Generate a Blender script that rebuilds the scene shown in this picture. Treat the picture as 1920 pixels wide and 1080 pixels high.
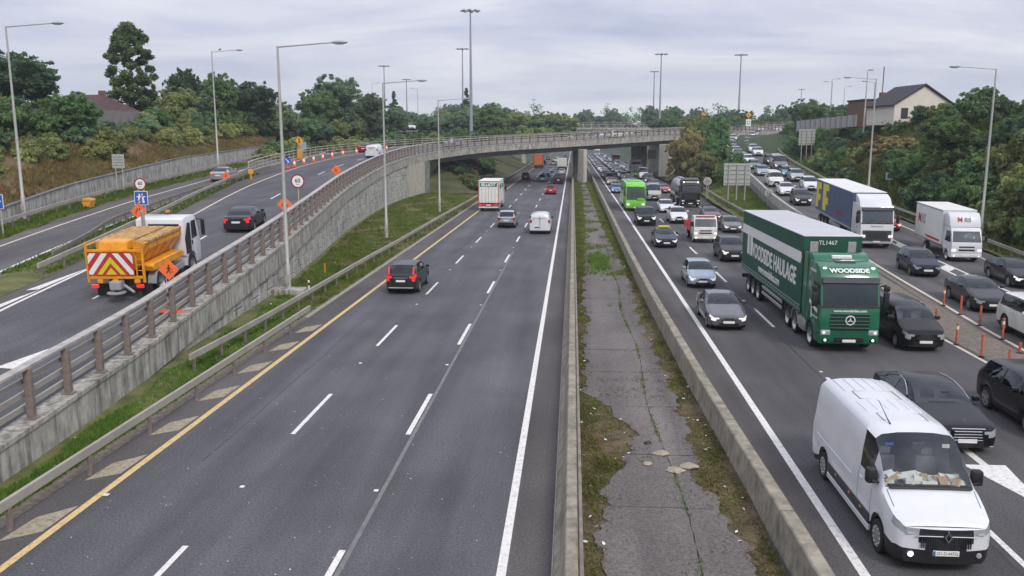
import bpy, bmesh, math, random
import numpy as np
from mathutils import Vector, Matrix
R = math.radians
rng = random.Random(7)
nrg = np.random.default_rng(11)
scene = bpy.context.scene
for o in list(bpy.data.objects):
    bpy.data.objects.remove(o)
COL = scene.collection

# ------------------------------------------------------------ camera
cd = bpy.data.cameras.new('camera')
cam = bpy.data.objects.new('camera', cd)
COL.objects.link(cam)
cam.location = (0, 0, 8.9)
cam.rotation_euler = (R(90 - 9.9957), 0, R(4.0138))
cd.sensor_width = 36.0
cd.lens = 30.0
cd.clip_start = 0.3
cd.clip_end = 9000
scene.camera = cam

# ------------------------------------------------------------ sky and sun (light overcast, late summer afternoon)
SUN_EL, SUN_AZ = R(42), R(150)          # azimuth measured clockwise from +Y: behind the camera, to its right
world = bpy.data.worlds.new('World')
scene.world = world
world.use_nodes = True
wt = world.node_tree
wt.nodes.clear()
def wn(t, **kw):
    n = wt.nodes.new(t)
    for k, v in kw.items():
        setattr(n, k, v)
    return n
w_out = wn('ShaderNodeOutputWorld')
w_bg = wn('ShaderNodeBackground')
w_bg.inputs['Strength'].default_value = 0.1
w_sky = wn('ShaderNodeTexSky', sky_type='NISHITA', sun_disc=False)
w_sky.sun_elevation = SUN_EL
w_sky.sun_rotation = SUN_AZ
w_sky.dust_density = 2.5
w_tc = wn('ShaderNodeTexCoord')
w_sep = wn('ShaderNodeSeparateXYZ')
wt.links.new(w_tc.outputs['Generated'], w_sep.inputs[0])
# cloud deck: project the view direction on a flat layer so that clouds flatten towards the horizon
w_add = wn('ShaderNodeMath', operation='ADD'); w_add.inputs[1].default_value = 0.16
w_abs = wn('ShaderNodeMath', operation='ABSOLUTE')
wt.links.new(w_sep.outputs['Z'], w_abs.inputs[0])
wt.links.new(w_abs.outputs[0], w_add.inputs[0])
w_dx = wn('ShaderNodeMath', operation='DIVIDE'); w_dy = wn('ShaderNodeMath', operation='DIVIDE')
wt.links.new(w_sep.outputs['X'], w_dx.inputs[0]); wt.links.new(w_add.outputs[0], w_dx.inputs[1])
wt.links.new(w_sep.outputs['Y'], w_dy.inputs[0]); wt.links.new(w_add.outputs[0], w_dy.inputs[1])
w_comb = wn('ShaderNodeCombineXYZ')
wt.links.new(w_dx.outputs[0], w_comb.inputs[0]); wt.links.new(w_dy.outputs[0], w_comb.inputs[1])
w_n1 = wn('ShaderNodeTexNoise'); w_n1.inputs['Scale'].default_value = 0.9; w_n1.inputs['Detail'].default_value = 7; w_n1.inputs['Roughness'].default_value = 0.58; w_n1.inputs['Distortion'].default_value = 0.5
w_map = wn('ShaderNodeMapping'); w_map.inputs['Location'].default_value = (3.3, 1.7, 0); w_map.inputs['Scale'].default_value = (0.8, 1.25, 1)
wt.links.new(w_comb.outputs[0], w_map.inputs[0]); wt.links.new(w_map.outputs[0], w_n1.inputs['Vector'])
w_ramp = wn('ShaderNodeValToRGB')
cr = w_ramp.color_ramp
cr.elements[0].position = 0.34; cr.elements[0].color = (3.85, 4.15, 5.45, 1)
cr.elements[1].position = 0.63; cr.elements[1].color = (6.6, 6.65, 7.2, 1)
e = cr.elements.new(0.49); e.color = (5.15, 5.3, 6.35, 1)
wt.links.new(w_n1.outputs['Fac'], w_ramp.inputs[0])
# pale greenish-white band low over the horizon
w_hr = wn('ShaderNodeMapRange'); w_hr.inputs['From Min'].default_value = 0.0; w_hr.inputs['From Max'].default_value = 0.10
w_hr.inputs['To Min'].default_value = 0.75; w_hr.inputs['To Max'].default_value = 0.0
wt.links.new(w_abs.outputs[0], w_hr.inputs['Value'])
w_n2 = wn('ShaderNodeTexNoise'); w_n2.inputs['Scale'].default_value = 1.0; w_n2.inputs['Detail'].default_value = 4
w_map2 = wn('ShaderNodeMapping'); w_map2.inputs['Scale'].default_value = (1.6, 1.6, 48)
wt.links.new(w_tc.outputs['Generated'], w_map2.inputs[0]); wt.links.new(w_map2.outputs[0], w_n2.inputs['Vector'])
w_r2 = wn('ShaderNodeValToRGB')
w_r2.color_ramp.elements[0].position = 0.36; w_r2.color_ramp.elements[0].color = (4.3, 4.85, 5.6, 1)
w_r2.color_ramp.elements[1].position = 0.60; w_r2.color_ramp.elements[1].color = (6.5, 6.7, 6.9, 1)
wt.links.new(w_n2.outputs['Fac'], w_r2.inputs[0])
w_mixh = wn('ShaderNodeMix', data_type='RGBA')
wt.links.new(w_hr.outputs[0], w_mixh.inputs['Factor']); wt.links.new(w_ramp.outputs[0], w_mixh.inputs['A']); wt.links.new(w_r2.outputs[0], w_mixh.inputs['B'])
# an overcast sky is brighter overhead than at the horizon
w_zen = wn('ShaderNodeMapRange'); w_zen.inputs['From Min'].default_value = 0.12; w_zen.inputs['From Max'].default_value = 1.0
w_zen.inputs['To Min'].default_value = 1.0; w_zen.inputs['To Max'].default_value = 1.7
wt.links.new(w_abs.outputs[0], w_zen.inputs['Value'])
w_mul = wn('ShaderNodeMix', data_type='RGBA', blend_type='MULTIPLY'); w_mul.inputs['Factor'].default_value = 1.0
wt.links.new(w_mixh.outputs['Result'], w_mul.inputs['A']); wt.links.new(w_zen.outputs[0], w_mul.inputs['B'])
w_mix = wn('ShaderNodeMix', data_type='RGBA'); w_mix.inputs['Factor'].default_value = 0.92
wt.links.new(w_sky.outputs[0], w_mix.inputs['A']); wt.links.new(w_mul.outputs['Result'], w_mix.inputs['B'])
wt.links.new(w_mix.outputs['Result'], w_bg.inputs['Color'])
wt.links.new(w_bg.outputs[0], w_out.inputs[0])

sd = bpy.data.lights.new('sun', 'SUN')
sd.energy = 1.5
sd.angle = R(14)
sd.color = (1.0, 0.95, 0.88)
sun = bpy.data.objects.new('sun', sd)
COL.objects.link(sun)
dvec = Vector((math.sin(SUN_AZ) * math.cos(SUN_EL), math.cos(SUN_AZ) * math.cos(SUN_EL), math.sin(SUN_EL)))
sun.rotation_euler = dvec.to_track_quat('Z', 'Y').to_euler()
sun.location = (0, 0, 60)

vs = scene.view_settings
vs.view_transform = 'Standard'
vs.look = 'None'
vs.exposure = 0.42
vs.gamma = 1.0
vs.use_curve_mapping = False
scene.render.engine = 'CYCLES'

# ------------------------------------------------------------ materials
MATS = {}
def mat(name, col, rough=0.6, metal=0.0, var=0.12, scale=4.0, bump=0.0, bscale=60.0, spec=0.4, col2=None,
        coat=0.0, emis=None, estr=0.0, rnd=0.0, detail=5, stretch=None, ramp=(0.35, 0.68)):
    m = bpy.data.materials.new(name)
    m.use_nodes = True
    nt = m.node_tree
    b = nt.nodes['Principled BSDF']
    c = Vector(col)
    tc = nt.nodes.new('ShaderNodeTexCoord')
    src = tc.outputs['Object']
    if stretch:
        mp = nt.nodes.new('ShaderNodeMapping'); mp.inputs['Scale'].default_value = stretch
        nt.links.new(src, mp.inputs[0]); src = mp.outputs[0]
    nz = nt.nodes.new('ShaderNodeTexNoise'); nz.inputs['Scale'].default_value = scale; nz.inputs['Detail'].default_value = detail
    nz.inputs['Roughness'].default_value = 0.62
    nt.links.new(src, nz.inputs['Vector'])
    rp = nt.nodes.new('ShaderNodeValToRGB')
    lo = c * (1 - var); hi = Vector(col2) if col2 else c * (1 + var)
    rp.color_ramp.elements[0].position = ramp[0]; rp.color_ramp.elements[0].color = (*lo, 1)
    rp.color_ramp.elements[1].position = ramp[1]; rp.color_ramp.elements[1].color = (*hi, 1)
    nt.links.new(nz.outputs['Fac'], rp.inputs[0])
    out = rp.outputs[0]
    if rnd:
        oi = nt.nodes.new('ShaderNodeObjectInfo')
        hs = nt.nodes.new('ShaderNodeHueSaturation')
        mr = nt.nodes.new('ShaderNodeMapRange'); mr.inputs['To Min'].default_value = 1 - rnd; mr.inputs['To Max'].default_value = 1 + rnd
        nt.links.new(oi.outputs['Random'], mr.inputs['Value']); nt.links.new(mr.outputs[0], hs.inputs['Value'])
        nt.links.new(out, hs.inputs['Color']); out = hs.outputs[0]
    nt.links.new(out, b.inputs['Base Color'])
    b.inputs['Roughness'].default_value = rough
    b.inputs['Metallic'].default_value = metal
    b.inputs['Specular IOR Level'].default_value = spec
    b.inputs['Coat Weight'].default_value = coat
    b.inputs['Coat Roughness'].default_value = 0.06
    if bump:
        n2 = nt.nodes.new('ShaderNodeTexNoise'); n2.inputs['Scale'].default_value = bscale; n2.inputs['Detail'].default_value = 3
        nt.links.new(tc.outputs['Object'], n2.inputs['Vector'])
        bp = nt.nodes.new('ShaderNodeBump'); bp.inputs['Strength'].default_value = bump; bp.inputs['Distance'].default_value = 0.02
        nt.links.new(n2.outputs['Fac'], bp.inputs['Height']); nt.links.new(bp.outputs[0], b.inputs['Normal'])
    if emis:
        b.inputs['Emission Color'].default_value = (*emis, 1); b.inputs['Emission Strength'].default_value = estr
    MATS[name] = m
    return m

def asphalt(name, col, speck=0.5, track=0.0, tracks=()):
    """asphalt: aggregate speckle, broad patches, slightly polished and oil-stained wheel tracks along Y"""
    m = bpy.data.materials.new(name); m.use_nodes = True
    nt = m.node_tree; b = nt.nodes['Principled BSDF']
    tc = nt.nodes.new('ShaderNodeTexCoord')
    n1 = nt.nodes.new('ShaderNodeTexNoise'); n1.inputs['Scale'].default_value = 17; n1.inputs['Detail'].default_value = 5; n1.inputs['Roughness'].default_value = 0.85
    nt.links.new(tc.outputs['Object'], n1.inputs['Vector'])
    mp = nt.nodes.new('ShaderNodeMapping'); mp.inputs['Scale'].default_value = (0.75, 0.05, 0.5)
    nt.links.new(tc.outputs['Object'], mp.inputs[0])
    n2 = nt.nodes.new('ShaderNodeTexNoise'); n2.inputs['Scale'].default_value = 1.1; n2.inputs['Detail'].default_value = 5
    nt.links.new(mp.outputs[0], n2.inputs['Vector'])
    c = Vector(col)
    r1 = nt.nodes.new('ShaderNodeValToRGB')
    r1.color_ramp.elements[0].position = 0.30; r1.color_ramp.elements[0].color = (*(c * (1 - speck * .8)), 1)
    r1.color_ramp.elements[1].position = 0.70; r1.color_ramp.elements[1].color = (*(c * (1 + speck)), 1)
    nt.links.new(n1.outputs['Fac'], r1.inputs[0])
    r2 = nt.nodes.new('ShaderNodeValToRGB')
    r2.color_ramp.elements[0].position = 0.30; r2.color_ramp.elements[0].color = (0.72, 0.72, 0.74, 1)
    r2.color_ramp.elements[1].position = 0.70; r2.color_ramp.elements[1].color = (1.2, 1.2, 1.2, 1)
    nt.links.new(n2.outputs['Fac'], r2.inputs[0])
    mx = nt.nodes.new('ShaderNodeMix'); mx.data_type = 'RGBA'; mx.blend_type = 'MULTIPLY'; mx.inputs['Factor'].default_value = 1
    nt.links.new(r1.outputs[0], mx.inputs['A']); nt.links.new(r2.outputs[0], mx.inputs['B'])
    out = mx.outputs['Result']
    n3 = nt.nodes.new('ShaderNodeTexNoise'); n3.inputs['Scale'].default_value = 0.22; n3.inputs['Detail'].default_value = 6
    nt.links.new(tc.outputs['Object'], n3.inputs['Vector'])
    r3 = nt.nodes.new('ShaderNodeValToRGB')
    r3.color_ramp.elements[0].position = 0.35; r3.color_ramp.elements[0].color = (0.86, 0.85, 0.84, 1)
    r3.color_ramp.elements[1].position = 0.65; r3.color_ramp.elements[1].color = (1.1, 1.1, 1.1, 1)
    nt.links.new(n3.outputs['Fac'], r3.inputs[0])
    m3 = nt.nodes.new('ShaderNodeMix'); m3.data_type = 'RGBA'; m3.blend_type = 'MULTIPLY'; m3.inputs['Factor'].default_value = 1
    nt.links.new(out, m3.inputs['A']); nt.links.new(r3.outputs[0], m3.inputs['B'])
    nt.links.new(m3.outputs['Result'], b.inputs['Base Color'])
    b.inputs['Roughness'].default_value = 0.88
    b.inputs['Specular IOR Level'].default_value = 0.22
    bp = nt.nodes.new('ShaderNodeBump'); bp.inputs['Strength'].default_value = 0.35; bp.inputs['Distance'].default_value = 0.01
    nt.links.new(n1.outputs['Fac'], bp.inputs['Height']); nt.links.new(bp.outputs[0], b.inputs['Normal'])
    MATS[name] = m
    return m

def paint_line(name, col, wear=0.5):
    """road paint that has worn through to the asphalt in patches"""
    m = bpy.data.materials.new(name); m.use_nodes = True
    nt = m.node_tree; b = nt.nodes['Principled BSDF']
    tc = nt.nodes.new('ShaderNodeTexCoord')
    n1 = nt.nodes.new('ShaderNodeTexNoise'); n1.inputs['Scale'].default_value = 7; n1.inputs['Detail'].default_value = 8; n1.inputs['Roughness'].default_value = 0.75
    nt.links.new(tc.outputs['Object'], n1.inputs['Vector'])
    r = nt.nodes.new('ShaderNodeValToRGB')
    r.color_ramp.elements[0].position = 0.25 + 0.16 * wear; r.color_ramp.elements[0].color = (*(Vector(col) * (1 - .55 * wear)), 1)
    r.color_ramp.elements[1].position = 0.42 + 0.12 * wear; r.color_ramp.elements[1].color = (*col, 1)
    nt.links.new(n1.outputs['Fac'], r.inputs[0]); nt.links.new(r.outputs[0], b.inputs['Base Color'])
    b.inputs['Roughness'].default_value = 0.7
    MATS[name] = m
    return m

def concrete(name, col, streak=0.5, stretch=(1.3, 1.3, 0.16), blot=0.35):
    """weathered concrete with dark run-off streaks down the faces and blotches"""
    m = bpy.data.materials.new(name); m.use_nodes = True
    nt = m.node_tree; b = nt.nodes['Principled BSDF']
    tc = nt.nodes.new('ShaderNodeTexCoord')
    mp = nt.nodes.new('ShaderNodeMapping'); mp.inputs['Scale'].default_value = stretch
    nt.links.new(tc.outputs['Object'], mp.inputs[0])
    n1 = nt.nodes.new('ShaderNodeTexNoise'); n1.inputs['Scale'].default_value = 3.2; n1.inputs['Detail'].default_value = 6; n1.inputs['Roughness'].default_value = 0.65
    nt.links.new(mp.outputs[0], n1.inputs['Vector'])
    n2 = nt.nodes.new('ShaderNodeTexNoise'); n2.inputs['Scale'].default_value = 1.7; n2.inputs['Detail'].default_value = 8; n2.inputs['Roughness'].default_value = 0.7
    nt.links.new(tc.outputs['Object'], n2.inputs['Vector'])
    c = Vector(col)
    r1 = nt.nodes.new('ShaderNodeValToRGB')
    r1.color_ramp.elements[0].position = 0.36; r1.color_ramp.elements[0].color = (*(c * (1 - streak)), 1)
    r1.color_ramp.elements[1].position = 0.58; r1.color_ramp.elements[1].color = (*(c * 1.08), 1)
    nt.links.new(n1.outputs['Fac'], r1.inputs[0])
    r2 = nt.nodes.new('ShaderNodeValToRGB')
    r2.color_ramp.elements[0].position = 0.32; r2.color_ramp.elements[0].color = (1 - blot, 1 - blot, 1 - blot * 1.1, 1)
    r2.color_ramp.elements[1].position = 0.62; r2.color_ramp.elements[1].color = (1.08, 1.07, 1.05, 1)
    nt.links.new(n2.outputs['Fac'], r2.inputs[0])
    mx = nt.nodes.new('ShaderNodeMix'); mx.data_type = 'RGBA'; mx.blend_type = 'MULTIPLY'; mx.inputs['Factor'].default_value = 1
    nt.links.new(r1.outputs[0], mx.inputs['A']); nt.links.new(r2.outputs[0], mx.inputs['B'])
    nt.links.new(mx.outputs['Result'], b.inputs['Base Color'])
    b.inputs['Roughness'].default_value = 0.9
    b.inputs['Specular IOR Level'].default_value = 0.2
    bp = nt.nodes.new('ShaderNodeBump'); bp.inputs['Strength'].default_value = 0.3; bp.inputs['Distance'].default_value = 0.03
    nt.links.new(n2.outputs['Fac'], bp.inputs['Height']); nt.links.new(bp.outputs[0], b.inputs['Normal'])
    MATS[name] = m
    return m

def foliage(name, dark, light, rnd=0.22):
    m = bpy.data.materials.new(name); m.use_nodes = True
    nt = m.node_tree; nt.nodes.clear()
    out = nt.nodes.new('ShaderNodeOutputMaterial')
    df = nt.nodes.new('ShaderNodeBsdfDiffuse'); tr = nt.nodes.new('ShaderNodeBsdfTranslucent')
    mix = nt.nodes.new('ShaderNodeMixShader'); mix.inputs[0].default_value = 0.40
    tc = nt.nodes.new('ShaderNodeTexCoord'); geo = nt.nodes.new('ShaderNodeNewGeometry')
    nz = nt.nodes.new('ShaderNodeTexNoise'); nz.inputs['Scale'].default_value = 0.55; nz.inputs['Detail'].default_value = 5; nz.inputs['Roughness'].default_value = 0.7
    nt.links.new(geo.outputs['Position'], nz.inputs['Vector'])
    rp = nt.nodes.new('ShaderNodeValToRGB')
    rp.color_ramp.elements[0].position = 0.34; rp.color_ramp.elements[0].color = (*dark, 1)
    rp.color_ramp.elements[1].position = 0.68; rp.color_ramp.elements[1].color = (*light, 1)
    nt.links.new(nz.outputs['Fac'], rp.inputs[0])
    ad = nt.nodes.new('ShaderNodeMath'); ad.operation = 'MULTIPLY_ADD'; ad.inputs[1].default_value = 0.5; ad.inputs[2].default_value = 0.75
    nt.links.new(geo.outputs['Random Per Island'], ad.inputs[0])
    oi = nt.nodes.new('ShaderNodeObjectInfo')
    mr = nt.nodes.new('ShaderNodeMapRange'); mr.inputs['To Min'].default_value = 1 - rnd; mr.inputs['To Max'].default_value = 1 + rnd
    nt.links.new(oi.outputs['Random'], mr.inputs['Value'])
    mu = nt.nodes.new('ShaderNodeMath'); mu.operation = 'MULTIPLY'
    nt.links.new(ad.outputs[0], mu.inputs[0]); nt.links.new(mr.outputs[0], mu.inputs[1])
    hs = nt.nodes.new('ShaderNodeHueSaturation')
    mh = nt.nodes.new('ShaderNodeMapRange'); mh.inputs['To Min'].default_value = 0.485; mh.inputs['To Max'].default_value = 0.515
    nt.links.new(oi.outputs['Random'], mh.inputs['Value']); nt.links.new(mh.outputs[0], hs.inputs['Hue'])
    nt.links.new(mu.outputs[0], hs.inputs['Value']); nt.links.new(rp.outputs[0], hs.inputs['Color'])
    nt.links.new(hs.outputs[0], df.inputs[0]); nt.links.new(hs.outputs[0], tr.inputs[0])
    nt.links.new(df.outputs[0], mix.inputs[1]); nt.links.new(tr.outputs[0], mix.inputs[2]); nt.links.new(mix.outputs[0], out.inputs[0])
    MATS[name] = m
    return m

def glass(name, tint, rough=0.02):
    m = bpy.data.materials.new(name); m.use_nodes = True
    nt = m.node_tree; nt.nodes.clear()
    out = nt.nodes.new('ShaderNodeOutputMaterial')
    tr = nt.nodes.new('ShaderNodeBsdfTransparent'); tr.inputs[0].default_value = (*tint, 1)
    gl = nt.nodes.new('ShaderNodeBsdfGlossy'); gl.inputs['Roughness'].default_value = rough; gl.inputs[0].default_value = (0.9, 0.95, 1, 1)
    fr = nt.nodes.new('ShaderNodeFresnel'); fr.inputs[0].default_value = 1.42
    tc = nt.nodes.new('ShaderNodeTexCoord'); nz = nt.nodes.new('ShaderNodeTexNoise'); nz.inputs['Scale'].default_value = 1.3
    nt.links.new(tc.outputs['Object'], nz.inputs['Vector'])
    mu = nt.nodes.new('ShaderNodeMath'); mu.operation = 'MULTIPLY_ADD'; mu.inputs[1].default_value = 0.08
    nt.links.new(nz.outputs['Fac'], mu.inputs[0]); nt.links.new(fr.outputs[0], mu.inputs[2])
    mx = nt.nodes.new('ShaderNodeMixShader')
    nt.links.new(mu.outputs[0], mx.inputs[0]); nt.links.new(tr.outputs[0], mx.inputs[1]); nt.links.new(gl.outputs[0], mx.inputs[2])
    nt.links.new(mx.outputs[0], out.inputs[0])
    MATS[name] = m
    return m

asphalt('asphalt', (0.094, 0.094, 0.101), .75)
asphalt('asphalt_right', (0.085, 0.082, 0.084), .75)
asphalt('asphalt_slip', (0.105, 0.100, 0.101), .7)
asphalt('asphalt_shoulder', (0.094, 0.087, 0.085), 0.7)
asphalt('asphalt_median', (0.138, 0.124, 0.115), 0.8)
mat('crack_sealant', (0.055, 0.055, 0.058), 0.6, var=0.2, scale=3)
mat('joint_grey', (0.17, 0.17, 0.165), 0.8, var=0.2, scale=3)
paint_line('line_white', (0.72, 0.70, 0.66), 0.7)
paint_line('line_yellow', (0.64, 0.47, 0.20), 0.75)
paint_line('hatch_tan', (0.36, 0.315, 0.215), 0.9)
paint_line('line_cream', (0.60, 0.52, 0.40), 0.6)
concrete('concrete_beam', (0.42, 0.405, 0.37), 0.55)
concrete('concrete_panel', (0.47, 0.465, 0.44), 0.35, blot=0.45)
concrete('concrete_panel_b', (0.43, 0.425, 0.41), 0.4, blot=0.5)
concrete('concrete_panel_c', (0.49, 0.48, 0.45), 0.35, blot=0.4)
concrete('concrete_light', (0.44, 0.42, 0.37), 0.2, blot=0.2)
concrete('concrete_barrier', (0.30, 0.275, 0.225), 0.3, stretch=(1.0, 1.0, 0.6), blot=0.35)
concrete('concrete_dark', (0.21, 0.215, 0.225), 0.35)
concrete('concrete_wall_grey', (0.42, 0.42, 0.40), 0.45)
mat('joint_dark', (0.07, 0.068, 0.06), 0.95, var=0.2)
mat('galvanised', (0.44, 0.41, 0.37), 0.55, 0.25, var=0.22, scale=2.5, spec=0.4)
mat('galvanised_dull', (0.215, 0.185, 0.155), 0.62, 0.15, var=0.25, scale=3)
mat('rail_steel', (0.39, 0.365, 0.325), 0.5, 0.25, var=0.12, scale=.8)
mat('post_steel', (0.215, 0.175, 0.155), 0.6, 0.1, var=0.25, scale=4)
mat('pole_steel', (0.42, 0.42, 0.385), 0.5, 0.2, var=0.12, scale=1.2)
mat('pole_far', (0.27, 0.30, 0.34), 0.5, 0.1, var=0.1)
mat('lamp_head', (0.33, 0.36, 0.38), 0.4, 0.1, var=0.1)
mat('lamp_lens', (0.5, 0.52, 0.52), 0.2, 0.0, var=0.05)
mat('sign_back', (0.40, 0.42, 0.385), 0.5, 0.1, var=0.08, scale=2)
mat('sign_rib', (0.22, 0.23, 0.22), 0.6, var=0.15)
mat('sign_white', (0.78, 0.78, 0.76), 0.45, var=0.05)
mat('sign_red', (0.27, 0.018, 0.022), 0.45, var=0.1)
mat('sign_black', (0.02, 0.02, 0.022), 0.5, var=0.1)
mat('sign_blue', (0.035, 0.11, 0.47), 0.45, var=0.1)
mat('sign_green', (0.012, 0.15, 0.115), 0.5, var=0.1)
mat('sign_orange', (0.85, 0.17, 0.045), 0.5, var=0.08)
mat('sign_amber', (0.78, 0.33, 0.02), 0.5, var=0.08)
mat('cone_orange', (0.78, 0.10, 0.03), 0.5, var=0.15, scale=8)
mat('bollard_orange', (0.55, 0.115, 0.06), 0.55, var=0.25, scale=6)
mat('grit_yellow', (0.62, 0.29, 0.025), 0.6, var=0.15)
mat('soil', (0.10, 0.075, 0.05), 0.95, var=0.3, scale=2.0, bump=0.6, bscale=20)
mat('verge', (0.105, 0.128, 0.034), 0.95, var=0.38, scale=0.9, bump=0.6, bscale=25, col2=(0.17, 0.165, 0.06), detail=8)
mat('median_soil', (0.095, 0.088, 0.038), 0.95, var=0.4, scale=1.4, bump=0.7, bscale=30, col2=(0.165, 0.125, 0.07), detail=9)
mat('bank_brown', (0.135, 0.105, 0.042), 0.95, var=0.35, scale=0.5, bump=0.8, bscale=8, col2=(0.20, 0.125, 0.065), detail=9)
mat('bank_green', (0.062, 0.082, 0.025), 0.95, var=0.4, scale=0.3, bump=0.8, bscale=6, col2=(0.12, 0.11, 0.04), detail=9)
mat('far_green', (0.045, 0.065, 0.03), 0.95, var=0.3, scale=0.05)
mat('gravel', (0.175, 0.15, 0.12), 0.95, var=0.3, scale=6, bump=0.7, bscale=40)
mat('kerb', (0.30, 0.28, 0.25), 0.85, var=0.2, scale=4)
mat('rock', (0.17, 0.155, 0.135), 0.9, var=0.35, scale=3, bump=0.8, bscale=10)
foliage('leaf_green', (0.088, 0.158, 0.070), (0.212, 0.323, 0.126))
foliage('leaf_dark', (0.056, 0.103, 0.062), (0.128, 0.205, 0.101))
foliage('leaf_blue', (0.115, 0.188, 0.117), (0.242, 0.333, 0.186))
foliage('leaf_olive', (0.152, 0.200, 0.077), (0.375, 0.408, 0.165))
foliage('leaf_autumn', (0.223, 0.183, 0.091), (0.409, 0.342, 0.168))
foliage('leaf_yellow', (0.282, 0.287, 0.094), (0.416, 0.446, 0.175))
foliage('grass_blade', (0.079, 0.125, 0.023), (0.204, 0.247, 0.063))
foliage('grass_fresh', (0.079, 0.146, 0.023), (0.192, 0.293, 0.063))
foliage('grass_dry', (0.125, 0.098, 0.037), (0.288, 0.206, 0.100))
foliage('litter_leaf', (0.130, 0.075, 0.035), (0.330, 0.230, 0.150))
mat('bark', (0.085, 0.066, 0.05), 0.9, var=0.3, scale=3, bump=0.6, bscale=15)
mat('litter_white', (0.68, 0.67, 0.64), 0.7, var=0.1)
mat('stone_pale', (0.33, 0.28, 0.215), 0.9, var=0.2, scale=6, bump=0.5)
# vehicles
mat('tyre', (0.018, 0.018, 0.018), 0.8, var=0.2, scale=6)
mat('rim', (0.42, 0.42, 0.42), 0.32, 0.7, var=0.1)
mat('rim_dark', (0.10, 0.10, 0.105), 0.4, 0.5, var=0.1)
mat('trim', (0.017, 0.017, 0.019), 0.5, var=0.2, scale=6)
mat('trim_grey', (0.045, 0.047, 0.052), 0.6, var=0.15, scale=6)
mat('chrome', (0.62, 0.62, 0.64), 0.14, 1.0, var=0.03)
mat('under', (0.012, 0.012, 0.013), 0.9, var=0.2)
mat('interior', (0.055, 0.055, 0.06), 0.8, var=0.2, scale=8)
mat('seat', (0.11, 0.108, 0.11), 0.85, var=0.2, scale=8)
mat('headlight', (0.36, 0.39, 0.40), 0.12, 0.15, var=0.12, scale=14, coat=0.8)
mat('headlight_lit', (0.62, 0.63, 0.63), 0.12, 0.0, var=0.15, scale=14, coat=0.8, emis=(1.0, 0.93, 0.85), estr=0.4)
mat('lamp_lit', (0.9, 0.9, 0.88), 0.2, 0.0, var=0.02, emis=(1.0, 0.95, 0.9), estr=1.6)
mat('tail', (0.30, 0.012, 0.012), 0.2, var=0.1, coat=0.8)
mat('tail_lit', (0.60, 0.02, 0.015), 0.2, var=0.1, coat=0.8, emis=(1.0, 0.05, 0.03), estr=0.35)
mat('amber', (0.60, 0.19, 0.02), 0.3, var=0.1, coat=0.5)
mat('plate', (0.74, 0.74, 0.70), 0.45, var=0.04)
mat('plate_eu', (0.03, 0.10, 0.42), 0.5, var=0.05)
mat('paper', (0.72, 0.72, 0.68), 0.8, var=0.1)
mat('paper_tan', (0.45, 0.32, 0.18), 0.8, var=0.2)
mat('fruit', (0.75, 0.18, 0.05), 0.5, var=0.2)
glass('glass', (0.58, 0.62, 0.63))
glass('glass_dark', (0.22, 0.24, 0.25))
glass('glass_clear', (0.88, 0.91, 0.91))
def paint(name, col, metal=0.35, rough=0.32, coat=0.7, dirt=0.16, spec=0.45):
    return mat('paint_' + name, col, rough, metal, var=dirt, scale=1.4, coat=coat, spec=spec)
paint('white', (0.64, 0.65, 0.67), 0.0, 0.35, 0.5, 0.05)
paint('offwhite', (0.62, 0.62, 0.58), 0.0, 0.4, 0.4)
paint('silver', (0.42, 0.44, 0.46), 0.6, 0.3)
paint('lightblue', (0.30, 0.37, 0.46), 0.5, 0.3)
paint('grey', (0.135, 0.135, 0.14), 0.55, 0.3)
paint('darkgrey', (0.026, 0.028, 0.033), 0.15, 0.3, 0.22, spec=0.3)
paint('black', (0.006, 0.006, 0.008), 0.0, 0.3, 0.18, spec=0.25)
paint('navy', (0.007, 0.010, 0.032), 0.1, 0.28, 0.22, spec=0.3)
paint('blue', (0.03, 0.13, 0.42), 0.3, 0.3)
paint('teal', (0.06, 0.19, 0.25), 0.4, 0.3)
paint('red', (0.36, 0.012, 0.016), 0.3, 0.3)
paint('maroon', (0.10, 0.02, 0.03), 0.4, 0.35)
paint('gold', (0.38, 0.29, 0.17), 0.5, 0.35)
paint('bronze', (0.17, 0.15, 0.12), 0.5, 0.35)
paint('beige', (0.42, 0.40, 0.34), 0.4, 0.35)
paint('lime', (0.16, 0.56, 0.035), 0.05, 0.35, 0.6)
paint('haulage_green', (0.006, 0.122, 0.058), 0.05, 0.34, 0.6, 0.12)
mat('curtain_green', (0.008, 0.072, 0.042), 0.55, var=0.14, scale=1.3)
mat('curtain_blue', (0.065, 0.095, 0.17), 0.55, var=0.14, scale=1.3)
mat('trailer_roof', (0.58, 0.58, 0.60), 0.55, var=0.12, scale=1.2, stretch=(6, 0.3, 1))
mat('graphic_white', (0.74, 0.74, 0.72), 0.5, var=0.05)
mat('graphic_yellow', (0.66, 0.58, 0.06), 0.5, var=0.1)
mat('graphic_red', (0.48, 0.03, 0.03), 0.5, var=0.1)
mat('graphic_green', (0.008, 0.16, 0.085), 0.5, var=0.1)
mat('graphic_grey', (0.30, 0.30, 0.31), 0.5, var=0.1)
mat('box_white', (0.70, 0.70, 0.66), 0.5, var=0.07, scale=1.4)
mat('box_orange', (0.55, 0.10, 0.03), 0.55, var=0.15)
mat('gritter_yellow', (0.74, 0.30, 0.012), 0.5, var=0.16, scale=2.2, coat=0.2)
mat('gritter_worn', (0.56, 0.25, 0.04), 0.75, var=0.5, scale=4, col2=(0.60, 0.40, 0.17))
mat('salt_dirty', (0.30, 0.24, 0.16), 0.9, var=0.4, scale=4)
mat('flatbed_red', (0.36, 0.03, 0.03), 0.5, var=0.2, scale=3)
mat('chassis', (0.022, 0.022, 0.024), 0.7, var=0.3, scale=3)
mat('tank_steel', (0.42, 0.45, 0.47), 0.28, 0.7, var=0.1)
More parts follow.
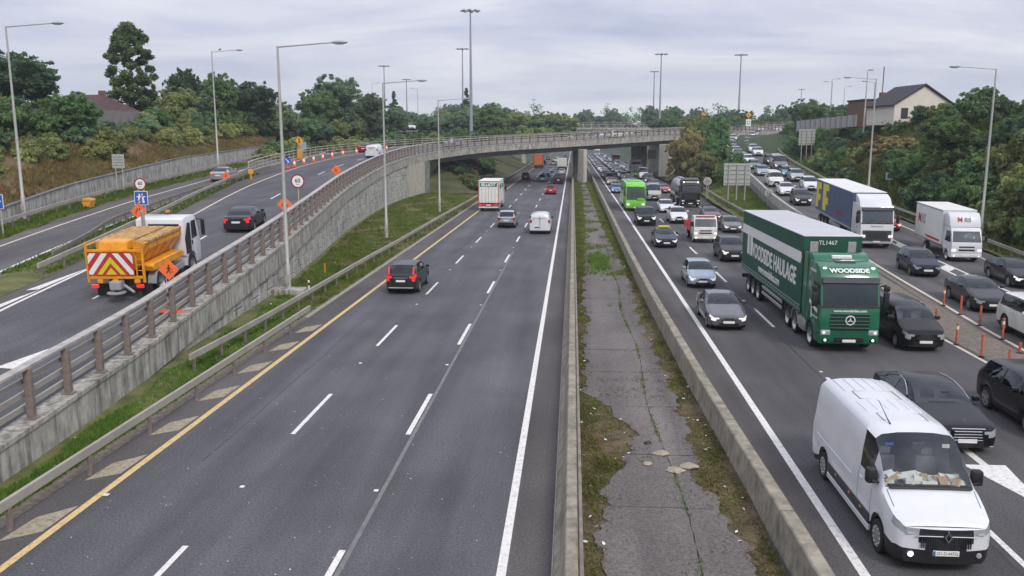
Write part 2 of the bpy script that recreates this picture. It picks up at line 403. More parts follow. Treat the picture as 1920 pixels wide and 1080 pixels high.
mat('alu', (0.46, 0.46, 0.46), 0.4, 0.6, var=0.1)
mat('brick_house', (0.16, 0.085, 0.06), 0.9, var=0.2, scale=3)
mat('render_cream', (0.62, 0.58, 0.50), 0.9, var=0.06, scale=1)
mat('roof_tile', (0.085, 0.050, 0.050), 0.85, var=0.25, scale=2.5)
mat('roof_dark', (0.04, 0.038, 0.045), 0.85, var=0.2)
mat('fascia', (0.42, 0.39, 0.36), 0.7, var=0.1)
mat('timber_fence', (0.20, 0.19, 0.185), 0.9, var=0.28, scale=1.6, stretch=(3, 3, 0.3))
mat('timber_pale', (0.36, 0.35, 0.34), 0.9, var=0.2, scale=1.2, stretch=(3, 3, 0.3))
mat('window_dark', (0.03, 0.033, 0.04), 0.15, var=0.1)
mat('hivis', (0.62, 0.55, 0.02), 0.5, var=0.05)
mat('bird', (0.05, 0.05, 0.055), 0.8, var=0.1)
M = MATS

# ------------------------------------------------------------ mesh helpers
class MB:
    def __init__(self):
        self.v = []; self.f = []
    def add(self, vs, fs):
        n = len(self.v)
        self.v.extend(vs)
        self.f.extend([tuple(i + n for i in f) for f in fs])
        return self
    def box(self, x0, x1, y0, y1, z0, z1):
        return self.add([(x0, y0, z0), (x1, y0, z0), (x1, y1, z0), (x0, y1, z0), (x0, y0, z1), (x1, y0, z1), (x1, y1, z1), (x0, y1, z1)],
                        [(0, 3, 2, 1), (4, 5, 6, 7), (0, 1, 5, 4), (1, 2, 6, 5), (2, 3, 7, 6), (3, 0, 4, 7)])
    def bm(self, bm):
        bm.verts.ensure_lookup_table()
        for i, v in enumerate(bm.verts):
            v.index = i
        self.add([tuple(v.co) for v in bm.verts], [tuple(v.index for v in f.verts) for f in bm.faces])
        bm.free()
        return self
    def rbox(self, x0, x1, y0, y1, z0, z1, b=0.04, seg=2):
        bm = bmesh.new()
        bmesh.ops.create_cube(bm, size=1)
        for v in bm.verts:
            v.co = ((x0 + x1) / 2 + v.co.x * (x1 - x0), (y0 + y1) / 2 + v.co.y * (y1 - y0), (z0 + z1) / 2 + v.co.z * (z1 - z0))
        b = min(b, abs(x1 - x0) * .45, abs(y1 - y0) * .45, abs(z1 - z0) * .45)
        bmesh.ops.bevel(bm, geom=list(bm.edges), offset=b, segments=seg, affect='EDGES', profile=0.5)
        return self.bm(bm)
    def prism(self, prof, y0, y1, b=0.0, seg=2, axis='y', taper=None):
        """profile in x,z extruded along y; taper(x,z)->scale of the half width"""
        bm = bmesh.new()
        a = [bm.verts.new((p[0], y0, p[1])) for p in prof]
        c = [bm.verts.new((p[0], y1, p[1])) for p in prof]
        bm.faces.new(a); bm.faces.new(list(reversed(c)))
        n = len(prof)
        for i in range(n):
            bm.faces.new((a[i], c[i], c[(i + 1) % n], a[(i + 1) % n]))
        bmesh.ops.recalc_face_normals(bm, faces=list(bm.faces))
        if taper:
            ym = (y0 + y1) / 2
            for v in bm.verts:
                v.co.y = ym + (v.co.y - ym) * taper(v.co.x, v.co.z)
        if b:
            ed = [e for e in bm.edges if len(e.link_faces) == 2 and e.calc_face_angle(0) > 0.5]
            bmesh.ops.bevel(bm, geom=ed, offset=b, segments=seg, affect='EDGES', profile=0.5, clamp_overlap=True)
        return self.bm(bm)
    def tube(self, pts, rad, n=8, cap=True):
        pts = [Vector(p) for p in pts]
        rs = rad if isinstance(rad, (list, tuple)) else [rad] * len(pts)
        vs = []; fs = []
        up = Vector((0, 0, 1))
        for i, p in enumerate(pts):
            d = (pts[min(i + 1, len(pts) - 1)] - pts[max(i - 1, 0)])
            d = d.normalized() if d.length > 1e-9 else up
            a = d.cross(up) if abs(d.dot(up)) < 0.99 else d.cross(Vector((1, 0, 0)))
            a.normalize(); b = d.cross(a).normalized()
            for k in range(n):
                t = 2 * math.pi * k / n
                vs.append(tuple(p + (a * math.cos(t) + b * math.sin(t)) * rs[i]))
        for i in range(len(pts) - 1):
            for k in range(n):
                fs.append((i * n + k, i * n + (k + 1) % n, (i + 1) * n + (k + 1) % n, (i + 1) * n + k))
        if cap:
            fs.append(tuple(range(n))); fs.append(tuple((len(pts) - 1) * n + k for k in reversed(range(n))))
        return self.add(vs, fs)
    def lathe(self, prof, n=24, axis='y', c=(0, 0, 0), cap=False):
        """prof = (radius, along) pairs turned round the axis through c"""
        vs = []; fs = []
        for r, h in prof:
            for k in range(n):
                t = 2 * math.pi * k / n
                a, b = r * math.cos(t), r * math.sin(t)
                if axis == 'y': vs.append((c[0] + a, c[1] + h, c[2] + b))
                elif axis == 'x': vs.append((c[0] + h, c[1] + a, c[2] + b))
                else: vs.append((c[0] + a, c[1] + b, c[2] + h))
        m = len(prof)
        for i in range(m - 1):
            for k in range(n):
                fs.append((i * n + k, i * n + (k + 1) % n, (i + 1) * n + (k + 1) % n, (i + 1) * n + k))
        if cap:
            fs.append(tuple(range(n))); fs.append(tuple((m - 1) * n + k for k in reversed(range(n))))
        return self.add(vs, fs)
    def sweep(self, prof, frames, closed=True, cap=True):
        """prof = (lateral, height) points carried along frames = (point, lateral unit vector)"""
        vs = []; fs = []
        m = len(prof)
        for p, nrm in frames:
            for a, h in prof:
                vs.append((p[0] + nrm[0] * a, p[1] + nrm[1] * a, p[2] + h))
        for i in range(len(frames) - 1):
            for k in range(m if closed else m - 1):
                k2 = (k + 1) % m
                fs.append((i * m + k, i * m + k2, (i + 1) * m + k2, (i + 1) * m + k))
        if closed and cap:
            fs.append(tuple(range(m))); fs.append(tuple((len(frames) - 1) * m + k for k in reversed(range(m))))
        return self.add(vs, fs)
    def poly(self, pts, z0, z1):
        """flat outline (x,y) with a thickness"""
        n = len(pts)
        return self.add([(p[0], p[1], z1) for p in pts] + [(p[0], p[1], z0) for p in pts],
                        [tuple(range(n)), tuple(range(2 * n - 1, n - 1, -1))] + [(i, i + n, (i + 1) % n + n, (i + 1) % n) for i in range(n)])
    def mesh(self, name, m=None, smooth=0.0):
        me = bpy.data.meshes.new(name)
        me.from_pydata(self.v, [], self.f)
        me.update()
        bm = bmesh.new(); bm.from_mesh(me)
        bmesh.ops.recalc_face_normals(bm, faces=list(bm.faces))
        bm.to_mesh(me); bm.free()
        if m is not None:
            me.materials.append(m if not isinstance(m, str) else M[m])
        if smooth:
            me.polygons.foreach_set('use_smooth', [True] * len(me.polygons))
            me.set_sharp_from_angle(angle=R(smooth))
        return me
    def build(self, name, m, parent=None, smooth=0.0):
        return link(name, self.mesh(name, m, smooth), parent)

def link(name, me, parent=None):
    o = bpy.data.objects.new(name, me)
    COL.objects.link(o)
    if parent is not None:
        o.parent = parent
    return o
def empty(name, loc=(0, 0, 0), rz=0.0, label=None, cat=None, group=None):
    o = bpy.data.objects.new(name, None)
    o.empty_display_size = 0.3
    COL.objects.link(o)
    o.location = loc; o.rotation_euler = (0, 0, rz)
    tag(o, label, cat, group)
    return o
def tag(o, label=None, cat=None, group=None, kind=None):
    if label: o['label'] = label
    if cat: o['category'] = cat
    if group: o['group'] = group
    if kind: o['kind'] = kind
    return o
def raw_mesh(name, v, f, m, smooth=False):
    me = bpy.data.meshes.new(name)
    v = np.asarray(v, dtype=np.float32); f = np.asarray(f, dtype=np.int32)
    me.vertices.add(len(v)); me.vertices.foreach_set('co', v.ravel())
    k = f.shape[1]
    me.loops.add(f.size); me.loops.foreach_set('vertex_index', f.ravel())
    me.polygons.add(len(f)); me.polygons.foreach_set('loop_start', np.arange(0, f.size, k, dtype=np.int32))
    me.update(calc_edges=True); me.validate()
    me.materials.append(M[m] if isinstance(m, str) else m)
    return me
def text(name, s, size, loc, rot, m, parent=None, ext=0.004, sx=1.0, align='CENTER', bold=0.0):
    cu = bpy.data.curves.new('lettering', 'FONT')
    cu.body = s; cu.size = size; cu.extrude = ext; cu.align_x = align; cu.align_y = 'CENTER'
    cu.offset = bold; cu.resolution_u = 3
    tmp = bpy.data.objects.new('lettering_tmp', cu)
    me = bpy.data.meshes.new_from_object(tmp)
    bpy.data.objects.remove(tmp); bpy.data.curves.remove(cu)
    me.materials.clear(); me.materials.append(M[m])
    o = link(name, me, parent)
    o.location = loc; o.rotation_euler = rot; o.scale = (sx, 1, 1)
    return o
SIDE_R = (R(90), 0, 0)            # lettering on a vehicle's own -y side
SIDE_L = (R(90), 0, R(180))
FRONT = (R(90), 0, R(90))
REAR = (R(90), 0, R(-90))

# ------------------------------------------------------------ paths
def spline(pts, step=1.0):
    """Catmull-Rom through points of any dimension, resampled at about one step"""
    P = [np.array(p, float) for p in pts]
    P = [2 * P[0] - P[1]] + P + [2 * P[-1] - P[-2]]
    out = []
    for i in range(1, len(P) - 2):
        L = np.linalg.norm((P[i + 1] - P[i])[:2]); n = max(2, int(L / step))
        for k in range(n):
            t = k / n
            a, b, c, d = P[i - 1], P[i], P[i + 1], P[i + 2]
            out.append(0.5 * ((2 * b) + (c - a) * t + (2 * a - 5 * b + 4 * c - d) * t * t + (3 * b - a - 3 * c + d) * t ** 3))
    out.append(P[-2])
    return np.array(out)
def frames_of(path, off=0.0, dz=0.0):
    """(point, left normal) along a path of x,y,z"""
    fr = []
    n = len(path)
    for i in range(n):
        d = path[min(i + 1, n - 1)][:2] - path[max(i - 1, 0)][:2]
        d = d / (np.linalg.norm(d) + 1e-9)
        nl = (-d[1], d[0], 0.0)
        p = path[i]
        o = off[i] if hasattr(off, '__len__') else off
        fr.append(((p[0] + nl[0] * o, p[1] + nl[1] * o, p[2] + dz), nl))
    return fr
def sheet(name, A, B, m, nsub=1, parent=None, bumpf=None):
    """surface between two equally long 3-D curves"""
    A = np.asarray(A, float); B = np.asarray(B, float)
    v = []; f = []
    for i in range(len(A)):
        for k in range(nsub + 1):
            t = k / nsub
            p = A[i] * (1 - t) + B[i] * t
            if bumpf is not None:
                p = p + np.array([0, 0, bumpf(p[0], p[1], t)])
            v.append(tuple(p))
    w = nsub + 1
    for i in range(len(A) - 1):
        for k in range(nsub):
            f.append((i * w + k, i * w + k + 1, (i + 1) * w + k + 1, (i + 1) * w + k))
    mb = MB(); mb.add(v, f)
    o = mb.build(name, m, parent, smooth=60)
    me = o.data
    if len(me.polygons) and me.polygons[0].normal.z < 0:
        me.flip_normals()
    return o
def at_y(curve, y):
    """interpolate x,z of a (y, x, z) table"""
    c = np.asarray(curve, float)
    return np.interp(y, c[:, 0], c[:, 1]), np.interp(y, c[:, 0], c[:, 2])
# ============================================================ THE SETTING
def S(o):
    o['kind'] = 'structure'
    return o
def frange(a, b, st):
    out = []; x = a
    while x < b - 1e-6:
        out.append(x); x += st
    out.append(b)
    return out

# --- ground sheet, low along the cutting, higher on both sides, out to the horizon
def sstep(t):
    t = max(0.0, min(1.0, t)); return t * t * (3 - 2 * t)
def ground_h(x, y):
    if y < 175:
        l = sstep((-x - 62) / 30) if x < 0 else 0
        r = sstep((x - 46) / 20) if x > 0 else 0
        near = max(l, r)
    else:
        near = None
    far = sstep((abs(x - 4) - 20) / 17)
    if y > 620:
        far = max(far, sstep((y - 620) / 90))
    t = sstep((y - 170) / 25)
    a = near if near is not None else far
    if near is not None:
        a = near * (1 - t) + far * t
    return -0.35 + 9.9 * a
gx = sorted(set([-4500, -2500, -1200, -600, -300, -160, 4500, 2500, 1200, 600, 300, 160] + [k * 6 for k in range(-20, 21)]))
gy = sorted(set([-300, -60, 0] + [k * 12 for k in range(1, 62)] + [800, 1000, 1400, 2200, 3500, 6000]))
mb = MB()
mb.add([(x, y, ground_h(x, y)) for y in gy for x in gx],
       [(j * len(gx) + i, j * len(gx) + i + 1, (j + 1) * len(gx) + i + 1, (j + 1) * len(gx) + i) for j in range(len(gy) - 1) for i in range(len(gx) - 1)])
S(mb.build('ground', 'far_green', smooth=60))

# --- main carriageways
YS = np.array(frange(4, 620, 8.0))
def line3(xf, zf=0.0):
    return [((xf(y) if callable(xf) else xf), y, (zf(y) if callable(zf) else zf)) for y in YS]
S(sheet('carriageway_left', line3(-13.55), line3(-0.25), 'asphalt'))
S(sheet('carriageway_right', line3(4.3), line3(18.6), 'asphalt_right'))
def yl(y): return -11.9 + 0.0042 * min(y, 105)
def d1(y): return -8.50 + 0.0040 * min(y, 100)
def d2(y): return -4.97 + 0.0030 * min(y, 100)
def w1(y): return -1.37
def w2(y): return 6.08 + 0.0026 * min(y, 110)
def d3(y): return 9.60 + 0.0018 * min(y, 110)
def d4(y): return 13.18 + 0.001 * min(y, 110)
def w3(y): return 16.68
S(sheet('hard_shoulder', line3(-13.5, 0.004), line3(lambda y: yl(y) - 0.02, 0.004), 'asphalt_shoulder'))
S(sheet('median_shoulder', line3(lambda y: w1(y) + .03, 0.004), line3(-0.28, 0.004), 'asphalt_shoulder'))
S(sheet('median_shoulder_right', line3(4.32, 0.004), line3(lambda y: w2(y), 0.004), 'asphalt_shoulder'))
def stripe(name, xf, y0, y1, w, m, z=0.008, zf=None, step=6.0):
    ys = frange(y0, y1, step)
    A = [(xf(y) - w / 2, y, z + (zf(y) if zf else 0)) for y in ys]
    B = [(xf(y) + w / 2, y, z + (zf(y) if zf else 0)) for y in ys]
    return S(sheet(name, A, B, m))
stripe('edge_line_yellow', yl, 4, 600, 0.20, 'line_yellow')
stripe('edge_line_white', w1, 4, 600, 0.20, 'line_white')
stripe('edge_line_white', w2, 4, 600, 0.22, 'line_white')
stripe('edge_line_cream', w3, 4, 600, 0.16, 'line_cream')
D1 = [12.9, 24.3, 35.5, 47.9, 60.2, 72.6, 85.3] + [97.6 + 12.3 * k for k in range(36)]
for y in D1:
    stripe('lane_dash', d1, y, y + 4.15, 0.14, 'line_white')
D2 = [12.9, 24.5, 36.0, 48.5, 61.0, 73.4, 85.8] + [98.2 + 12.3 * k for k in range(36)]
for y in D2:
    stripe('lane_dash', d2, y, y + 4.2, 0.15, 'line_white')
stripe('joint_seam', lambda y: d2(y) + 0.17, 4, 67, 0.11, 'joint_grey', 0.006)
D3 = [14.9, 27.6, 40.5, 53.4, 66.6, 79.1, 91.7] + [104.2 + 12.5 * k for k in range(34)]
for y in D3:
    stripe('lane_dash', d3, y, y + 4.2, 0.15, 'line_white')
    stripe('lane_dash', d4, y, y + 4.2, 0.15, 'line_white')
stripe('joint_seam', lambda y: d3(y) - 0.2, 4, 60, 0.09, 'crack_sealant', 0.006)
for y0 in [13.5 + 3.45 * k for k in range(8)]:                       # slanted bars on the hard shoulder
    mb = MB(); z = 0.009
    mb.add([(-12.72, y0, z), (-12.02, y0 + .55, z), (-11.98, y0 + 1.95, z), (-12.62, y0 + 1.25, z)], [(0, 1, 2, 3)])
    S(mb.build('hatch_bar', 'hatch_tan'))
mb = MB(); z = 0.009                                                  # lane arrow
mb.add([(11.33, 27.5, z), (11.55, 27.5, z), (11.55, 23.2, z), (11.33, 23.2, z), (10.85, 23.2, z), (12.0, 23.2, z), (11.62, 20.3, z)], [(0, 3, 2, 1), (4, 6, 5)])
S(mb.build('lane_arrow', 'line_white'))
# lengthwise tar seams and a few small road studs
for x, a, b in ((-10.2, 22, 60),):
    stripe('tar_seam', lambda y, x=x: x + 0.02 * math.sin(y * .8), a, b, 0.035, 'crack_sealant', 0.006, step=2)
studs = MB()
for y in [20.3 + 12.3 * k for k in range(9)]:
    for xf in (d1, d2, d3, d4):
        x = xf(y); studs.rbox(x - .06, x + .06, y - .06, y + .06, 0.001, 0.024, 0.01, 1)
studs.rbox(-12.0 + .28, -12.0 + .42, 19.5, 19.62, 0.001, .03, .01, 1)
o = studs.build('road_stud', 'litter_white'); tag(o, 'small pale reflective studs set between the lane dashes', 'road studs', kind='stuff')

# --- verge between the carriageway and the ramp wall
RP = [(-13.9, 4, .9), (-14.15, 14, 1.0), (-14.4, 19.7, 1.2), (-14.8, 24, 1.33), (-15.3, 29.5, 1.52), (-15.75, 35.2, 1.95), (-16.3, 43, 2.48), (-17.0, 50, 2.9),
      (-18.3, 60, 3.4), (-21.1, 80, 4.25), (-23.3, 103, 5.22), (-23.9, 118, 5.82), (-23.4, 132, 6.36), (-20.8, 143.5, 6.86), (-16.8, 152.5, 7.35), (-11, 160.5, 7.78),
      (2, 174, 8.42), (22, 197, 9.5), (40, 220, 10.3), (58, 243, 10.9)]
RAMP = spline(RP, 1.05)
sarc = np.concatenate([[0], np.cumsum(np.linalg.norm(np.diff(RAMP[:, :2], axis=0), axis=1))])
def ramp_at(s):
    return np.array([np.interp(s, sarc, RAMP[:, k]) for k in range(3)])
def ramp_frame(s):
    a, b = ramp_at(max(s - .3, 0)), ramp_at(min(s + .3, sarc[-1]))
    d = (b - a)[:2]; d /= np.linalg.norm(d)
    return ramp_at(s), np.array([d[0], d[1], 0]), np.array([-d[1], d[0], 0])
def s_of_y(y):
    return float(np.interp(y, RAMP[:, 1], sarc))
SL = [(y, ) for y in ()]
vy = [p for p in RAMP if p[1] <= 140]
def vb(x, y, t):
    return 0.05 * math.sin(x * 2.1 + y * .7) * math.sin(t * math.pi) + (0.05 * math.sin(y * .33 + x) * math.sin(t * math.pi))
S(sheet('verge_left', [(p[0] - .22, p[1], .30) for p in vy], [(-13.42, p[1], 0.055) for p in vy], 'verge', 8, bumpf=vb))
S(sheet('drain_strip', [(-13.42, y, .06) for y in frange(4, 140, 4)], [(-13.06, y, .012) for y in frange(4, 140, 4)], 'gravel', 2))
# kerb stones of the drain channel
mb = MB()
for y in frange(41, 134, 0.92)[:-1]:
    mb.rbox(-13.30, -13.12, y, y + .9, 0.0, .055, .012, 1)
o = mb.build('drain_kerb', 'kerb'); S(o)

# --- ramp to the flyover
def off_guard(y):
    return np.interp(y, [0, 20, 40, 60, 81, 101, 126, 150, 260], [8.9, 9.2, 9.6, 10.6, 12.0, 14.3, 15.2, 15.2, 15.2])
def off_yel(y):
    return np.interp(y, [0, 33, 41, 59, 84, 99, 130, 260], [8.0, 8.15, 8.3, 8.9, 10.1, 10.5, 11.0, 11.0])
def off_dash(y):
    return np.interp(y, [0, 28, 50, 80, 99, 130, 260], [5.0, 5.1, 5.4, 5.5, 5.9, 6.4, 6.6])
fr = frames_of(RAMP)
def off_curve(f, dz):
    return [(p[0] + n[0] * f(p[1]), p[1] + n[1] * f(p[1]), p[2] + dz) for p, n in fr]
def const(c):
    return lambda y: c
S(sheet('ramp_road', off_curve(const(.55), -.10), off_curve(lambda y: off_guard(y) - .1, -.10), 'asphalt', 3))
S(sheet('ramp_shoulder', off_curve(lambda y: off_yel(y) + .1, -.096), off_curve(lambda y: off_guard(y) - .15, -.096), 'asphalt_shoulder', 2))
def ramp_stripe(name, f, s0, s1, w, m, dz=-.09):
    A = []; B = []
    for s in frange(s0, s1, 1.5):
        p, d, n = ramp_frame(s); o = f(p[1])
        A.append(p + n * (o - w / 2) + np.array([0, 0, dz])); B.append(p + n * (o + w / 2) + np.array([0, 0, dz]))
    return S(sheet(name, A, B, m))
sY = s_of_y
ramp_stripe('ramp_edge_line', off_yel, 1, sY(47), .17, 'line_white')
ramp_stripe('ramp_edge_line_yellow', off_yel, sY(47), 270, .17, 'line_cream')
ramp_stripe('ramp_near_line', const(3.25), 1, sY(27), .15, 'line_white')
for k in range(24):
    s0 = sY(25.0) + k * 11.95 - 1.0
    if s0 + 4 > 0:
        ramp_stripe('ramp_dash', off_dash, max(s0, .5), s0 + 4.1, .14, 'line_white')
mb = MB()                                                             # deflection arrow on the near line
for pts in ([(0, 3.0), (2.6, 3.5), (.35, 4.15), (.2, 3.45)],):
    vs = []
    for ds, o in pts:
        p, d, n = ramp_frame(sY(26.4) + ds); vs.append(tuple(p + n * o + np.array([0, 0, -.085])))
    mb.add(vs, [(0, 1, 2, 3)])
S(mb.build('deflection_arrow', 'line_white'))
for ds in (0, 4.4, -4.6, -9.2):                                       # two long white lens bars beside the edge line
    mb = MB(); vs = []
    for a, o in ((0, 9.0), (3.3, 8.62), (4.6, 8.42), (2.6, 8.42), (.2, 8.5)):
        p, d, n = ramp_frame(sY(33.0) + ds + a); vs.append(tuple(p + n * (o - .0) + np.array([0, 0, -.084])))
    mb.add(vs, [tuple(range(5))]); S(mb.build('gore_bar', 'line_white'))

# --- slip road further left, same level as the ramp
def zr(y):
    return float(np.interp(y, RAMP[:, 1], RAMP[:, 2])) - .10
SLW = [(4, -23.2), (20, -25.6), (41.8, -28.95), (54.4, -30.85), (69, -33.0), (90, -35.2), (110, -37.4), (140, -40.5)]
SLY = [(4, -26.6), (20, -29.0), (47.3, -33.3), (69.2, -36.6), (90, -38.6), (110, -40.6), (140, -43.6)]
LBX = [(4, -27.4), (20, -30.2), (51.8, -36.3), (64, -38.6), (77, -40.6), (96, -41.8), (115, -43.6), (140, -46.5), (175, -50)]
def ix(t, y): return float(np.interp(y, [p[0] for p in t], [p[1] for p in t]))
YL = frange(4, 140, 3.0)
S(sheet('slip_road_left', [(ix(LBX, y) + 1.3, y, zr(y)) for y in YL], [(ix(SLW, y) + .35, y, zr(y)) for y in YL], 'asphalt_slip', 2))
S(sheet('slip_edge_yellow', [(ix(SLY, y) - .09, y, zr(y) + .008) for y in YL], [(ix(SLY, y) + .09, y, zr(y) + .008) for y in YL], 'line_cream'))
S(sheet('slip_edge_white', [(ix(SLW, y) - .09, y, zr(y) + .008) for y in YL], [(ix(SLW, y) + .09, y, zr(y) + .008) for y in YL], 'line_white'))
gst = [((p[0] + n[0] * (off_guard(p[1]) - .12), p[1] + n[1] * (off_guard(p[1]) - .12), p[2] - .085)) for p, n in fr if p[1] < 96]
S(sheet('ramp_grass_strip', [(ix(SLW, p[1]) + .33, p[1], zr(p[1]) + .012) for p in gst], gst, 'verge', 4, bumpf=lambda x, y, t: .12 * math.sin(t * math.pi)))
S(sheet('slip_verge', [(ix(LBX, y) - 1.25, y, zr(y) + .1) for y in YL], [(ix(LBX, y) + 1.32, y, zr(y) + .012) for y in YL], 'verge', 3, bumpf=lambda x, y, t: .06 * math.sin(y * 1.1 + x * 2)))

# --- banks on the left
def wall_x(y): return ix(LBX, y) - 1.3
def wall_top(y): return zr(y) + .1 + float(np.interp(y, [0, 30, 54, 68, 77, 92, 114, 140], [.7, .8, 1.0, 1.5, 1.55, 1.95, 1.6, 1.4]))
def fence_x(y): return wall_x(y) - np.interp(y, [0, 60, 100, 140], [13, 12.5, 9.5, 8.0])
def fence_z(y): return float(np.interp(y, [0, 60, 92, 130, 175], [8.2, 9.0, 9.5, 10.0, 10.0]))
YB = frange(4, 178, 2.5)
def bankbump(x, y, t):
    return (0.35 * math.sin(x * .9 + y * .35) + .22 * math.sin(y * .9 - x * .5)) * math.sin(t * math.pi)
S(sheet('embankment_left', [(fence_x(y), y, fence_z(y)) for y in YB], [(wall_x(y) - .25, y, wall_top(y) - .08) for y in YB], 'bank_brown', 8, bumpf=bankbump))
S(sheet('field_left', [(-420, y, 10.6) for y in YB], [(fence_x(y), y, fence_z(y)) for y in YB], 'bank_green', 6))
# bank under and beyond the flyover, left of the carriageway
YC = frange(134, 330, 6)
S(sheet('cutting_left', [(float(np.interp(y, [134, 172, 190], [-23.5, -24, -38])), y, float(np.interp(y, [134, 150, 172, 190], [.32, 4.3, 4.9, 9.4]))) for y in YC], [(-14.2, y, .05) for y in YC], 'bank_green', 8, bumpf=lambda x, y, t: .3 * math.sin(x * .8 + y * .3) * math.sin(t * math.pi)))

# --- right-hand slip road
SRP = [(17.6, 4, 0.0), (18.3, 20, 0.01), (19.05, 36.5, .08), (19.65, 45.7, .2), (20.8, 62, .52), (22.9, 90, 1.42), (24.3, 106, 2.1), (25.4, 116, 2.55), (27.7, 143, 4.17), (28.6, 156, 4.9),
       (32.0, 188, 6.55), (35.2, 205, 7.5), (39.8, 224, 8.7), (47, 241, 9.9), (58, 254, 10.7), (75, 264, 11.1), (110, 275, 11.3)]
SLIPR = spline(SRP, 2.0)
sfr = frames_of(SLIPR)
def slip_off(f, dz=0.0):
    return [(p[0] + n[0] * f(p[1]), p[1] + n[1] * f(p[1]), p[2] + dz) for p, n in sfr]
def sr_right(y): return -float(np.interp(y, [0, 45, 75, 110, 150, 174, 300], [8.6, 8.5, 7.7, 7.2, 6.9, 6.8, 7.5]))
S(sheet('slip_road_right', slip_off(const(.75), .005), slip_off(lambda y: sr_right(y) - 1.3, .005), 'asphalt_slip', 3))
S(sheet('slip_line_left', slip_off(const(.09), .013), slip_off(const(-.09), .013), 'line_cream'))
S(sheet('slip_line_right', slip_off(lambda y: sr_right(y) + .09, .013), slip_off(lambda y: sr_right(y) - .09, .013), 'line_cream'))
ssarc = np.concatenate([[0], np.cumsum(np.linalg.norm(np.diff(SLIPR[:, :2], axis=0), axis=1))])
def slip_at(s):
    p = np.array([np.interp(s, ssarc, SLIPR[:, k]) for k in range(3)])
    q = np.array([np.interp(min(s + .5, ssarc[-1]), ssarc, SLIPR[:, k]) for k in range(3)])
    q0 = np.array([np.interp(max(s - .5, 0), ssarc, SLIPR[:, k]) for k in range(3)])
    d = (q - q0)[:2]; d = d / np.linalg.norm(d)
    return p, np.array([d[0], d[1], 0]), np.array([-d[1], d[0], 0])
def ss_of_y(y): return float(np.interp(y, SLIPR[:, 1], ssarc))
def slip_stripe(name, f, s0, s1, w, m, dz=.014):
    A = []; B = []
    for s in frange(s0, s1, 2.0):
        p, d, n = slip_at(s); o = f(p[1])
        A.append(p + n * (o + w / 2) + np.array([0, 0, dz])); B.append(p + n * (o - w / 2) + np.array([0, 0, dz]))
    return S(sheet(name, A, B, m))
hA = lambda y: -3.85
hB = lambda y: -float(np.interp(y, [0, 47, 57, 72, 92], [5.2, 5.0, 4.75, 4.4, 3.95]))
slip_stripe('hatch_line', hA, 1, ss_of_y(90), .16, 'line_white')
slip_stripe('hatch_line', hB, 1, ss_of_y(90), .16, 'line_white')
for k in range(16):
    s = ss_of_y(26) + k * 3.4
    if s > ss_of_y(84): break
    vs = []
    for ds, f in ((0, hA), (1.6, hA), (2.6, hB), (1.0, hB)):
        p, d, n = slip_at(s + ds); o = f(p[1]); o += -.1 if f is hA else .1
        vs.append(tuple(p + n * o + np.array([0, 0, .015])))
    mb = MB(); mb.add(vs, [(0, 1, 2, 3)]); S(mb.build('hatch_bar', 'line_white'))
for k in range(14):
    s = ss_of_y(93) + k * 8.0
    slip_stripe('slip_dash', lambda y: -3.6, s, s + 2.6, .13, 'line_white')
# gore between main carriageway and slip road
def slx(y): return float(np.interp(y, SLIPR[:, 1], SLIPR[:, 0]))
def slz(y): return float(np.interp(y, SLIPR[:, 1], SLIPR[:, 2]))
YG = frange(4, 70, 2.0)
S(sheet('gore', [(16.95, y, .012) for y in YG], [(slx(y) - .35, y, slz(y) + .017) for y in YG], 'gravel', 3, bumpf=lambda x, y, t: .05 * math.sin(t * math.pi)))
mb = MB(); mb.sweep([(-.09, 0), (.09, 0), (.08, .12), (-.08, .12)], frames_of(np.array([(17.75 + (y - 43) * .045, y, .03 + slz(y) * .5) for y in frange(43, 68, 2)])))
S(mb.build('gore_kerb', 'kerb'))
YV = frange(60, 178, 2.5)
GRX = [(60, 18.3), (70, 18.9), (85, 19.1), (100, 19.6), (120, 20.4), (150, 22.2), (178, 23.6)]
def wfoot(y): return max(.12, slz(y) - float(np.interp(y, [60, 80, 100, 140, 180], [.1, .5, 1.0, 1.3, 1.3])))
S(sheet('verge_right', [(ix(GRX, y) - .9, y, .04) for y in YV], [(slx(y) - .95, y, wfoot(y)) for y in YV], 'verge', 8, bumpf=lambda x, y, t: (.14 * math.sin(x * 1.3 + y * .5) + .1 * math.sin(y * 1.3)) * math.sin(t * math.pi)))
YD = frange(178, 330, 6)
S(sheet('cutting_right', [(19.5, y, .03) for y in YD], [(max(30.5, slx(min(y, 205)) - 1), y, min(6.5 + (y - 190) * .03, 9.2)) for y in YD], 'bank_green', 6))
# bank on the far right
def guard_rx(y):
    return float(np.interp(y, [4, 40, 57.7, 69, 83, 92.5, 120, 147, 172, 223, 245], [27.5, 28.9, 30.4, 31.4, 32.0, 32.6, 34.3, 36.6, 40.2, 50.5, 62]))
YR = frange(4, 236, 3.0)
def rb(x, y, t): return (.5 * math.sin(x * .5 + y * .21) + .3 * math.sin(y * .6)) * math.sin(t * math.pi)
def rtop(y): return float(np.interp(y, [0, 60, 110, 180, 236], [8.0, 9.5, 11.0, 11.5, 11.5]))
S(sheet('verge_far_right', [(guard_rx(y) - .3, y, slz(y) + .0) for y in YR], [(guard_rx(y) + 2.2, y, slz(y) + .25) for y in YR], 'verge', 3))
S(sheet('embankment_right', [(guard_rx(y) + 2.2, y, slz(y) + .25) for y in YR], [(guard_rx(y) + 12.5, y, rtop(y)) for y in YR], 'bank_green', 8, bumpf=rb))
S(sheet('field_right', [(guard_rx(y) + 12.5, y, rtop(y)) for y in YR], [(430, y, 11.5) for y in YR], 'bank_green', 6))

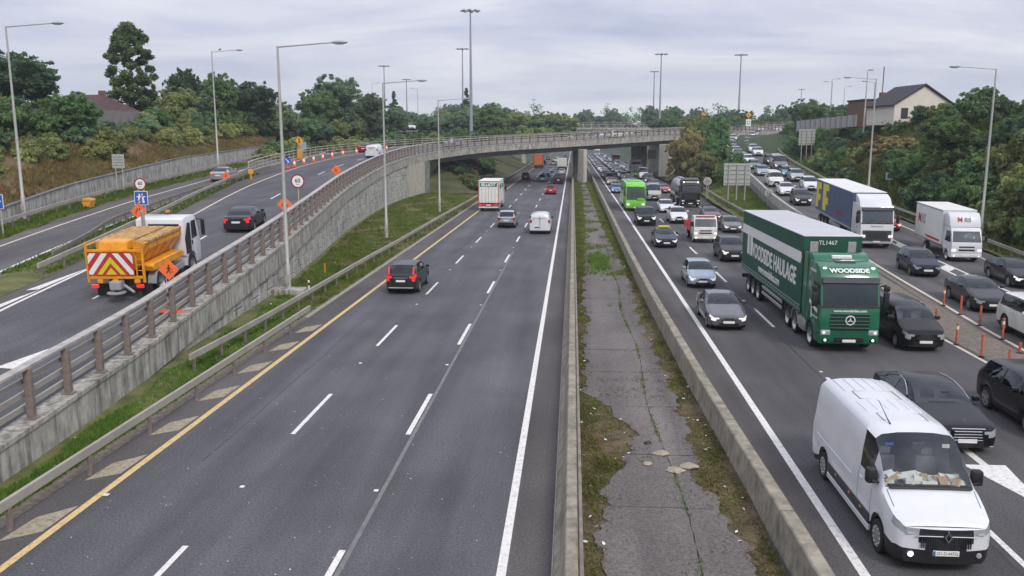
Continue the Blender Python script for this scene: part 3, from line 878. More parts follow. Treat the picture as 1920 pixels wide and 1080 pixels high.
# --- median: soil, broken asphalt strip
YM = frange(4, 620, 1.0 if False else 2.0)
S(sheet('median_ground', [(.2, y, .03) for y in YM], [(4.5, y, .05) for y in YM], 'median_soil', 5, bumpf=lambda x, y, t: .03 * math.sin(x * 3 + y * .9)))
ML = [(4, .7), (16.8, .72), (19.5, .83), (21.2, 1.05), (22.4, 1.45), (23.4, 1.8), (25.4, 1.96), (27, 1.35), (29.4, .5), (33, .62), (37, .55), (41.5, .93), (45, .62), (50, .75), (59, .89), (70, 1.1), (90, 1.3), (120, 1.5), (170, 1.7)]
MR = [(4, 4.0), (17.1, 3.9), (19.7, 3.66), (21.6, 3.3), (22.6, 3.45), (25.3, 3.62), (30, 3.55), (33.6, 3.5), (41.7, 3.4), (50, 3.55), (59.5, 3.6), (70, 3.3), (90, 3.0), (120, 2.9), (170, 2.6)]
pv = empty('median_paving', (0, 0, 0)); S(pv)
def rag(y, k): return .10 * math.sin(y * 2.3 + k) + .07 * math.sin(y * 5.1 + k) + .05 * math.sin(y * 13.7 + 2 * k) + .05 * rng.uniform(-1, 1)
yb = 4.0; k = 0
while yb < 165:
    ye = yb + (rng.uniform(3.2, 5.0) if yb < 60 else 7.0)
    ys = frange(yb + .02, ye - .02, .22 if yb < 50 else .6)
    mid = [2.72 + .12 * math.sin(y * .4) for y in ys]
    for side in (0, 1):
        if side == 0:
            a = [(ix(ML, y) + rag(y, 1), y) for y in ys]; b = [(m_ - .012 + .01 * math.sin(y * 9), y) for m_, y in zip(mid, ys)]
        else:
            a = [(m_ + .012 + .016 * math.sin(y * 7), y) for m_, y in zip(mid, ys)]; b = [(ix(MR, y) + rag(y, 5), y) for y in ys]
        mb = MB(); zt = .088 + rng.uniform(-.008, .008)
        n = len(a); v = []; f = []
        for (p, q) in zip(a, b):
            v += [(p[0], p[1], zt), (q[0], q[1], zt), (p[0] - .03, p[1], .0), (q[0] + .03, q[1], .0)]
        for i in range(n - 1):
            c = i * 4
            f += [(c, c + 1, c + 5, c + 4), (c + 2, c, c + 4, c + 6), (c + 1, c + 3, c + 7, c + 5)]
        f += [(0, 2, 3, 1), (4 * n - 4, 4 * n - 3, 4 * n - 1, 4 * n - 2)]
        mb.add(v, f); mb.build('paving_slab', 'asphalt_median', pv)
    yb = ye; k += 1

# --- median barriers
bar = empty('median_barrier', (0, 10, 0), 0, 'long low concrete barrier along the carriageway of departing traffic', 'barrier')
def seg_parts(parent, name, prof, xf, y0, y1, L, m, gap=.012, zf=lambda y: 0.0):
    y = y0
    while y < y1:
        e = min(y + L, y1)
        ys = frange(y + gap, e - gap, 3.0)
        fr_ = [((xf(t), t - (parent.location.y), zf(t)), (1, 0, 0)) for t in ys]
        MB().sweep(prof, fr_).build(name, m, parent)
        y = e
seg_parts(bar, 'barrier_segment', [(-.30, .0), (-.30, .09), (-.17, .30), (-.06, .80), (-.03, .83), (.17, .83), (.20, .80), (.20, 0)], lambda y: 0.0, 8, 300, 6.0, 'concrete_barrier')
fr_ = [((0.0, t - 10, 0), (1, 0, 0)) for t in frange(8, 300, 8)]
MB().sweep([(.235, .62), (.31, .62), (.31, .80), (.235, .80)], fr_).build('steel_rail', 'galvanised_dull', bar)
MB().sweep([(-.335, .0), (-.305, .0), (-.305, .10), (-.335, .10)], fr_).build('foot_rail', 'kerb', bar)
def rwx(y): return float(np.interp(y, [0, 10, 17, 29, 45, 60, 180, 300], [4.95, 4.88, 4.80, 4.50, 4.28, 4.18, 4.2, 4.25]))
bar2 = empty('median_wall', (0, 10, 0), 0, 'lichen stained concrete wall along the carriageway of queuing traffic', 'barrier')
seg_parts(bar2, 'barrier_segment', [(-.20, 0), (-.17, .22), (-.13, .80), (-.10, .83), (.17, .83), (.20, .80), (.26, .25), (.34, .10), (.34, 0)], rwx, 6, 300, 4.0, 'concrete_barrier', gap=.016)

# --- ramp retaining wall: beams, stone-pattern panels
wallroot = empty('retaining_wall', (RAMP[0][0], RAMP[0][1], 0), 0, 'tall grey retaining wall of staggered concrete panels carrying the ramp', 'wall')
def rel(p, root): return (p[0] - root.location.x, p[1] - root.location.y, p[2] - root.location.z)
BEAM_H = 1.2
nseg = int(sarc[-1] / 3.0)
for k in range(nseg):
    s0, s1 = k * 3.0 + .012, k * 3.0 + 2.985
    frs = []
    for s in (s0, s0 + 1, s0 + 2, s1):
        p, d, n = ramp_frame(s); frs.append((rel(p, wallroot), n))
    MB().sweep([(.62, 0), (-.05, 0), (-.05, -.13), (0, -.17), (0, -BEAM_H), (.28, -BEAM_H), (.62, -.5)], frs).build('beam_segment', 'concrete_beam', wallroot)
S_END = s_of_y(123.5)
s = 0.0; col = 0
bk = []
for s_ in frange(0, sY(134), 1.5):
    p, d, n = ramp_frame(s_); bk.append((p, n))
A = [rel(p + n * .27 + np.array([0, 0, -1.1]), wallroot) for p, n in bk]; B = [rel((p + n * .27) * np.array([1, 1, 0]) + np.array([0, 0, -.2]), wallroot) for p, n in bk]
sheet('backing', A, B, 'joint_dark', 1, wallroot)
while s < S_END:
    w = 1.42 + rng.uniform(-.12, .12)
    p0, d0, n0 = ramp_frame(s + .03); p1, d1_, n1 = ramp_frame(s + w - .03)
    t0, t1 = p0[2] - BEAM_H - .02, p1[2] - BEAM_H - .02
    zb = .12
    zrow = zb - (.62 if col % 2 else 0.05)
    while zrow < max(t0, t1):
        h = 1.15 + rng.uniform(-.1, .1)
        lo = max(zrow + .03, zb); hi = zrow + h - .03
        pieces = [(0.0, 1.0)]
        if rng.random() < .22: pieces = [(0, .48 + rng.uniform(-.1, .1))]; pieces.append((pieces[0][1], 1.0))
        for a, b in pieces:
            hi0 = min(hi, t0 + (t1 - t0) * a); hi1 = min(hi, t0 + (t1 - t0) * b)
            if hi0 - lo < .05 or hi1 - lo < .05: continue
            q0 = p0 + (p1 - p0) * (a + (.012 if a else 0)); q1 = p0 + (p1 - p0) * (b - (.012 if b < 1 else 0))
            of = .12 + rng.uniform(-.012, .012)
            notch = rng.uniform(-.05, .05)
            f0 = q0 + n0 * of; f1 = q1 + n1 * of; g0 = q0 + n0 * .30; g1 = q1 + n1 * .30
            def P(q, z): return rel((q[0], q[1], z), wallroot)
            c = .025
            i0 = f0 + (f1 - f0) * .02; i1 = f1 - (f1 - f0) * .02
            ins = n0 * .03
            mb = MB()
            mb.add([P(i0, lo + c), P(i1, lo + c), P(i1, hi1 - c), P(i0, hi0 - c),
                    P(f0 + ins, lo), P(f1 + ins, lo), P(f1 + ins, hi1), P(f0 + ins, hi0),
                    P(g0, lo), P(g1, lo), P(g1, hi1), P(g0, hi0)],
                   [(0, 1, 2, 3), (0, 4, 5, 1), (1, 5, 6, 2), (2, 6, 7, 3), (3, 7, 4, 0), (4, 8, 9, 5), (5, 9, 10, 6), (6, 10, 11, 7), (7, 11, 8, 4)])
            mb.build('panel', rng.choice(['concrete_panel', 'concrete_panel', 'concrete_panel_b', 'concrete_panel_c']), wallroot)
        zrow += h
    s += w; col += 1
# ribbed pale end panels beside the opening
for s0 in frange(sY(124.2), sY(133.0), 1.1)[:-1]:
    for kk in range(3):
        a, b = s0 + kk * .36 + .02, s0 + kk * .36 + .32
        pa, da, na = ramp_frame(a); pb, db, nb = ramp_frame(b)
        top = pa[2] - BEAM_H - .02
        mb = MB()
        v = [pa + na * -.02, pb + nb * -.02, pb + nb * .3, pa + na * .3]
        mb.add([rel((q[0], q[1], .15), wallroot) for q in v] + [rel((q[0], q[1], top), wallroot) for q in v],
               [(0, 3, 2, 1), (4, 5, 6, 7), (0, 1, 5, 4), (1, 2, 6, 5), (2, 3, 7, 6), (3, 0, 4, 7)])
        mb.build('rib_panel', 'concrete_light', wallroot)

# --- parapet railing: posts and four rails
rl = empty('parapet_railing', (RAMP[0][0], RAMP[0][1], 0), 0, 'brown steel parapet railing on the wall top with stout posts', 'railing')
pm = MB(); pm.rbox(-.085, .085, -.10, .10, 0, 1.40, .012, 1).rbox(-.16, .16, -.17, .17, 0, .05, .01, 1)
pm.rbox(-.09, .09, -.10, .10, 1.40, 1.425, .005, 1)
post_me = pm.mesh('post', 'post_steel')
bm_ = MB()
bm_.rbox(-.035, .035, .07, .20, 0, .07, .008, 1)
brk_me = bm_.mesh('bracket', 'post_steel')
s = .6
while s < sarc[-1]:
    p, d, n = ramp_frame(s)
    o = link('post', post_me, rl); o.location = rel(p + n * .24, rl); o.rotation_euler = (0, 0, math.atan2(d[1], d[0]))
    for z_ in (.30, .66, 1.02):
        b = link('bracket', brk_me, o); b.location = (0, 0, z_)
    s += 2.13
rf = []
for s in frange(.2, sarc[-1], 2.13):
    p, d, n = ramp_frame(s); rf.append((rel(p, rl), n))
for z, hh, m_ in ((.24, .16, 'rail_steel'), (.61, .16, 'rail_steel'), (.98, .16, 'rail_steel')):
    MB().sweep([(.40, z), (.47, z), (.47, z + hh), (.40, z + hh)], rf).build('rail', m_, rl)
MB().sweep([(.18, 1.43), (.48, 1.43), (.48, 1.50), (.18, 1.50)], rf).build('top_rail', 'galvanised', rl)
# far parapet of the ramp and bridge
rl2 = empty('far_parapet_railing', (-38, 100, 0), 0, 'grey steel railing on the outer edge of the curving flyover ramp', 'railing')
ff = []
for s in frange(sY(96), sarc[-1], 2.0):
    p, d, n = ramp_frame(s); ff.append((rel(p + n * off_guard(p[1]), rl2), n))
for z, hh in ((.45, .10), (.85, .10)):
    MB().sweep([(-.05, z), (.05, z), (.05, z + hh), (-.05, z + hh)], ff).build('rail', 'rail_steel', rl2)
MB().sweep([(-.1, 1.22), (.1, 1.22), (.1, 1.29), (-.1, 1.29)], ff).build('top_rail', 'galvanised', rl2)
MB().sweep([(-.15, -.12), (.3, -.12), (.3, .12), (-.15, .12)], ff).build('kerb_beam', 'concrete_beam', rl2)
fp = MB().rbox(-.05, .05, -.05, .05, .1, 1.22, .01, 1).mesh('post', 'galvanised')
for i in range(0, len(ff), 1):
    o = link('post', fp, rl2); o.location = ff[i][0]

# --- flyover span and piers
br = empty('flyover_bridge', (-22, 134, 0), 0, 'curved concrete flyover crossing above both carriageways on slim piers', 'bridge')
df = []
for s in frange(sY(133.2), sarc[-1], 2.0):
    p, d, n = ramp_frame(s); df.append((rel(p, br), n))
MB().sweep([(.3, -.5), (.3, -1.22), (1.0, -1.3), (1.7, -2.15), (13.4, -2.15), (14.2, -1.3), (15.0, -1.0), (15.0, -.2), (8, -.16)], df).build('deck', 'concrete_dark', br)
def pier(x, y, w, dpt, z0, z1, rz, m_='concrete_light'):
    mb = MB(); mb.rbox(-w / 2, w / 2, -dpt / 2, dpt / 2, 0, z1 - z0, .08, 2)
    o = mb.build('pier', m_, br); o.location = rel((x, y, z0), br); o.rotation_euler = (0, 0, rz)
    return o
pier(2.0, 172.5, 1.0, 1.6, 0, 6.6, R(45)); pier(.9, 184.5, 1.0, 1.6, 0, 6.7, R(45))
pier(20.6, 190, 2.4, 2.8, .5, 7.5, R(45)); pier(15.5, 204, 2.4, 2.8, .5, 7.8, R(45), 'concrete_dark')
mb = MB(); mb.rbox(-8, 8, -.6, .6, 0, 5.4, .05, 1)
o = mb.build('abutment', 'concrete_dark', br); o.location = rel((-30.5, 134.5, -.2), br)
mb = MB(); mb.rbox(-7, 7, -.8, .8, 0, 7.6, .05, 1)
o = mb.build('abutment', 'concrete_panel', br); o.location = rel((24.5, 212, .2), br); o.rotation_euler = (0, 0, R(135))

# --- second bridge far behind
b2 = empty('far_bridge', (0, 285, 0), 0, 'level grey road bridge with thin railings far behind the flyover', 'bridge')
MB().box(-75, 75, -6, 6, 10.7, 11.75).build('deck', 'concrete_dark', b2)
MB().rbox(-75, 75, -6.3, -5.95, 11.4, 12.05, .04, 1).rbox(-75, 75, 5.95, 6.3, 11.4, 12.2, .04, 1).build('kerb_beam', 'concrete_beam', b2)
pr = MB()
for x in frange(-74, 74, 2.5):
    pr.box(x - .05, x + .05, -6.15, -6.05, 12.0, 13.1).box(x - .05, x + .05, 6.05, 6.15, 12.0, 13.9)
pr.build('railing_posts', 'galvanised', b2)
pr = MB()
for z in (12.45, 13.05): pr.box(-75, 75, -6.16, -6.04, z, z + .09)
for z in (12.6, 13.2, 13.85): pr.box(-75, 75, 6.04, 6.16, z, z + .08)
pr.build('rails', 'galvanised', b2)
for x in (2, -16, 21): MB().rbox(x - .6, x + .6, -4, 4, 0, 10.7, .05, 1).build('pier', 'concrete_light', b2)

# --- guard rails
gpost = MB().rbox(-.045, .045, -.06, .06, -.1, .70, .008, 1).mesh('post', 'post_steel')
BEAM = [(-.05, .53), (.05, .53), (.05, .60), (.025, .64), (.05, .68), (.05, .75), (-.05, .75)]
def guardrail(pts, label, step=2.4, prof=BEAM, m_='rail_steel', pm_=gpost, ends=True, group=None, spl=True, post_from=0.0):
    path = spline(pts, 2.0) if spl else np.array(pts, float)
    g = empty('guard_rail', tuple(path[0]), 0, label, 'guard rail', group)
    frs = [(rel(p, g), n) for p, n in frames_of(path)]
    MB().sweep(prof, frs).build('beam', m_, g)
    sa = np.concatenate([[0], np.cumsum(np.linalg.norm(np.diff(path[:, :2], axis=0), axis=1))])
    s = .3 + post_from
    while s < sa[-1]:
        q = [np.interp(s, sa, path[:, k]) for k in range(3)]
        o = link('post', pm_, g); o.location = rel(q, g)
        s += step
    return g
guardrail([(-12.78, y, .04) for y in (4, 12, 21, 28, 34, 40.3)], 'grey guard rail beside the tan hatched hard shoulder', 3.3)
guardrail([(-14.2, 30.1, .16), (-14.05, 36.4, .14), (-14.03, 46.8, .12), (-14.0, 58, .12), (-13.9, 66, .1), (-13.8, 92, .08), (-13.55, 118, .06), (-13.5, 170, .05), (-13.6, 300, .05)], 'long galvanised guard rail along the grass verge under the tall wall', 2.4)
gp = [(p[0] + n[0] * (off_guard(p[1])), p[1] + n[1] * off_guard(p[1]), p[2] - .08) for p, n in fr if 39 < p[1] < 97]
guardrail(gp[::4] + [gp[-1]], 'guard rail on the outer edge of the ramp beside the grass strip', 2.4)
gp2 = [(ix(SLW, y) + .75, y, zr(y) + .03) for y in frange(44.5, 99, 6)]
gp2 = [(ix(SLW, y) + float(np.interp(y, [44, 54, 99], [2.2, .8, .75])), y, zr(y) + .03) for y in frange(42.0, 99, 6)]
guardrail(gp2, 'dark guard rail between the grass strip and the outer slip road', 2.4, m_='galvanised_dull')
guardrail([(ix(LBX, y), y, zr(y) + .06) for y in frange(6, 128, 8)], 'grey guard rail in front of the low concrete wall', 2.4)
guardrail([(ix(GRX, y), y, .05) for y in frange(64, 178, 8)] + [(24, 220, .05), (24.5, 300, .05)], 'guard rail at the foot of the grassy bank under the big sign', 2.4)
guardrail([(guard_rx(y), y, slz(y) + .05) for y in frange(6, 236, 8)], 'long guard rail beside the wooded bank right of the queue', 2.4)

# --- low wall on the left, panel by panel
lw = empty('low_concrete_wall', (wall_x(20), 20, 0), 0, 'low grey concrete panel wall at the foot of the brown bank', 'wall')
y = 6.0
while y < 132:
    e = y + 1.45
    pts = [(wall_x(t), t) for t in (y + .012, e - .012)]
    zt = [wall_top(t) for t in (y, e)]; z0 = [zr(t) - .2 for t in (y, e)]
    mb = MB(); v = []
    for off in (0, -.22):
        for i in (0, 1): v.append(rel((pts[i][0] + off, pts[i][1], z0[i]), lw))
        for i in (1, 0): v.append(rel((pts[i][0] + off, pts[i][1], zt[i]), lw))
    mb.add(v, [(0, 1, 2, 3), (7, 6, 5, 4), (0, 4, 5, 1), (1, 5, 6, 2), (2, 6, 7, 3), (3, 7, 4, 0)])
    mb.build('panel', 'concrete_wall_grey', lw)
    y = e
cf = [((rel((wall_x(t) - .11, t, wall_top(t)), lw)), (1, 0, 0)) for t in frange(6, 132, 4)]
MB().sweep([(-.17, .003), (.17, .003), (.17, .09), (-.17, .09)], cf).build('coping', 'concrete_dark', lw)
# edge wall of the right slip road
ew = empty('slip_edge_wall', (slx(70), 70, 0), 0, 'concrete edge wall carrying the climbing slip road above the grass', 'wall')
y = 66.0
while y < 196:
    e = y + 3.0
    v = []
    for off in (-.62, -.92):
        for t in (y + .01, e - .01): v.append(rel((slx(t) + off, t, slz(t) - .25), ew))
        for t in (e - .01, y + .01): v.append(rel((slx(t) + off, t, slz(t) + float(np.interp(t, [66, 78], [.3, .72]))), ew))
    MB().add(v, [(0, 1, 2, 3), (7, 6, 5, 4), (0, 4, 5, 1), (1, 5, 6, 2), (2, 6, 7, 3), (3, 7, 4, 0)]).build('panel', 'concrete_panel', ew)
    y = e
A = [rel((slx(t) - .86, t, slz(t) - .24), ew) for t in frange(74, 196, 3)]; B = [rel((slx(t) - 1.15, t, wfoot(t) - .2), ew) for t in frange(74, 196, 3)]
sheet('stone_facing', A, B, 'rock', 4, ew, bumpf=lambda x, y, t: .1 * math.sin(x * 5 + y * 4.3))
# ============================================================ VEHICLES
# local axes: +x forward, +y the vehicle's left, z up; origin on the ground under the middle
def interp(tab, u): return float(np.interp(u, [t[0] for t in tab], [t[1] for t in tab]))

def wheel_meshes(Rw, w, style='alloy', n=22):
    t = MB(); t.lathe([(Rw * .66, -w / 2 * .9), (Rw * .9, -w / 2), (Rw * .985, -w / 2 * .8), (Rw, -w * .2), (Rw, w * .2), (Rw * .985, w / 2 * .8), (Rw * .9, w / 2), (Rw * .66, w / 2 * .9)], n)
    r = MB()
    if style == 'truck':
        r.lathe([(Rw * .67, -w * .45), (Rw * .62, -w * .30), (Rw * .45, -w * .05), (Rw * .2, -w * .02), (Rw * .2, -w * .42), (0.001, -w * .44)], 18)
        r.lathe([(Rw * .67, w * .45), (Rw * .62, w * .1), (0.001, w * .1)], 18)
        for k in range(8):
            a = 2 * math.pi * k / 8; r.rbox(Rw * .33 * math.cos(a) - .025, Rw * .33 * math.cos(a) + .025, -w * .16, -w * .02, Rw * .33 * math.sin(a) - .025, Rw * .33 * math.sin(a) + .025, .008, 1)
    elif style == 'steel':
        r.lathe([(Rw * .67, -w * .45), (Rw * .60, -w * .35), (Rw * .40, -w * .44), (Rw * .16, -w * .38), (0.001, -w * .38)], 18)
        r.lathe([(Rw * .67, w * .45), (Rw * .6, w * .1), (0.001, w * .1)], 18)
        for k in range(10):
            a = 2 * math.pi * k / 10; c, s_ = Rw * .52 * math.cos(a), Rw * .52 * math.sin(a)
            r.rbox(c - .03, c + .03, -w * .50, -w * .36, s_ - .03, s_ + .03, .01, 1)
    else:
        r.lathe([(Rw * .68, -w * .46), (Rw * .63, -w * .44), (Rw * .62, -w * .1), (0.001, -w * .1)], 20)
        r.lathe([(Rw * .68, w * .46), (Rw * .62, w * .1), (0.001, w * .1)], 16)
        for k in range(5):
            a = 2 * math.pi * k / 5
            da = .20
            pts = []
            for rr, wd in ((.06, .20), (.64, .13)):
                for sg in (-1, 1):
                    aa = a + sg * wd * (1 if rr > .3 else 3.2)
                    pts.append((Rw * rr * math.cos(aa), Rw * rr * math.sin(aa)))
            q = [pts[0], pts[1], pts[3], pts[2]]
            r.add([(p[0], -w * .44, p[1]) for p in q] + [(p[0], -w * .2, p[1]) for p in q], [(0, 1, 2, 3), (0, 4, 5, 1), (1, 5, 6, 2), (2, 6, 7, 3), (3, 7, 4, 0)])
        r.lathe([(Rw * .16, -w * .44), (Rw * .12, -w * .47), (0.001, -w * .47)], 12)
    return t.mesh('tyre', 'tyre', 40), r.mesh('rim', 'rim', 35)

CARS = {
 # u measured from the nose: a cowl, b roof front, c roof rear, d rear glass foot, sd side glass end, bp B pillar
 'hatch':  dict(L=4.0, W=1.72, H=1.47, wb=2.5, fo=.80, R=.30, zl=.20, a=1.02, b=1.72, c=3.45, d=3.86, sd=3.35, bp=2.42, zn=.74, zc=.96, zt=1.0, rw=.74),
 'saloon': dict(L=4.75, W=1.83, H=1.45, wb=2.82, fo=.86, R=.32, zl=.19, a=1.42, b=2.18, c=3.42, d=4.12, sd=3.62, bp=2.86, zn=.74, zc=.97, zt=1.03, rw=.70),
 'exec':   dict(L=5.2, W=1.93, H=1.49, wb=3.15, fo=.88, R=.35, zl=.18, a=1.55, b=2.38, c=3.70, d=4.50, sd=3.95, bp=3.05, zn=.80, zc=1.0, zt=1.05, rw=.70),
 'suv':    dict(L=4.5, W=1.86, H=1.66, wb=2.68, fo=.88, R=.36, zl=.26, a=1.22, b=1.90, c=3.95, d=4.34, sd=3.98, bp=2.68, zn=.90, zc=1.12, zt=1.16, rw=.75),
 'offroad': dict(L=4.9, W=2.0, H=1.82, wb=2.9, fo=.86, R=.39, zl=.29, a=1.30, b=1.86, c=4.45, d=4.74, sd=4.45, bp=2.85, zn=1.02, zc=1.20, zt=1.22, rw=.80),
 'estate': dict(L=4.7, W=1.82, H=1.49, wb=2.72, fo=.88, R=.32, zl=.19, a=1.36, b=2.1, c=4.15, d=4.56, sd=4.2, bp=2.82, zn=.74, zc=.97, zt=1.02, rw=.72),
 'mpv':    dict(L=4.4, W=1.8, H=1.66, wb=2.72, fo=.85, R=.32, zl=.2, a=.98, b=1.75, c=3.95, d=4.28, sd=3.95, bp=2.55, zn=.84, zc=1.08, zt=1.08, rw=.77),
 'smallvan': dict(L=4.38, W=1.81, H=1.82, wb=2.73, fo=.93, R=.32, zl=.2, a=1.05, b=1.72, c=4.28, d=4.36, sd=2.35, bp=9, zn=.90, zc=1.12, zt=1.1, rw=.83, van=1),
 'midvan': dict(L=4.9, W=1.95, H=1.95, wb=3.0, fo=.95, R=.34, zl=.2, a=1.05, b=1.75, c=4.80, d=4.88, sd=2.40, bp=9, zn=.95, zc=1.2, zt=1.15, rw=.84, van=1),
 'bigvan': dict(L=6.1, W=2.07, H=2.52, wb=4.05, fo=.95, R=.36, zl=.22, a=.92, b=1.85, c=5.98, d=6.08, sd=2.30, bp=9, zn=1.14, zc=1.44, zt=1.3, rw=.87, van=1),
}

def split_mesh(me, name):
    """one mesh for each connected piece"""
    n = len(me.vertices); par = list(range(n))
    def find(a):
        while par[a] != a:
            par[a] = par[par[a]]; a = par[a]
        return a
    for e in me.edges:
        a, b = find(e.vertices[0]), find(e.vertices[1])
        if a != b: par[a] = b
    gr = {}
    for p in me.polygons:
        gr.setdefault(find(p.vertices[0]), []).append(tuple(p.vertices))
    if len(gr) < 2: return [me]
    out = []
    for fs in gr.values():
        ids = sorted({i for f in fs for i in f}); mp = {v: k for k, v in enumerate(ids)}
        m2 = bpy.data.meshes.new(name)
        m2.from_pydata([tuple(me.vertices[i].co) for i in ids], [], [tuple(mp[i] for i in f) for f in fs]); m2.update()
        out.append(m2)
    return out

def car_parts(kind, lite=False, detail=None):
    """list of (name, mesh, material key or 'PAINT', parent name, location, mirror)"""
    c = CARS[kind]; L, W, H = c['L'], c['W'], c['H']; van = c.get('van')
    hw = W / 2
    fa = c['fo']; ra = c['fo'] + c['wb']; Rw = c['R']; Ra = Rw + .055
    zn, zc, zt = c['zn'], c['zc'], c['zt']
    a, b_, cc, d = c['a'], c['b'], c['c'], c['d']
    belt = [(0, zn - .10), (.10, zn - .02), (.3, zn + .02), (a, zc), (a + .9, zc + .015), (d, zt), (L - .28, zt - .01), (L - .08, zt - .06), (L, zt - .11)]
    if van:
        belt = [(0, zn - .12), (.10, zn - .03), (.3, zn + .03), (a, zc), (a + 1.2, zc + .02), (L, zc + .02)]
        top = [(0, zn - .09), (.10, zn + .02), (.35, zn + .10), (a, zc + .10), ((a + b_) / 2, (zc + H) / 2 + .10), (b_, H - .10), (b_ + .5, H), (L * .6, H), (cc - .2, H - .01), (cc, H - .03), (d, H - .10), (L, H - .3)]
        rws = [(0, .88), (.3, .87), (a, .88), (b_, c['rw'] - .04), (b_ + .5, c['rw']), (L, c['rw'] - .01)]
        wid = [(0, .80), (.05, .87), (.16, .94), (.4, .985), (.8, 1), (L - .1, 1), (L - .03, .985), (L, .96)]
        eps = [(0, .02), (a, .05), (b_, .16), (b_ + .5, .20), (L - .1, .20), (L, .2)]
    else:
        deck = zt + .035
        top = [(0, zn - .075), (.10, zn + .01), (.3, zn + .065), (a, zc + .055), ((a + b_) / 2, (zc + .055 + H - .05) / 2 + .035), (b_, H - .045), (b_ + .35, H - .008), ((b_ + cc) / 2, H), (cc, H - .05),
               ((cc + d) / 2, (H - .05 + deck) / 2 + .04), (d, deck), (L - .22, deck - .02), (L - .06, deck - .07), (L, deck - .13)]
        rws = [(0, .86), (.3, .86), (a, .865), (b_, c['rw']), ((b_ + cc) / 2, c['rw'] + .01), (cc, c['rw'] - .02), (d, .80), (L, .84)]
        wid = [(0, .76), (.04, .84), (.12, .915), (.26, .96), (.5, .99), (1.0, 1), (L - 1.0, 1), (L - .5, .98), (L - .2, .945), (L - .07, .89), (L, .83)]
        eps = [(0, .01), (a, .03), (b_, .055), (cc, .055), (d, .03), (L, .02)]
    us = [0, .035, .09, .17, .28, a, b_, (2 * a + b_) / 3, (a + 2 * b_) / 3, b_ + .18, b_ + .35, cc, d, (cc + d) / 2, L - .28, L - .15, L - .06, L]
    for w0 in (fa, ra):
        us += [w0 + Ra * k for k in (-1.04, -1.0, -.93, -.75, -.45, 0, .45, .75, .93, 1.0, 1.04)]
    us += [c['bp'] - .045, c['bp'] + .045, c['sd'], a + .38 * (b_ - a)] if not van else [c['sd'], a + .38 * (b_ - a), c['sd'] + .1]
    us += [L * k / 9 for k in range(1, 9)]
    us = sorted(u for u in us if 0 <= u <= L)
    st = []
    keep = {round(x, 4) for x in (0, L, a, b_, cc, d, c['sd'])}
    for u in us:
        if st and u - st[-1] < .022:
            if round(u, 4) in keep: st[-1] = u
            continue
        st.append(u)
    NR = 11
    rings = []
    def ring_at(u):
        w = interp(wid, u) * hw; zbelt = interp(belt, u); ztop = max(interp(top, u), zbelt + .012); rw = interp(rws, u) * w
        zb = c['zl'] + (0.05 if u < .1 or u > L - .1 else 0)
        for w0 in (fa, ra):
            dx = abs(u - w0)
            if dx <= Ra * 1.001:
                zb = Rw + math.sqrt(max(Ra * Ra - dx * dx, 0)) if dx < Ra * .999 else max(Rw, zb)
        h = zbelt - zb
        ep = interp(eps, u)
        pts = [(w * .93, zb), (w * .975, zb + .13 * h), (w, zb + .40 * h), (w * .998, zb + .60 * h), (w * .99, zb + .82 * h), (w * .955, zbelt)]
        p5, p7 = pts[5], (rw, ztop - ep)
        if p7[1] < zbelt + .004: p7 = (rw, zbelt + .004)
        p6 = ((p5[0] + p7[0]) / 2 + (.012 if p7[1] - p5[1] > .2 else 0), (p5[1] + p7[1]) / 2)
        pts += [p6, p7, (rw * .86, ztop - ep * .38), (rw * .45, ztop - ep * .06), (0.0, ztop)]
        return pts
    rings = [ring_at(u) for u in st]
    parts = {}
    def cell(part, quad):
        parts.setdefault(part, MB()).add(quad, [(0, 1, 2, 3)])
    for i in range(len(st) - 1):
        u0, u1 = st[i], st[i + 1]; um = (u0 + u1) / 2
        for j in range(NR - 1):
            part = 'body'
            if a < um < b_:
                if j >= 7: part = 'windscreen'
                elif j == 5 and um > a + .30 * (b_ - a): part = 'side_window'
                elif j == 6 and um > a + .62 * (b_ - a): part = 'side_window'
            elif b_ < um < c['sd'] and j in (5, 6):
                part = 'side_window'
                if not van and abs(um - c['bp']) < .05: part = 'pillar'
            elif cc < um < d and j >= 7 and not van: part = 'rear_window'
            elif detail == 'master' and um < .26 and j == 4: part = 'headlight'
            elif detail == 'master' and um < fa - Ra - .02 and j in (0, 1): part = 'bumper_trim'
            elif um < .28 and j == 4 and detail != 'master': part = 'headlight'
            elif um < .09 and j == 3 and detail != 'master': part = 'headlight'
            elif um > L - .24 and j == 4 and not van: part = 'tail_light'
            elif um > L - .10 and j == 3 and not van: part = 'tail_light'
            if j == 0 and part == 'body': part = 'sill_trim'
            if van and um > L - .09 and j in (4, 5): part = 'tail_light'
            p, q = rings[i], rings[i + 1]
            X0, X1 = L / 2 - u0, L / 2 - u1
            for sg in (1, -1):
                cell(part, [(X0, sg * p[j][0], p[j][1]), (X1, sg * q[j][0], q[j][1]), (X1, sg * q[j + 1][0], q[j + 1][1]), (X0, sg * p[j + 1][0], p[j + 1][1])])
    NC = 12
    def cap(ri, X, sgn, bulge, rule):
        pts = rings[ri]; wmax = max(p[0] for p in pts)
        for j in range(NR - 1):
            for k in range(NC):
                def P(jj, kk):
                    y = pts[jj][0] * (2 * kk / NC - 1)
                    zz = pts[jj][1]
                    bz = 1.0 - .35 * abs(jj - 2.5) / 4
                    return (X + sgn * bulge * bz * (1 - (y / wmax) ** 2), y, zz)
                cell(rule(j, k), [P(j, k), P(j, k + 1), P(j + 1, k + 1), P(j + 1, k)])
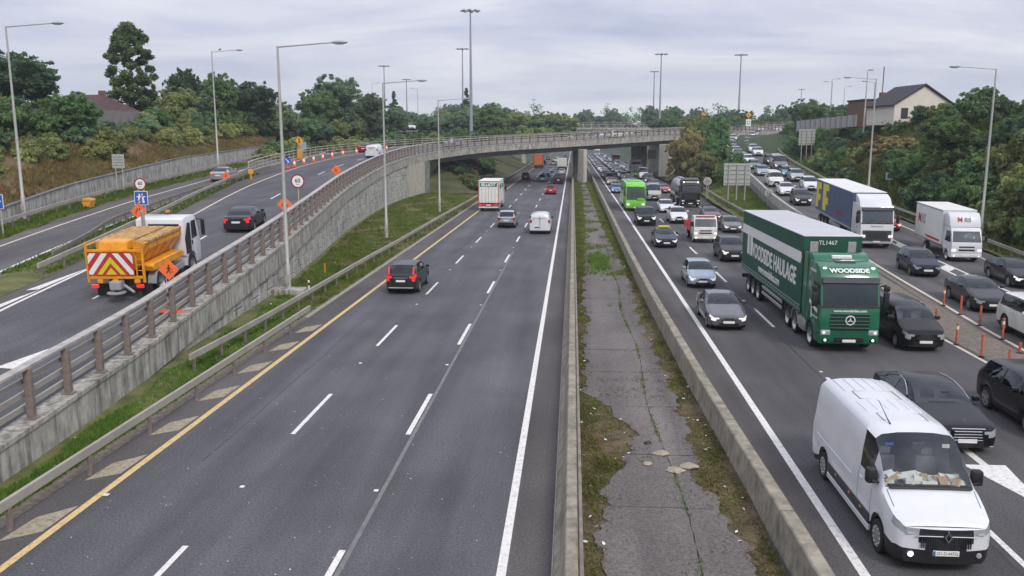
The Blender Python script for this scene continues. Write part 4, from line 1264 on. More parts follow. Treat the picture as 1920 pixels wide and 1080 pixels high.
    def frule(j, k):
        e = min(k, NC - 1 - k)
        if j == 0: return 'bumper_trim'
        if j == 1: return 'bumper_trim' if e >= 2 else 'body'
        if j == 2 and kind in ('suv', 'offroad', 'bigvan', 'midvan', 'exec') and e >= 3: return 'grille'
        if j == 3: return 'headlight' if e <= 0 else ('grille' if e >= 3 else 'body')
        if j == 4: return 'headlight' if e <= 1 else ('grille' if e >= 4 and kind != 'bigvan' else 'body')
        return 'body'
    def rrule(j, k):
        e = min(k, NC - 1 - k)
        if j == 0: return 'bumper_trim'
        if j == 1: return 'bumper_trim' if kind in ('suv', 'offroad') else 'body'
        if van:
            if j in (4, 5) and e == 0: return 'tail_light'
            if j == 5 and 2 <= e and kind != 'bigvan': return 'rear_window' if False else 'body'
            return 'body'
        if j == 4 and e <= 1: return 'tail_light'
        if j == 3 and e <= 0: return 'tail_light'
        return 'body'
    if detail != 'master':
        cap(0, L / 2, 1, .13, frule)
    else:
        cap(0, L / 2, 1, .13, lambda j, k: 'bumper_trim' if j <= 1 else ('grille' if (j == 2 and 3 <= k <= 8) or (j == 3 and 2 <= k <= 9) or (j == 4 and 2 <= k <= 9) else ('headlight' if j == 4 else 'body')))
    cap(len(st) - 1, -L / 2, -1, .05 if van else .08, rrule)
    MT = {'body': 'PAINT', 'windscreen': 'glass', 'side_window': 'glass_dark' if not van else 'glass', 'rear_window': 'glass_dark', 'pillar': 'trim', 'headlight': 'HEAD', 'tail_light': 'TAIL',
          'grille': 'trim', 'bumper_trim': 'trim', 'sill_trim': 'trim'}
    out = []
    for n_, mb in parts.items():
        # weld the loose quads so that shading runs over the surface
        me = mb.mesh(n_, None)
        bm = bmesh.new(); bm.from_mesh(me); bmesh.ops.remove_doubles(bm, verts=list(bm.verts), dist=.0015)
        bmesh.ops.dissolve_degenerate(bm, dist=.0005, edges=list(bm.edges))
        bmesh.ops.recalc_face_normals(bm, faces=list(bm.faces)); bm.to_mesh(me); bm.free()
        pieces = split_mesh(me, n_) if n_ != 'body' else [me]
        for me in pieces:
            me.polygons.foreach_set('use_smooth', [True] * len(me.polygons)); me.set_sharp_from_angle(angle=R(38))
            me.materials.append(None)
            out.append((n_, me, MT[n_], None, None))
    def extra(name, mb, mt, parent=None, smooth=40):
        out.append((name, mb.mesh(name, None if mt in ('PAINT', 'HEAD', 'TAIL') else mt, smooth), mt, parent, None))
        if mt in ('PAINT', 'HEAD', 'TAIL'): out[-1][1].materials.append(None)
    # underside and wheel wells
    extra('underbody', MB().box(-L / 2 + .25, L / 2 - .25, -hw * .80, hw * .80, .17, min(zc - .12, .72)), 'under')
    fz = c['zl'] + .13 * (zn - c['zl']) + .12
    fp = MB().rbox(L / 2 + .095, L / 2 + .135, -.26, .26, fz, fz + .115, .006, 1)
    extra('number_plate', fp, 'plate')
    rz = (zt * .62) if not van else (.75 if kind != 'bigvan' else .62)
    extra('number_plate', MB().rbox(-L / 2 - (.10 if not van else .07), -L / 2 - .045, -.26, .26, rz, rz + .115, .006, 1), 'plate')
    if not lite:
        # shut lines of doors, bonnet and tailgate; door handles
        doors = [a + .16, c['bp'] + .06, c['sd'] - .12] if not van else [a + .12, c['sd'] - .02]
        for sg in (1, -1):
            for u in doors:
                u = min(u, L - .6)
                if abs(u - ra) < Ra: u = ra - Ra - .03
                if abs(u - fa) < Ra: u = fa + Ra + .03
                sm = MB()
                p, q_ = ring_at(u), ring_at(u + .014)
                for j in range(1, 5):
                    sm.add([(L / 2 - u, sg * (p[j][0] + .003), p[j][1]), (L / 2 - u - .014, sg * (q_[j][0] + .003), q_[j][1]), (L / 2 - u - .014, sg * (q_[j + 1][0] + .003), q_[j + 1][1]), (L / 2 - u, sg * (p[j + 1][0] + .003), p[j + 1][1])], [(0, 1, 2, 3)])
                extra('door_seam', sm, 'trim', smooth=0)
            for u in ([c['bp'] - .22, c['sd'] - .42] if not van else [c['sd'] - .18]):
                p = ring_at(min(u, ra - Ra - .2)); hd_ = MB(); xx = L / 2 - min(u, ra - Ra - .2)
                hd_.rbox(xx - .10, xx + .10, *sorted((sg * (p[4][0] - .01), sg * (p[4][0] + .022))), p[4][1] - .012, p[4][1] + .02, .008, 1)
                extra('door_handle', hd_, 'PAINT')
            bs = MB(); us_ = [.30 + (a - .05 - .30) * k / 8 for k in range(9)]
            for k in range(8):
                p, q_ = ring_at(us_[k]), ring_at(us_[k + 1])
                bs.add([(L / 2 - us_[k], sg * p[7][0], p[7][1] + .004), (L / 2 - us_[k + 1], sg * q_[7][0], q_[7][1] + .004), (L / 2 - us_[k + 1], sg * (q_[7][0] - .014), q_[7][1] + .0055), (L / 2 - us_[k], sg * (p[7][0] - .014), p[7][1] + .0055)], [(0, 1, 2, 3)])
            extra('bonnet_seam', bs, 'trim', smooth=0)
        for sg in (1, -1):
            xm = L / 2 - a - .34; ym = sg * (hw * .955)
            big = kind == 'bigvan'
            mm = MB(); mm.rbox(xm - (.10 if big else .07), xm + (.12 if big else .09), min(ym + sg * .02, ym + sg * .24), max(ym + sg * .02, ym + sg * .24), zc + .02, zc + (.36 if big else .19), .05, 2)
            extra('mirror', mm, 'PAINT' if not van else 'trim')
        fl = MB(); fl.box(-L / 2 + .5, L / 2 - a + .05, -hw * .84, hw * .84, .70 * zc, zc - .20)
        extra('cabin_floor', fl, 'interior')
        ds = MB(); ds.rbox(L / 2 - a - .62, L / 2 - a + .02, -hw * .86, hw * .86, zc - .2, zc + .005, .04, 1)
        extra('dashboard', ds, 'interior')
        xs = L / 2 - b_ - .42
        for sg in (1, -1):
            sm = MB(); sm.rbox(xs - .14, xs + .02, sg * hw * .45 - .24, sg * hw * .45 + .24, zc - .3, zc + .26, .06, 2).rbox(xs - .13, xs - .03, sg * hw * .45 - .13, sg * hw * .45 + .13, zc + .28, zc + .46, .04, 2)
            extra('seat', sm, 'seat')
        if not van:
            sm = MB(); sm.rbox(xs - 1.05, xs - .9, -hw * .72, hw * .72, zc - .3, zc + .24, .06, 2); extra('seat', sm, 'seat')
        # steering wheel, wipers
        wi = MB()
        for sg in (1, -1):
            y0 = sg * hw * .1 + .1
            wi.tube([(L / 2 - a - .03, y0 - .45, zc + .075), (L / 2 - a - .05, y0 + .15, zc + .085)], .012, 5)
        extra('wiper', wi, 'trim')
    wt_, wr_ = WHEELS[(Rw, 'steel' if van else 'alloy')]
    for sx, x in ((0, L / 2 - fa), (1, L / 2 - ra)):
        for sg in (-1, 1):
            out.append(('wheel', (wt_, wr_), 'WHEEL', None, (x, sg * (hw - .115), Rw, 0 if sg < 0 else math.pi)))
    return out

WHEELS = {}
for Rw in {c['R'] for c in CARS.values()}:
    for stl in ('alloy', 'steel'):
        WHEELS[(Rw, stl)] = wheel_meshes(Rw, .215, stl)
TRUCK_W = wheel_meshes(.50, .32, 'truck', 26)
SMALL_W = wheel_meshes(.38, .26, 'truck', 22)
PARTS = {}
def put(name, me, mt, parent):
    o = link(name, me, parent)
    if mt is not None and len(o.material_slots):
        o.material_slots[0].link = 'OBJECT'; o.material_slots[0].material = M[mt]
    return o
def wheel(parent, meshes, x, y, z, rz=0.0):
    o = link('wheel', meshes[0], parent); o.location = (x, y, z); o.rotation_euler = (0, rng.uniform(0, 3), rz)
    link('rim', meshes[1], o)
    return o
def car(kind, x, y, z, heading, paint_, label, group=None, name='car', cat='car', lit=False, lite=False, detail=None, sc=(1, 1, 1), pitch=0.0, wind=None):
    """heading in degrees: 90 drives away (+Y), -90 comes towards the camera"""
    key = (kind, lite, detail)
    if key not in PARTS: PARTS[key] = car_parts(*key)
    root = empty(name, (x, y, z), R(heading), label, cat, group)
    root.rotation_euler = (0, R(pitch), R(heading)); root.scale = sc
    for n_, me, mt, par, loc in PARTS[key]:
        if mt == 'WHEEL':
            wheel(root, me, loc[0], loc[1], loc[2], loc[3]); continue
        k = {'PAINT': 'paint_' + paint_, 'HEAD': 'headlight_lit' if lit in (True, 'head') else 'headlight', 'TAIL': 'tail_lit' if lit == 'tail' else 'tail'}.get(mt, mt)
        if wind and n_ == 'windscreen': k = wind
        put(n_, me, k, root)
    return root

# ---------------------------------------------------------------- lorry pieces
def rel_part(root, name, mb, m_, smooth=35, parent=None):
    return mb.build(name, m_, parent or root, smooth)
def axle(root, x, hw, meshes, r, double=False):
    for sg in (-1, 1):
        wheel(root, meshes, x, sg * (hw - .17), r, 0 if sg < 0 else math.pi)
def lorry_cab(root, pnt, hw=1.24, H=3.65, style='actros', x0=0.0, grille='trim', bumper='PAINT', wheel_x=-1.38, length=2.3):
    """tractor cab with its nose at x0; returns the cab body"""
    pm_ = 'paint_' + pnt
    Rw = .5; ar = .62
    arch = [(x0 + wheel_x + ar * math.cos(t), .52 + ar * math.sin(t)) for t in [math.pi * k / 8 for k in range(8, -1, -1)]]
    prof = [(x0 - .04, .42), (x0 + .02, .62), (x0 + .03, 1.15), (x0, 1.62), (x0 - .05, 1.92), (x0 - .27, 2.95), (x0 - .38, 3.2), (x0 - .62, H - .12), (x0 - .95, H), (x0 - length, H + .03), (x0 - length, 1.0), (x0 + wheel_x - ar - .02, .95)] + arch + [(x0 + wheel_x + ar + .03, .42)]
    prof = [p for i, p in enumerate(prof) if i == 0 or (abs(p[0] - prof[i - 1][0]) + abs(p[1] - prof[i - 1][1])) > .01]
    def tp(x, z): return 1.0 - .05 * max(0, (z - 2.0) / 1.7) - .035 * max(0, (x - (x0 - .35)) / .35)
    body = MB().prism(prof, -hw, hw, .07, 3, taper=tp).build('cab', pm_, root, 40)
    def slant(z):                                    # x of the front face at a height
        return float(np.interp(z, [.62, 1.15, 1.62, 1.92, 2.95, 3.2], [x0 + .02, x0 + .03, x0, x0 - .05, x0 - .27, x0 - .38]))
    def front_plate(name, z0, z1, y0, y1, m_, proud=.02, thick=.03, par=None, n=4):
        mb = MB(); v = []
        zs_ = [z0 + (z1 - z0) * k / n for k in range(n + 1)]
        for z in zs_:
            xx = slant(z) + proud
            v += [(xx, y0, z), (xx, y1, z), (xx - thick, y0, z), (xx - thick, y1, z)]
        f = [(0, 1, 3, 2), (4 * n, 4 * n + 2, 4 * n + 3, 4 * n + 1)]
        for i in range(n):
            c = 4 * i
            f += [(c, c + 4, c + 5, c + 1), (c + 2, c + 3, c + 7, c + 6), (c, c + 2, c + 6, c + 4), (c + 1, c + 5, c + 7, c + 3)]
        mb.add(v, f)
        return mb.build(name, m_, par or root)
    wy = hw - .13
    front_plate('windscreen', 2.0, 2.88, -wy, wy, 'glass_lorry', .012, .02)
    front_plate('screen_surround', 1.90, 1.985, -wy - .06, wy + .06, 'trim', .02, .03)
    vz = MB().prism([(slant(2.92) + .03, 2.86), (slant(2.9) + .20, 2.92), (slant(3.1) + .14, 3.12), (slant(3.1) - .02, 3.12)], -wy - .05, wy + .05, .02, 1)
    vz.build('sun_visor', 'trim_grey', root, 30)
    wp = MB()
    for y in (-.75, -.05, .6): wp.tube([(slant(2.0) + .05, y, 1.98), (slant(2.1) + .045, y + .5, 2.12)], .014, 5)
    wp.build('wiper', 'trim', root)
    # side windows and doors
    for sg in (-1, 1):
        yy = sg * (hw * .985 + .004)
        zlo, zhi = 1.98, 2.85
        q = [(x0 - .32, zlo + .02), (x0 - .47, zhi), (x0 - 1.15, zhi), (x0 - 1.22, zlo + .1), (x0 - .75, zlo - .08)]
        tpf = lambda p: sg * (hw * tp(*p) + .006)
        mb = MB(); v = [(p[0], tpf(p), p[1]) for p in q] + [(p[0], tpf(p) - sg * .03, p[1]) for p in q]
        n = len(q); mb.add(v, [tuple(range(n)), tuple(range(2 * n - 1, n - 1, -1))] + [(i, i + n, (i + 1) % n + n, (i + 1) % n) for i in range(n)])
        mb.build('side_window', 'glass_lorry', root)
        seam = MB()
        for (xa, za, xb, zb) in ((x0 - 1.28, 1.15, x0 - 1.25, 2.95), (x0 - .28, 1.2, x0 - .30, 1.95)):
            seam.add([(xa, sg * (hw * tp(xa, za) + .003), za), (xa + .02, sg * (hw * tp(xa, za) + .003), za), (xb + .02, sg * (hw * tp(xb, zb) + .003), zb), (xb, sg * (hw * tp(xb, zb) + .003), zb)], [(0, 1, 2, 3)])
        seam.build('door_seam', 'trim', root)
        MB().rbox(x0 - 1.16, x0 - 1.0, sg * hw - .02, sg * hw + .02, 1.55, 1.6, .01, 1).build('door_handle', 'trim', root)
        # mirrors
        mr = MB(); y0_, y1_ = sorted((sg * (hw + .10), sg * (hw + .32)))
        mr.rbox(x0 - .22, x0 - .05, y0_, y1_, 1.95, 2.55, .04, 2).rbox(x0 - .22, x0 - .05, y0_, y1_, 2.58, 2.82, .04, 2)
        mr.tube([(x0 - .3, sg * (hw - .02), 2.75), (x0 - .15, sg * (hw + .2), 2.85)], .03, 6).tube([(x0 - .3, sg * (hw - .02), 2.05), (x0 - .15, sg * (hw + .2), 2.0)], .03, 6)
        mr.build('mirror', 'trim', root, 35)
        st_ = MB()
        for z in (.45, .78): st_.rbox(x0 + wheel_x + ar + .06, x0 - .25, *sorted((sg * (hw - .12), sg * (hw + .012))), z, z + .06, .015, 1)
        st_.build('step', 'trim', root)
    return body, slant, front_plate

glass('glass_lorry', (0.30, 0.33, 0.34))
def lorry_front(root, front_plate, slant, pnt, hw, lit=True, slats=5, dark=False, plate=True, x0=0.0, badge=None):
    pm_ = 'paint_' + pnt
    for k in range(slats):
        z = .98 + k * (.72 / slats)
        w = .82 - .02 * abs(k - slats / 2)
        front_plate('grille_slot', z, z + .45 / slats, -w, w, 'trim', .012, .03, n=1)
        mb = MB(); mb.rbox(slant(z) + .0, slant(z) + .05, -w - .02, w + .02, z + .47 / slats, z + .66 / slats, .015, 1); mb.build('grille_bar', 'trim_grey' if dark else pm_, root, 30)
    for sg in (-1, 1):
        y0, y1 = sorted((sg * (hw - .48), sg * (hw - .06)))
        mb = MB(); mb.rbox(x0 - .12, x0 + .055, y0, y1, .78, 1.02, .06, 2); mb.build('headlight', 'headlight', root, 40)
        MB().lathe([(.07, .0), (.06, .015), (.001, .02)], 12, 'x', (x0 + .05, sg * (hw - .2), .9)).build('headlight_lens', 'headlight_lit', root, 40)
        y0, y1 = sorted((sg * (hw - .42), sg * (hw - .12)))
        MB().rbox(x0 - .1, x0 + .045, y0, y1, .53, .64, .03, 1).build('fog_light', 'trim', root, 40)
        MB().lathe([(.05, .0), (.045, .02), (.001, .022)], 12, 'x', (x0 + .045, sg * (hw - .27), .585)).build('fog_lens', 'lamp_lit' if lit else 'headlight', root, 40)
    MB().rbox(x0 - .1, x0 + .04, -.62, .62, .50, .74, .04, 1).build('lower_intake', 'trim', root, 35)
    if plate:
        MB().rbox(x0 + .045, x0 + .07, -.27, .27, .50, .615, .006, 1).build('number_plate', 'plate', root)
def lorry_interior(root, x0=0.0, hw=1.2):
    MB().rbox(x0 - 1.0, x0 - .12, -hw + .12, hw - .12, 1.62, 1.98, .05, 1).build('dashboard', 'interior', root)
    for sg in (-1, 1):
        MB().rbox(x0 - 1.6, x0 - 1.42, sg * .62 - .26, sg * .62 + .26, 1.4, 2.5, .08, 2).build('seat', 'seat', root)
def trailer_wheels(root, xs, hw=1.25, meshes=None, r=.5):
    for x in xs: axle(root, x, hw, meshes or TRUCK_W, r)
def driver(root, x, y, z, shirt='seat'):
    """simple seated upper body behind the screen, one continuous mesh"""
    mb = MB()
    mb.lathe([(.001, 0), (.17, .02), (.21, .2), (.20, .38), (.08, .47), (.06, .52), (.095, .58), (.105, .68), (.085, .77), (.001, .81)], 14, 'z', (x, y, z))
    return mb.build('driver', shirt, root, 60)
def box_body(root, x0, x1, hw, z0, z1, side, roof, name='cargo_body', bevel=.03):
    MB().rbox(x0, x1, -hw, hw, z0, z1 - .03, bevel, 1).build(name, side, root)
    rf_ = MB(); rf_.rbox(x0 - .015, x1 + .015, -hw - .015, hw + .015, z1 - .028, z1 + .02, .01, 1)
    return rf_.build('roof', roof, root)
def side_plate(root, name, pts, y, m_, th=.006, parent=None):
    """flat shape in x,z on a vehicle side at lateral position y"""
    n = len(pts); sg = -1 if y < 0 else 1
    mb = MB(); mb.add([(p[0], y + sg * th, p[1]) for p in pts] + [(p[0], y, p[1]) for p in pts],
                      [tuple(range(n)), tuple(range(2 * n - 1, n - 1, -1))] + [(i, i + n, (i + 1) % n + n, (i + 1) % n) for i in range(n)])
    return mb.build(name, m_, parent or root)

# ---------------------------------------------------------------- green articulated lorry
def woodside(x, y, heading):
    root = empty('articulated_lorry', (x, y, 0), R(heading), 'green articulated lorry with white WOODSIDE HAULAGE lettering on its curtain side', 'lorry')
    G = 'haulage_green'; hw = 1.24
    cab, sl, fpl = lorry_cab(root, G, hw, 3.62)
    lorry_front(root, fpl, sl, G, hw, True, 5)
    lorry_interior(root); driver(root, -1.3, .6, 1.75)
    text('lettering', 'WOODSIDE', .27, (-.50 + .05, 0, 3.33 + .04), (R(51), 0, R(90)), 'graphic_white', root, .012, 1.1, bold=.012)
    text('web_address', 'www.woodsides.com', .135, (sl(1.75) + .012, 0, 1.79), FRONT, 'graphic_white', root, .008, 1.15, bold=.004)
    bd = MB(); bd.lathe([(.17, 0), (.20, .012), (.20, .03), (.165, .035), (.16, .012)], 28, 'x', (.05, 0, 1.42)); 
    for k in range(3):
        a_ = R(90 + 120 * k); c_, s_ = math.cos(a_), math.sin(a_)
        bd.add([(.075, -.03 * s_, 1.42 + .03 * c_), (.075, .03 * s_, 1.42 - .03 * c_), (.075, .175 * c_, 1.42 + .175 * s_)], [(0, 1, 2)])
    bd.build('badge', 'graphic_white', root, 30)
    # roof lamp, hatch, deflector with its light board
    MB().rbox(-1.45, -.98, -.42, .42, 3.60, 3.67, .03, 1).build('roof_hatch', 'trim_grey', root)
    dfl = MB().prism([(-1.55, 3.58), (-1.65, 3.74), (-1.85, 3.88), (-2.25, 3.93), (-2.25, 3.58)], -1.16, 1.16, .05, 2); dfl.build('roof_deflector', 'paint_' + G, root, 35)
    MB().rbox(-1.72, -1.56, -.42, .42, 3.70, 3.86, .03, 1).build('light_board', 'graphic_white', root)
    for sg in (-1, 1):
        MB().rbox(-2.9, -2.28, *sorted((sg * 1.16, sg * 1.22)), 1.0, 3.9, .02, 1).build('side_fairing', 'paint_' + G, root)
        for k in (-1, 1): MB().rbox(-.55, -.45, sg * .95 - .05, sg * .95 + .05, 3.47, 3.53, .02, 1)
        MB().rbox(-.62, -.50, sg * .98 - .07, sg * .98 + .07, 3.44, 3.5, .02, 1).build('marker_lamp', 'lamp_lit', root)
        side_plate(root, 'stripe', [(-.35, 1.62), (-.33, 1.78), (-1.6, 2.02), (-1.62, 1.86)], sg * 1.245, 'graphic_white')
        side_plate(root, 'stripe', [(-1.15, 1.80), (-1.3, 1.82), (-1.3, 1.30), (-1.15, 1.28)], sg * 1.247, 'graphic_white')
        text('lettering', 'WOODSIDE GROUP', .10, (-.72, sg * 1.25, 1.42), SIDE_R if sg < 0 else SIDE_L, 'graphic_white', root, .004)
        text('lettering', 'WOODSIDE', .15, (-1.4, sg * 1.20, 3.25), SIDE_R if sg < 0 else SIDE_L, 'graphic_white', root, .01)
    # chassis, tanks
    MB().rbox(-6.2, -1.0, -.45, .45, .62, 1.02, .03, 1).build('chassis', 'chassis', root)
    for sg in (-1, 1):
        MB().rbox(-3.35, -2.35, *sorted((sg * .72, sg * 1.22)), .40, 1.0, .08, 2).build('fuel_tank', 'alu', root, 40)
        for xw in (-3.95, -5.3):
            pr_ = [(xw + .64 * math.cos(t), .55 + .64 * math.sin(t)) for t in [math.pi * k / 8 for k in range(9)]] + [(xw + .57 * math.cos(t), .55 + .57 * math.sin(t)) for t in [math.pi * k / 8 for k in range(8, -1, -1)]]
            MB().prism(pr_, *sorted((sg * .86, sg * 1.24))).build('mudguard', 'alu' if xw == -3.95 else 'trim_grey', root, 30)
    trailer_wheels(root, [-1.38, -3.95, -5.3])
    # trailer
    x0, x1, h0, h1 = -2.95, -16.5, 1.22, 4.52
    box_body(root, x1, x0, 1.265, h0, h1, 'curtain_green', 'trailer_roof', 'trailer_body', .02)
    rb_ = MB()
    for k in range(27): rb_.rbox(x1 + .4 + k * .49, x1 + .43 + k * .49, -1.2, 1.2, h1 + .015, h1 + .03, .004, 1)
    rb_.build('roof_rib', 'graphic_grey', root)
    # front bulkhead details
    for y_ in (-.82, .82): MB().rbox(x0, x0 + .05, y_ - .18, y_ + .18, 3.3, 4.28, .02, 1).build('bulkhead_panel', 'graphic_grey', root)
    text('lettering', 'TL1467', .26, (x0 + .012, -.22, 4.22), FRONT, 'graphic_white', root, .006)
    for sg in (-1, 1):
        yy = sg * 1.266; rt = SIDE_R if sg < 0 else SIDE_L
        MB().rbox(x1, x0, *sorted((sg * 1.255, sg * 1.285)), h0 - .08, h0 + .06, .01, 1).build('side_rail', 'paint_' + G, root)
        side_plate(root, 'white_band', [(x1 + .02, 3.78), (x0 - .35, 3.78), (x0 - .2, 3.6), (x0 - .35, 3.28), (x1 + .02, 3.28)], yy, 'graphic_white')
        for xa, xb in ((x1 + 1.5, x1 + 2.0), (x1 + 2.12, x1 + 2.3), (x1 + 2.42, x1 + 2.9)):
            side_plate(root, 'white_stem', [(xa, 3.30), (xb, 3.30), (xb, 2.2), (xa, 2.2)], yy - sg * .001, 'graphic_white')
        text('lettering', 'WOODSIDE HAULAGE', 1.08, (-9.0, yy - sg * -.004, 2.55), rt, 'graphic_white', root, .006, .92, bold=.03)
        text('web_address', 'www.woodsides.com', .58, (-9.4, yy - sg * -.004, 1.80), rt, 'graphic_white', root, .006, .95, bold=.012)
        side_plate(root, 'light_strip', [(x1 + .1, 1.40), (x0 - .1, 1.40), (x0 - .1, 1.44), (x1 + .1, 1.44)], yy, 'graphic_grey')
        bk = MB()
        for k in range(24): bk.rbox(x1 + .4 + k * .55, x1 + .48 + k * .55, *sorted((sg * 1.268, sg * 1.28)), 1.16, 1.36, .004, 1)
        bk.build('curtain_buckle', 'graphic_grey', root)
        for z in (.55, .85): MB().rbox(-10.9, -6.5, *sorted((sg * 1.18, sg * 1.23)), z, z + .17, .02, 1).build('side_guard', 'alu', root)
        MB().rbox(-7.5, -7.3, *sorted((sg * .8, sg * .95)), .35, 1.15, .02, 1).build('landing_leg', 'chassis', root)
    MB().rbox(x1 + .1, x0 - 1.2, -.5, .5, .85, 1.2, .03, 1).build('trailer_chassis', 'chassis', root)
    MB().rbox(x1 - .06, x1 + .02, -1.2, 1.2, .55, .78, .03, 1).build('rear_bumper', 'chassis', root)
    trailer_wheels(root, [-11.9, -13.2, -14.5])
    return root

def renault_lorry(x, y, z, heading, pitch):
    root = empty('articulated_lorry', (x, y, z), R(heading), 'white cab lorry with dark blue curtain trailer and big yellow letters', 'lorry')
    root.rotation_euler = (0, R(pitch), R(heading))
    hw = 1.22
    cab, sl, fpl = lorry_cab(root, 'white', hw, 3.3)
    fpl('dark_grille', .62, 1.42, -1.02, 1.02, 'trim_grey', .03, .05)
    for k in range(4): MB().rbox(.03, .075, -.72, .72, .84 + k * .13, .89 + k * .13, .01, 1).build('grille_bar', 'trim', root)
    for sg in (-1, 1):
        MB().rbox(-.1, .075, *sorted((sg * .80, sg * 1.16)), .86, 1.1, .05, 2).build('headlight', 'headlight_lit', root, 40)
        MB().rbox(-2.9, -2.28, *sorted((sg * 1.14, sg * 1.2)), 1.0, 3.3, .02, 1).build('side_fairing', 'paint_white', root)
    MB().rbox(.06, .085, -.26, .26, .52, .635, .006, 1).build('number_plate', 'plate', root)
    text('lettering', 'RENAULT', .17, (sl(1.72) + .02, 0, 1.72), FRONT, 'graphic_grey', root, .01, 1.2)
    MB().prism([(-.75, 3.2), (-1.2, 3.68), (-1.9, 3.92), (-2.3, 3.96), (-2.3, 3.2)], -1.15, 1.15, .06, 2).build('roof_deflector', 'paint_white', root, 35)
    lorry_interior(root); driver(root, -1.25, .6, 1.75, 'graphic_grey')
    MB().rbox(-6.2, -1.0, -.45, .45, .62, 1.02, .03, 1).build('chassis', 'chassis', root)
    for sg in (-1, 1): MB().rbox(-4.2, -2.4, *sorted((sg * .72, sg * 1.22)), .4, 1.0, .06, 1).build('fuel_tank', 'trim_grey', root)
    trailer_wheels(root, [-1.38, -5.0])
    x0, x1, h0, h1 = -2.8, -16.4, 1.2, 4.0
    box_body(root, x1, x0, 1.26, h0, h1, 'curtain_blue', 'box_white', 'trailer_body', .02)
    for sg in (-1, 1):
        yy = sg * 1.262
        q0 = x1
        for pts in ([(q0 + .2, 1.5), (q0 + 1.1, 1.5), (q0 + 1.1, 2.2), (q0 + 2.0, 2.2), (q0 + 2.0, 2.75), (q0 + 1.1, 2.75), (q0 + 1.1, 3.2), (q0 + 2.2, 3.2), (q0 + 2.2, 3.8), (q0 + .2, 3.8)],
                    [(q0 + 3.0, 1.5), (q0 + 4.3, 1.5), (q0 + 4.3, 2.1), (q0 + 5.1, 2.1), (q0 + 5.1, 2.7), (q0 + 4.3, 2.7), (q0 + 4.3, 3.3), (q0 + 5.3, 3.3), (q0 + 5.3, 3.85), (q0 + 3.0, 3.85)]):
            side_plate(root, 'yellow_letter', pts, yy, 'graphic_yellow')
        text('lettering', 'delivering', .65, (-6.8, yy + sg * .003, 1.95), SIDE_R if sg < 0 else SIDE_L, 'flatbed_red', root, .004)
        MB().rbox(x1, x0, *sorted((sg * 1.25, sg * 1.28)), h0 - .1, h0 + .05, .01, 1).build('side_rail', 'graphic_grey', root)
        MB().rbox(-10.6, -6.5, *sorted((sg * 1.18, sg * 1.22)), .6, .9, .02, 1).build('side_guard', 'graphic_grey', root)
    MB().rbox(x1 + .1, x0 - 1.2, -.5, .5, .85, 1.18, .03, 1).build('trailer_chassis', 'chassis', root)
    trailer_wheels(root, [-11.9, -13.2, -14.5])
    return root

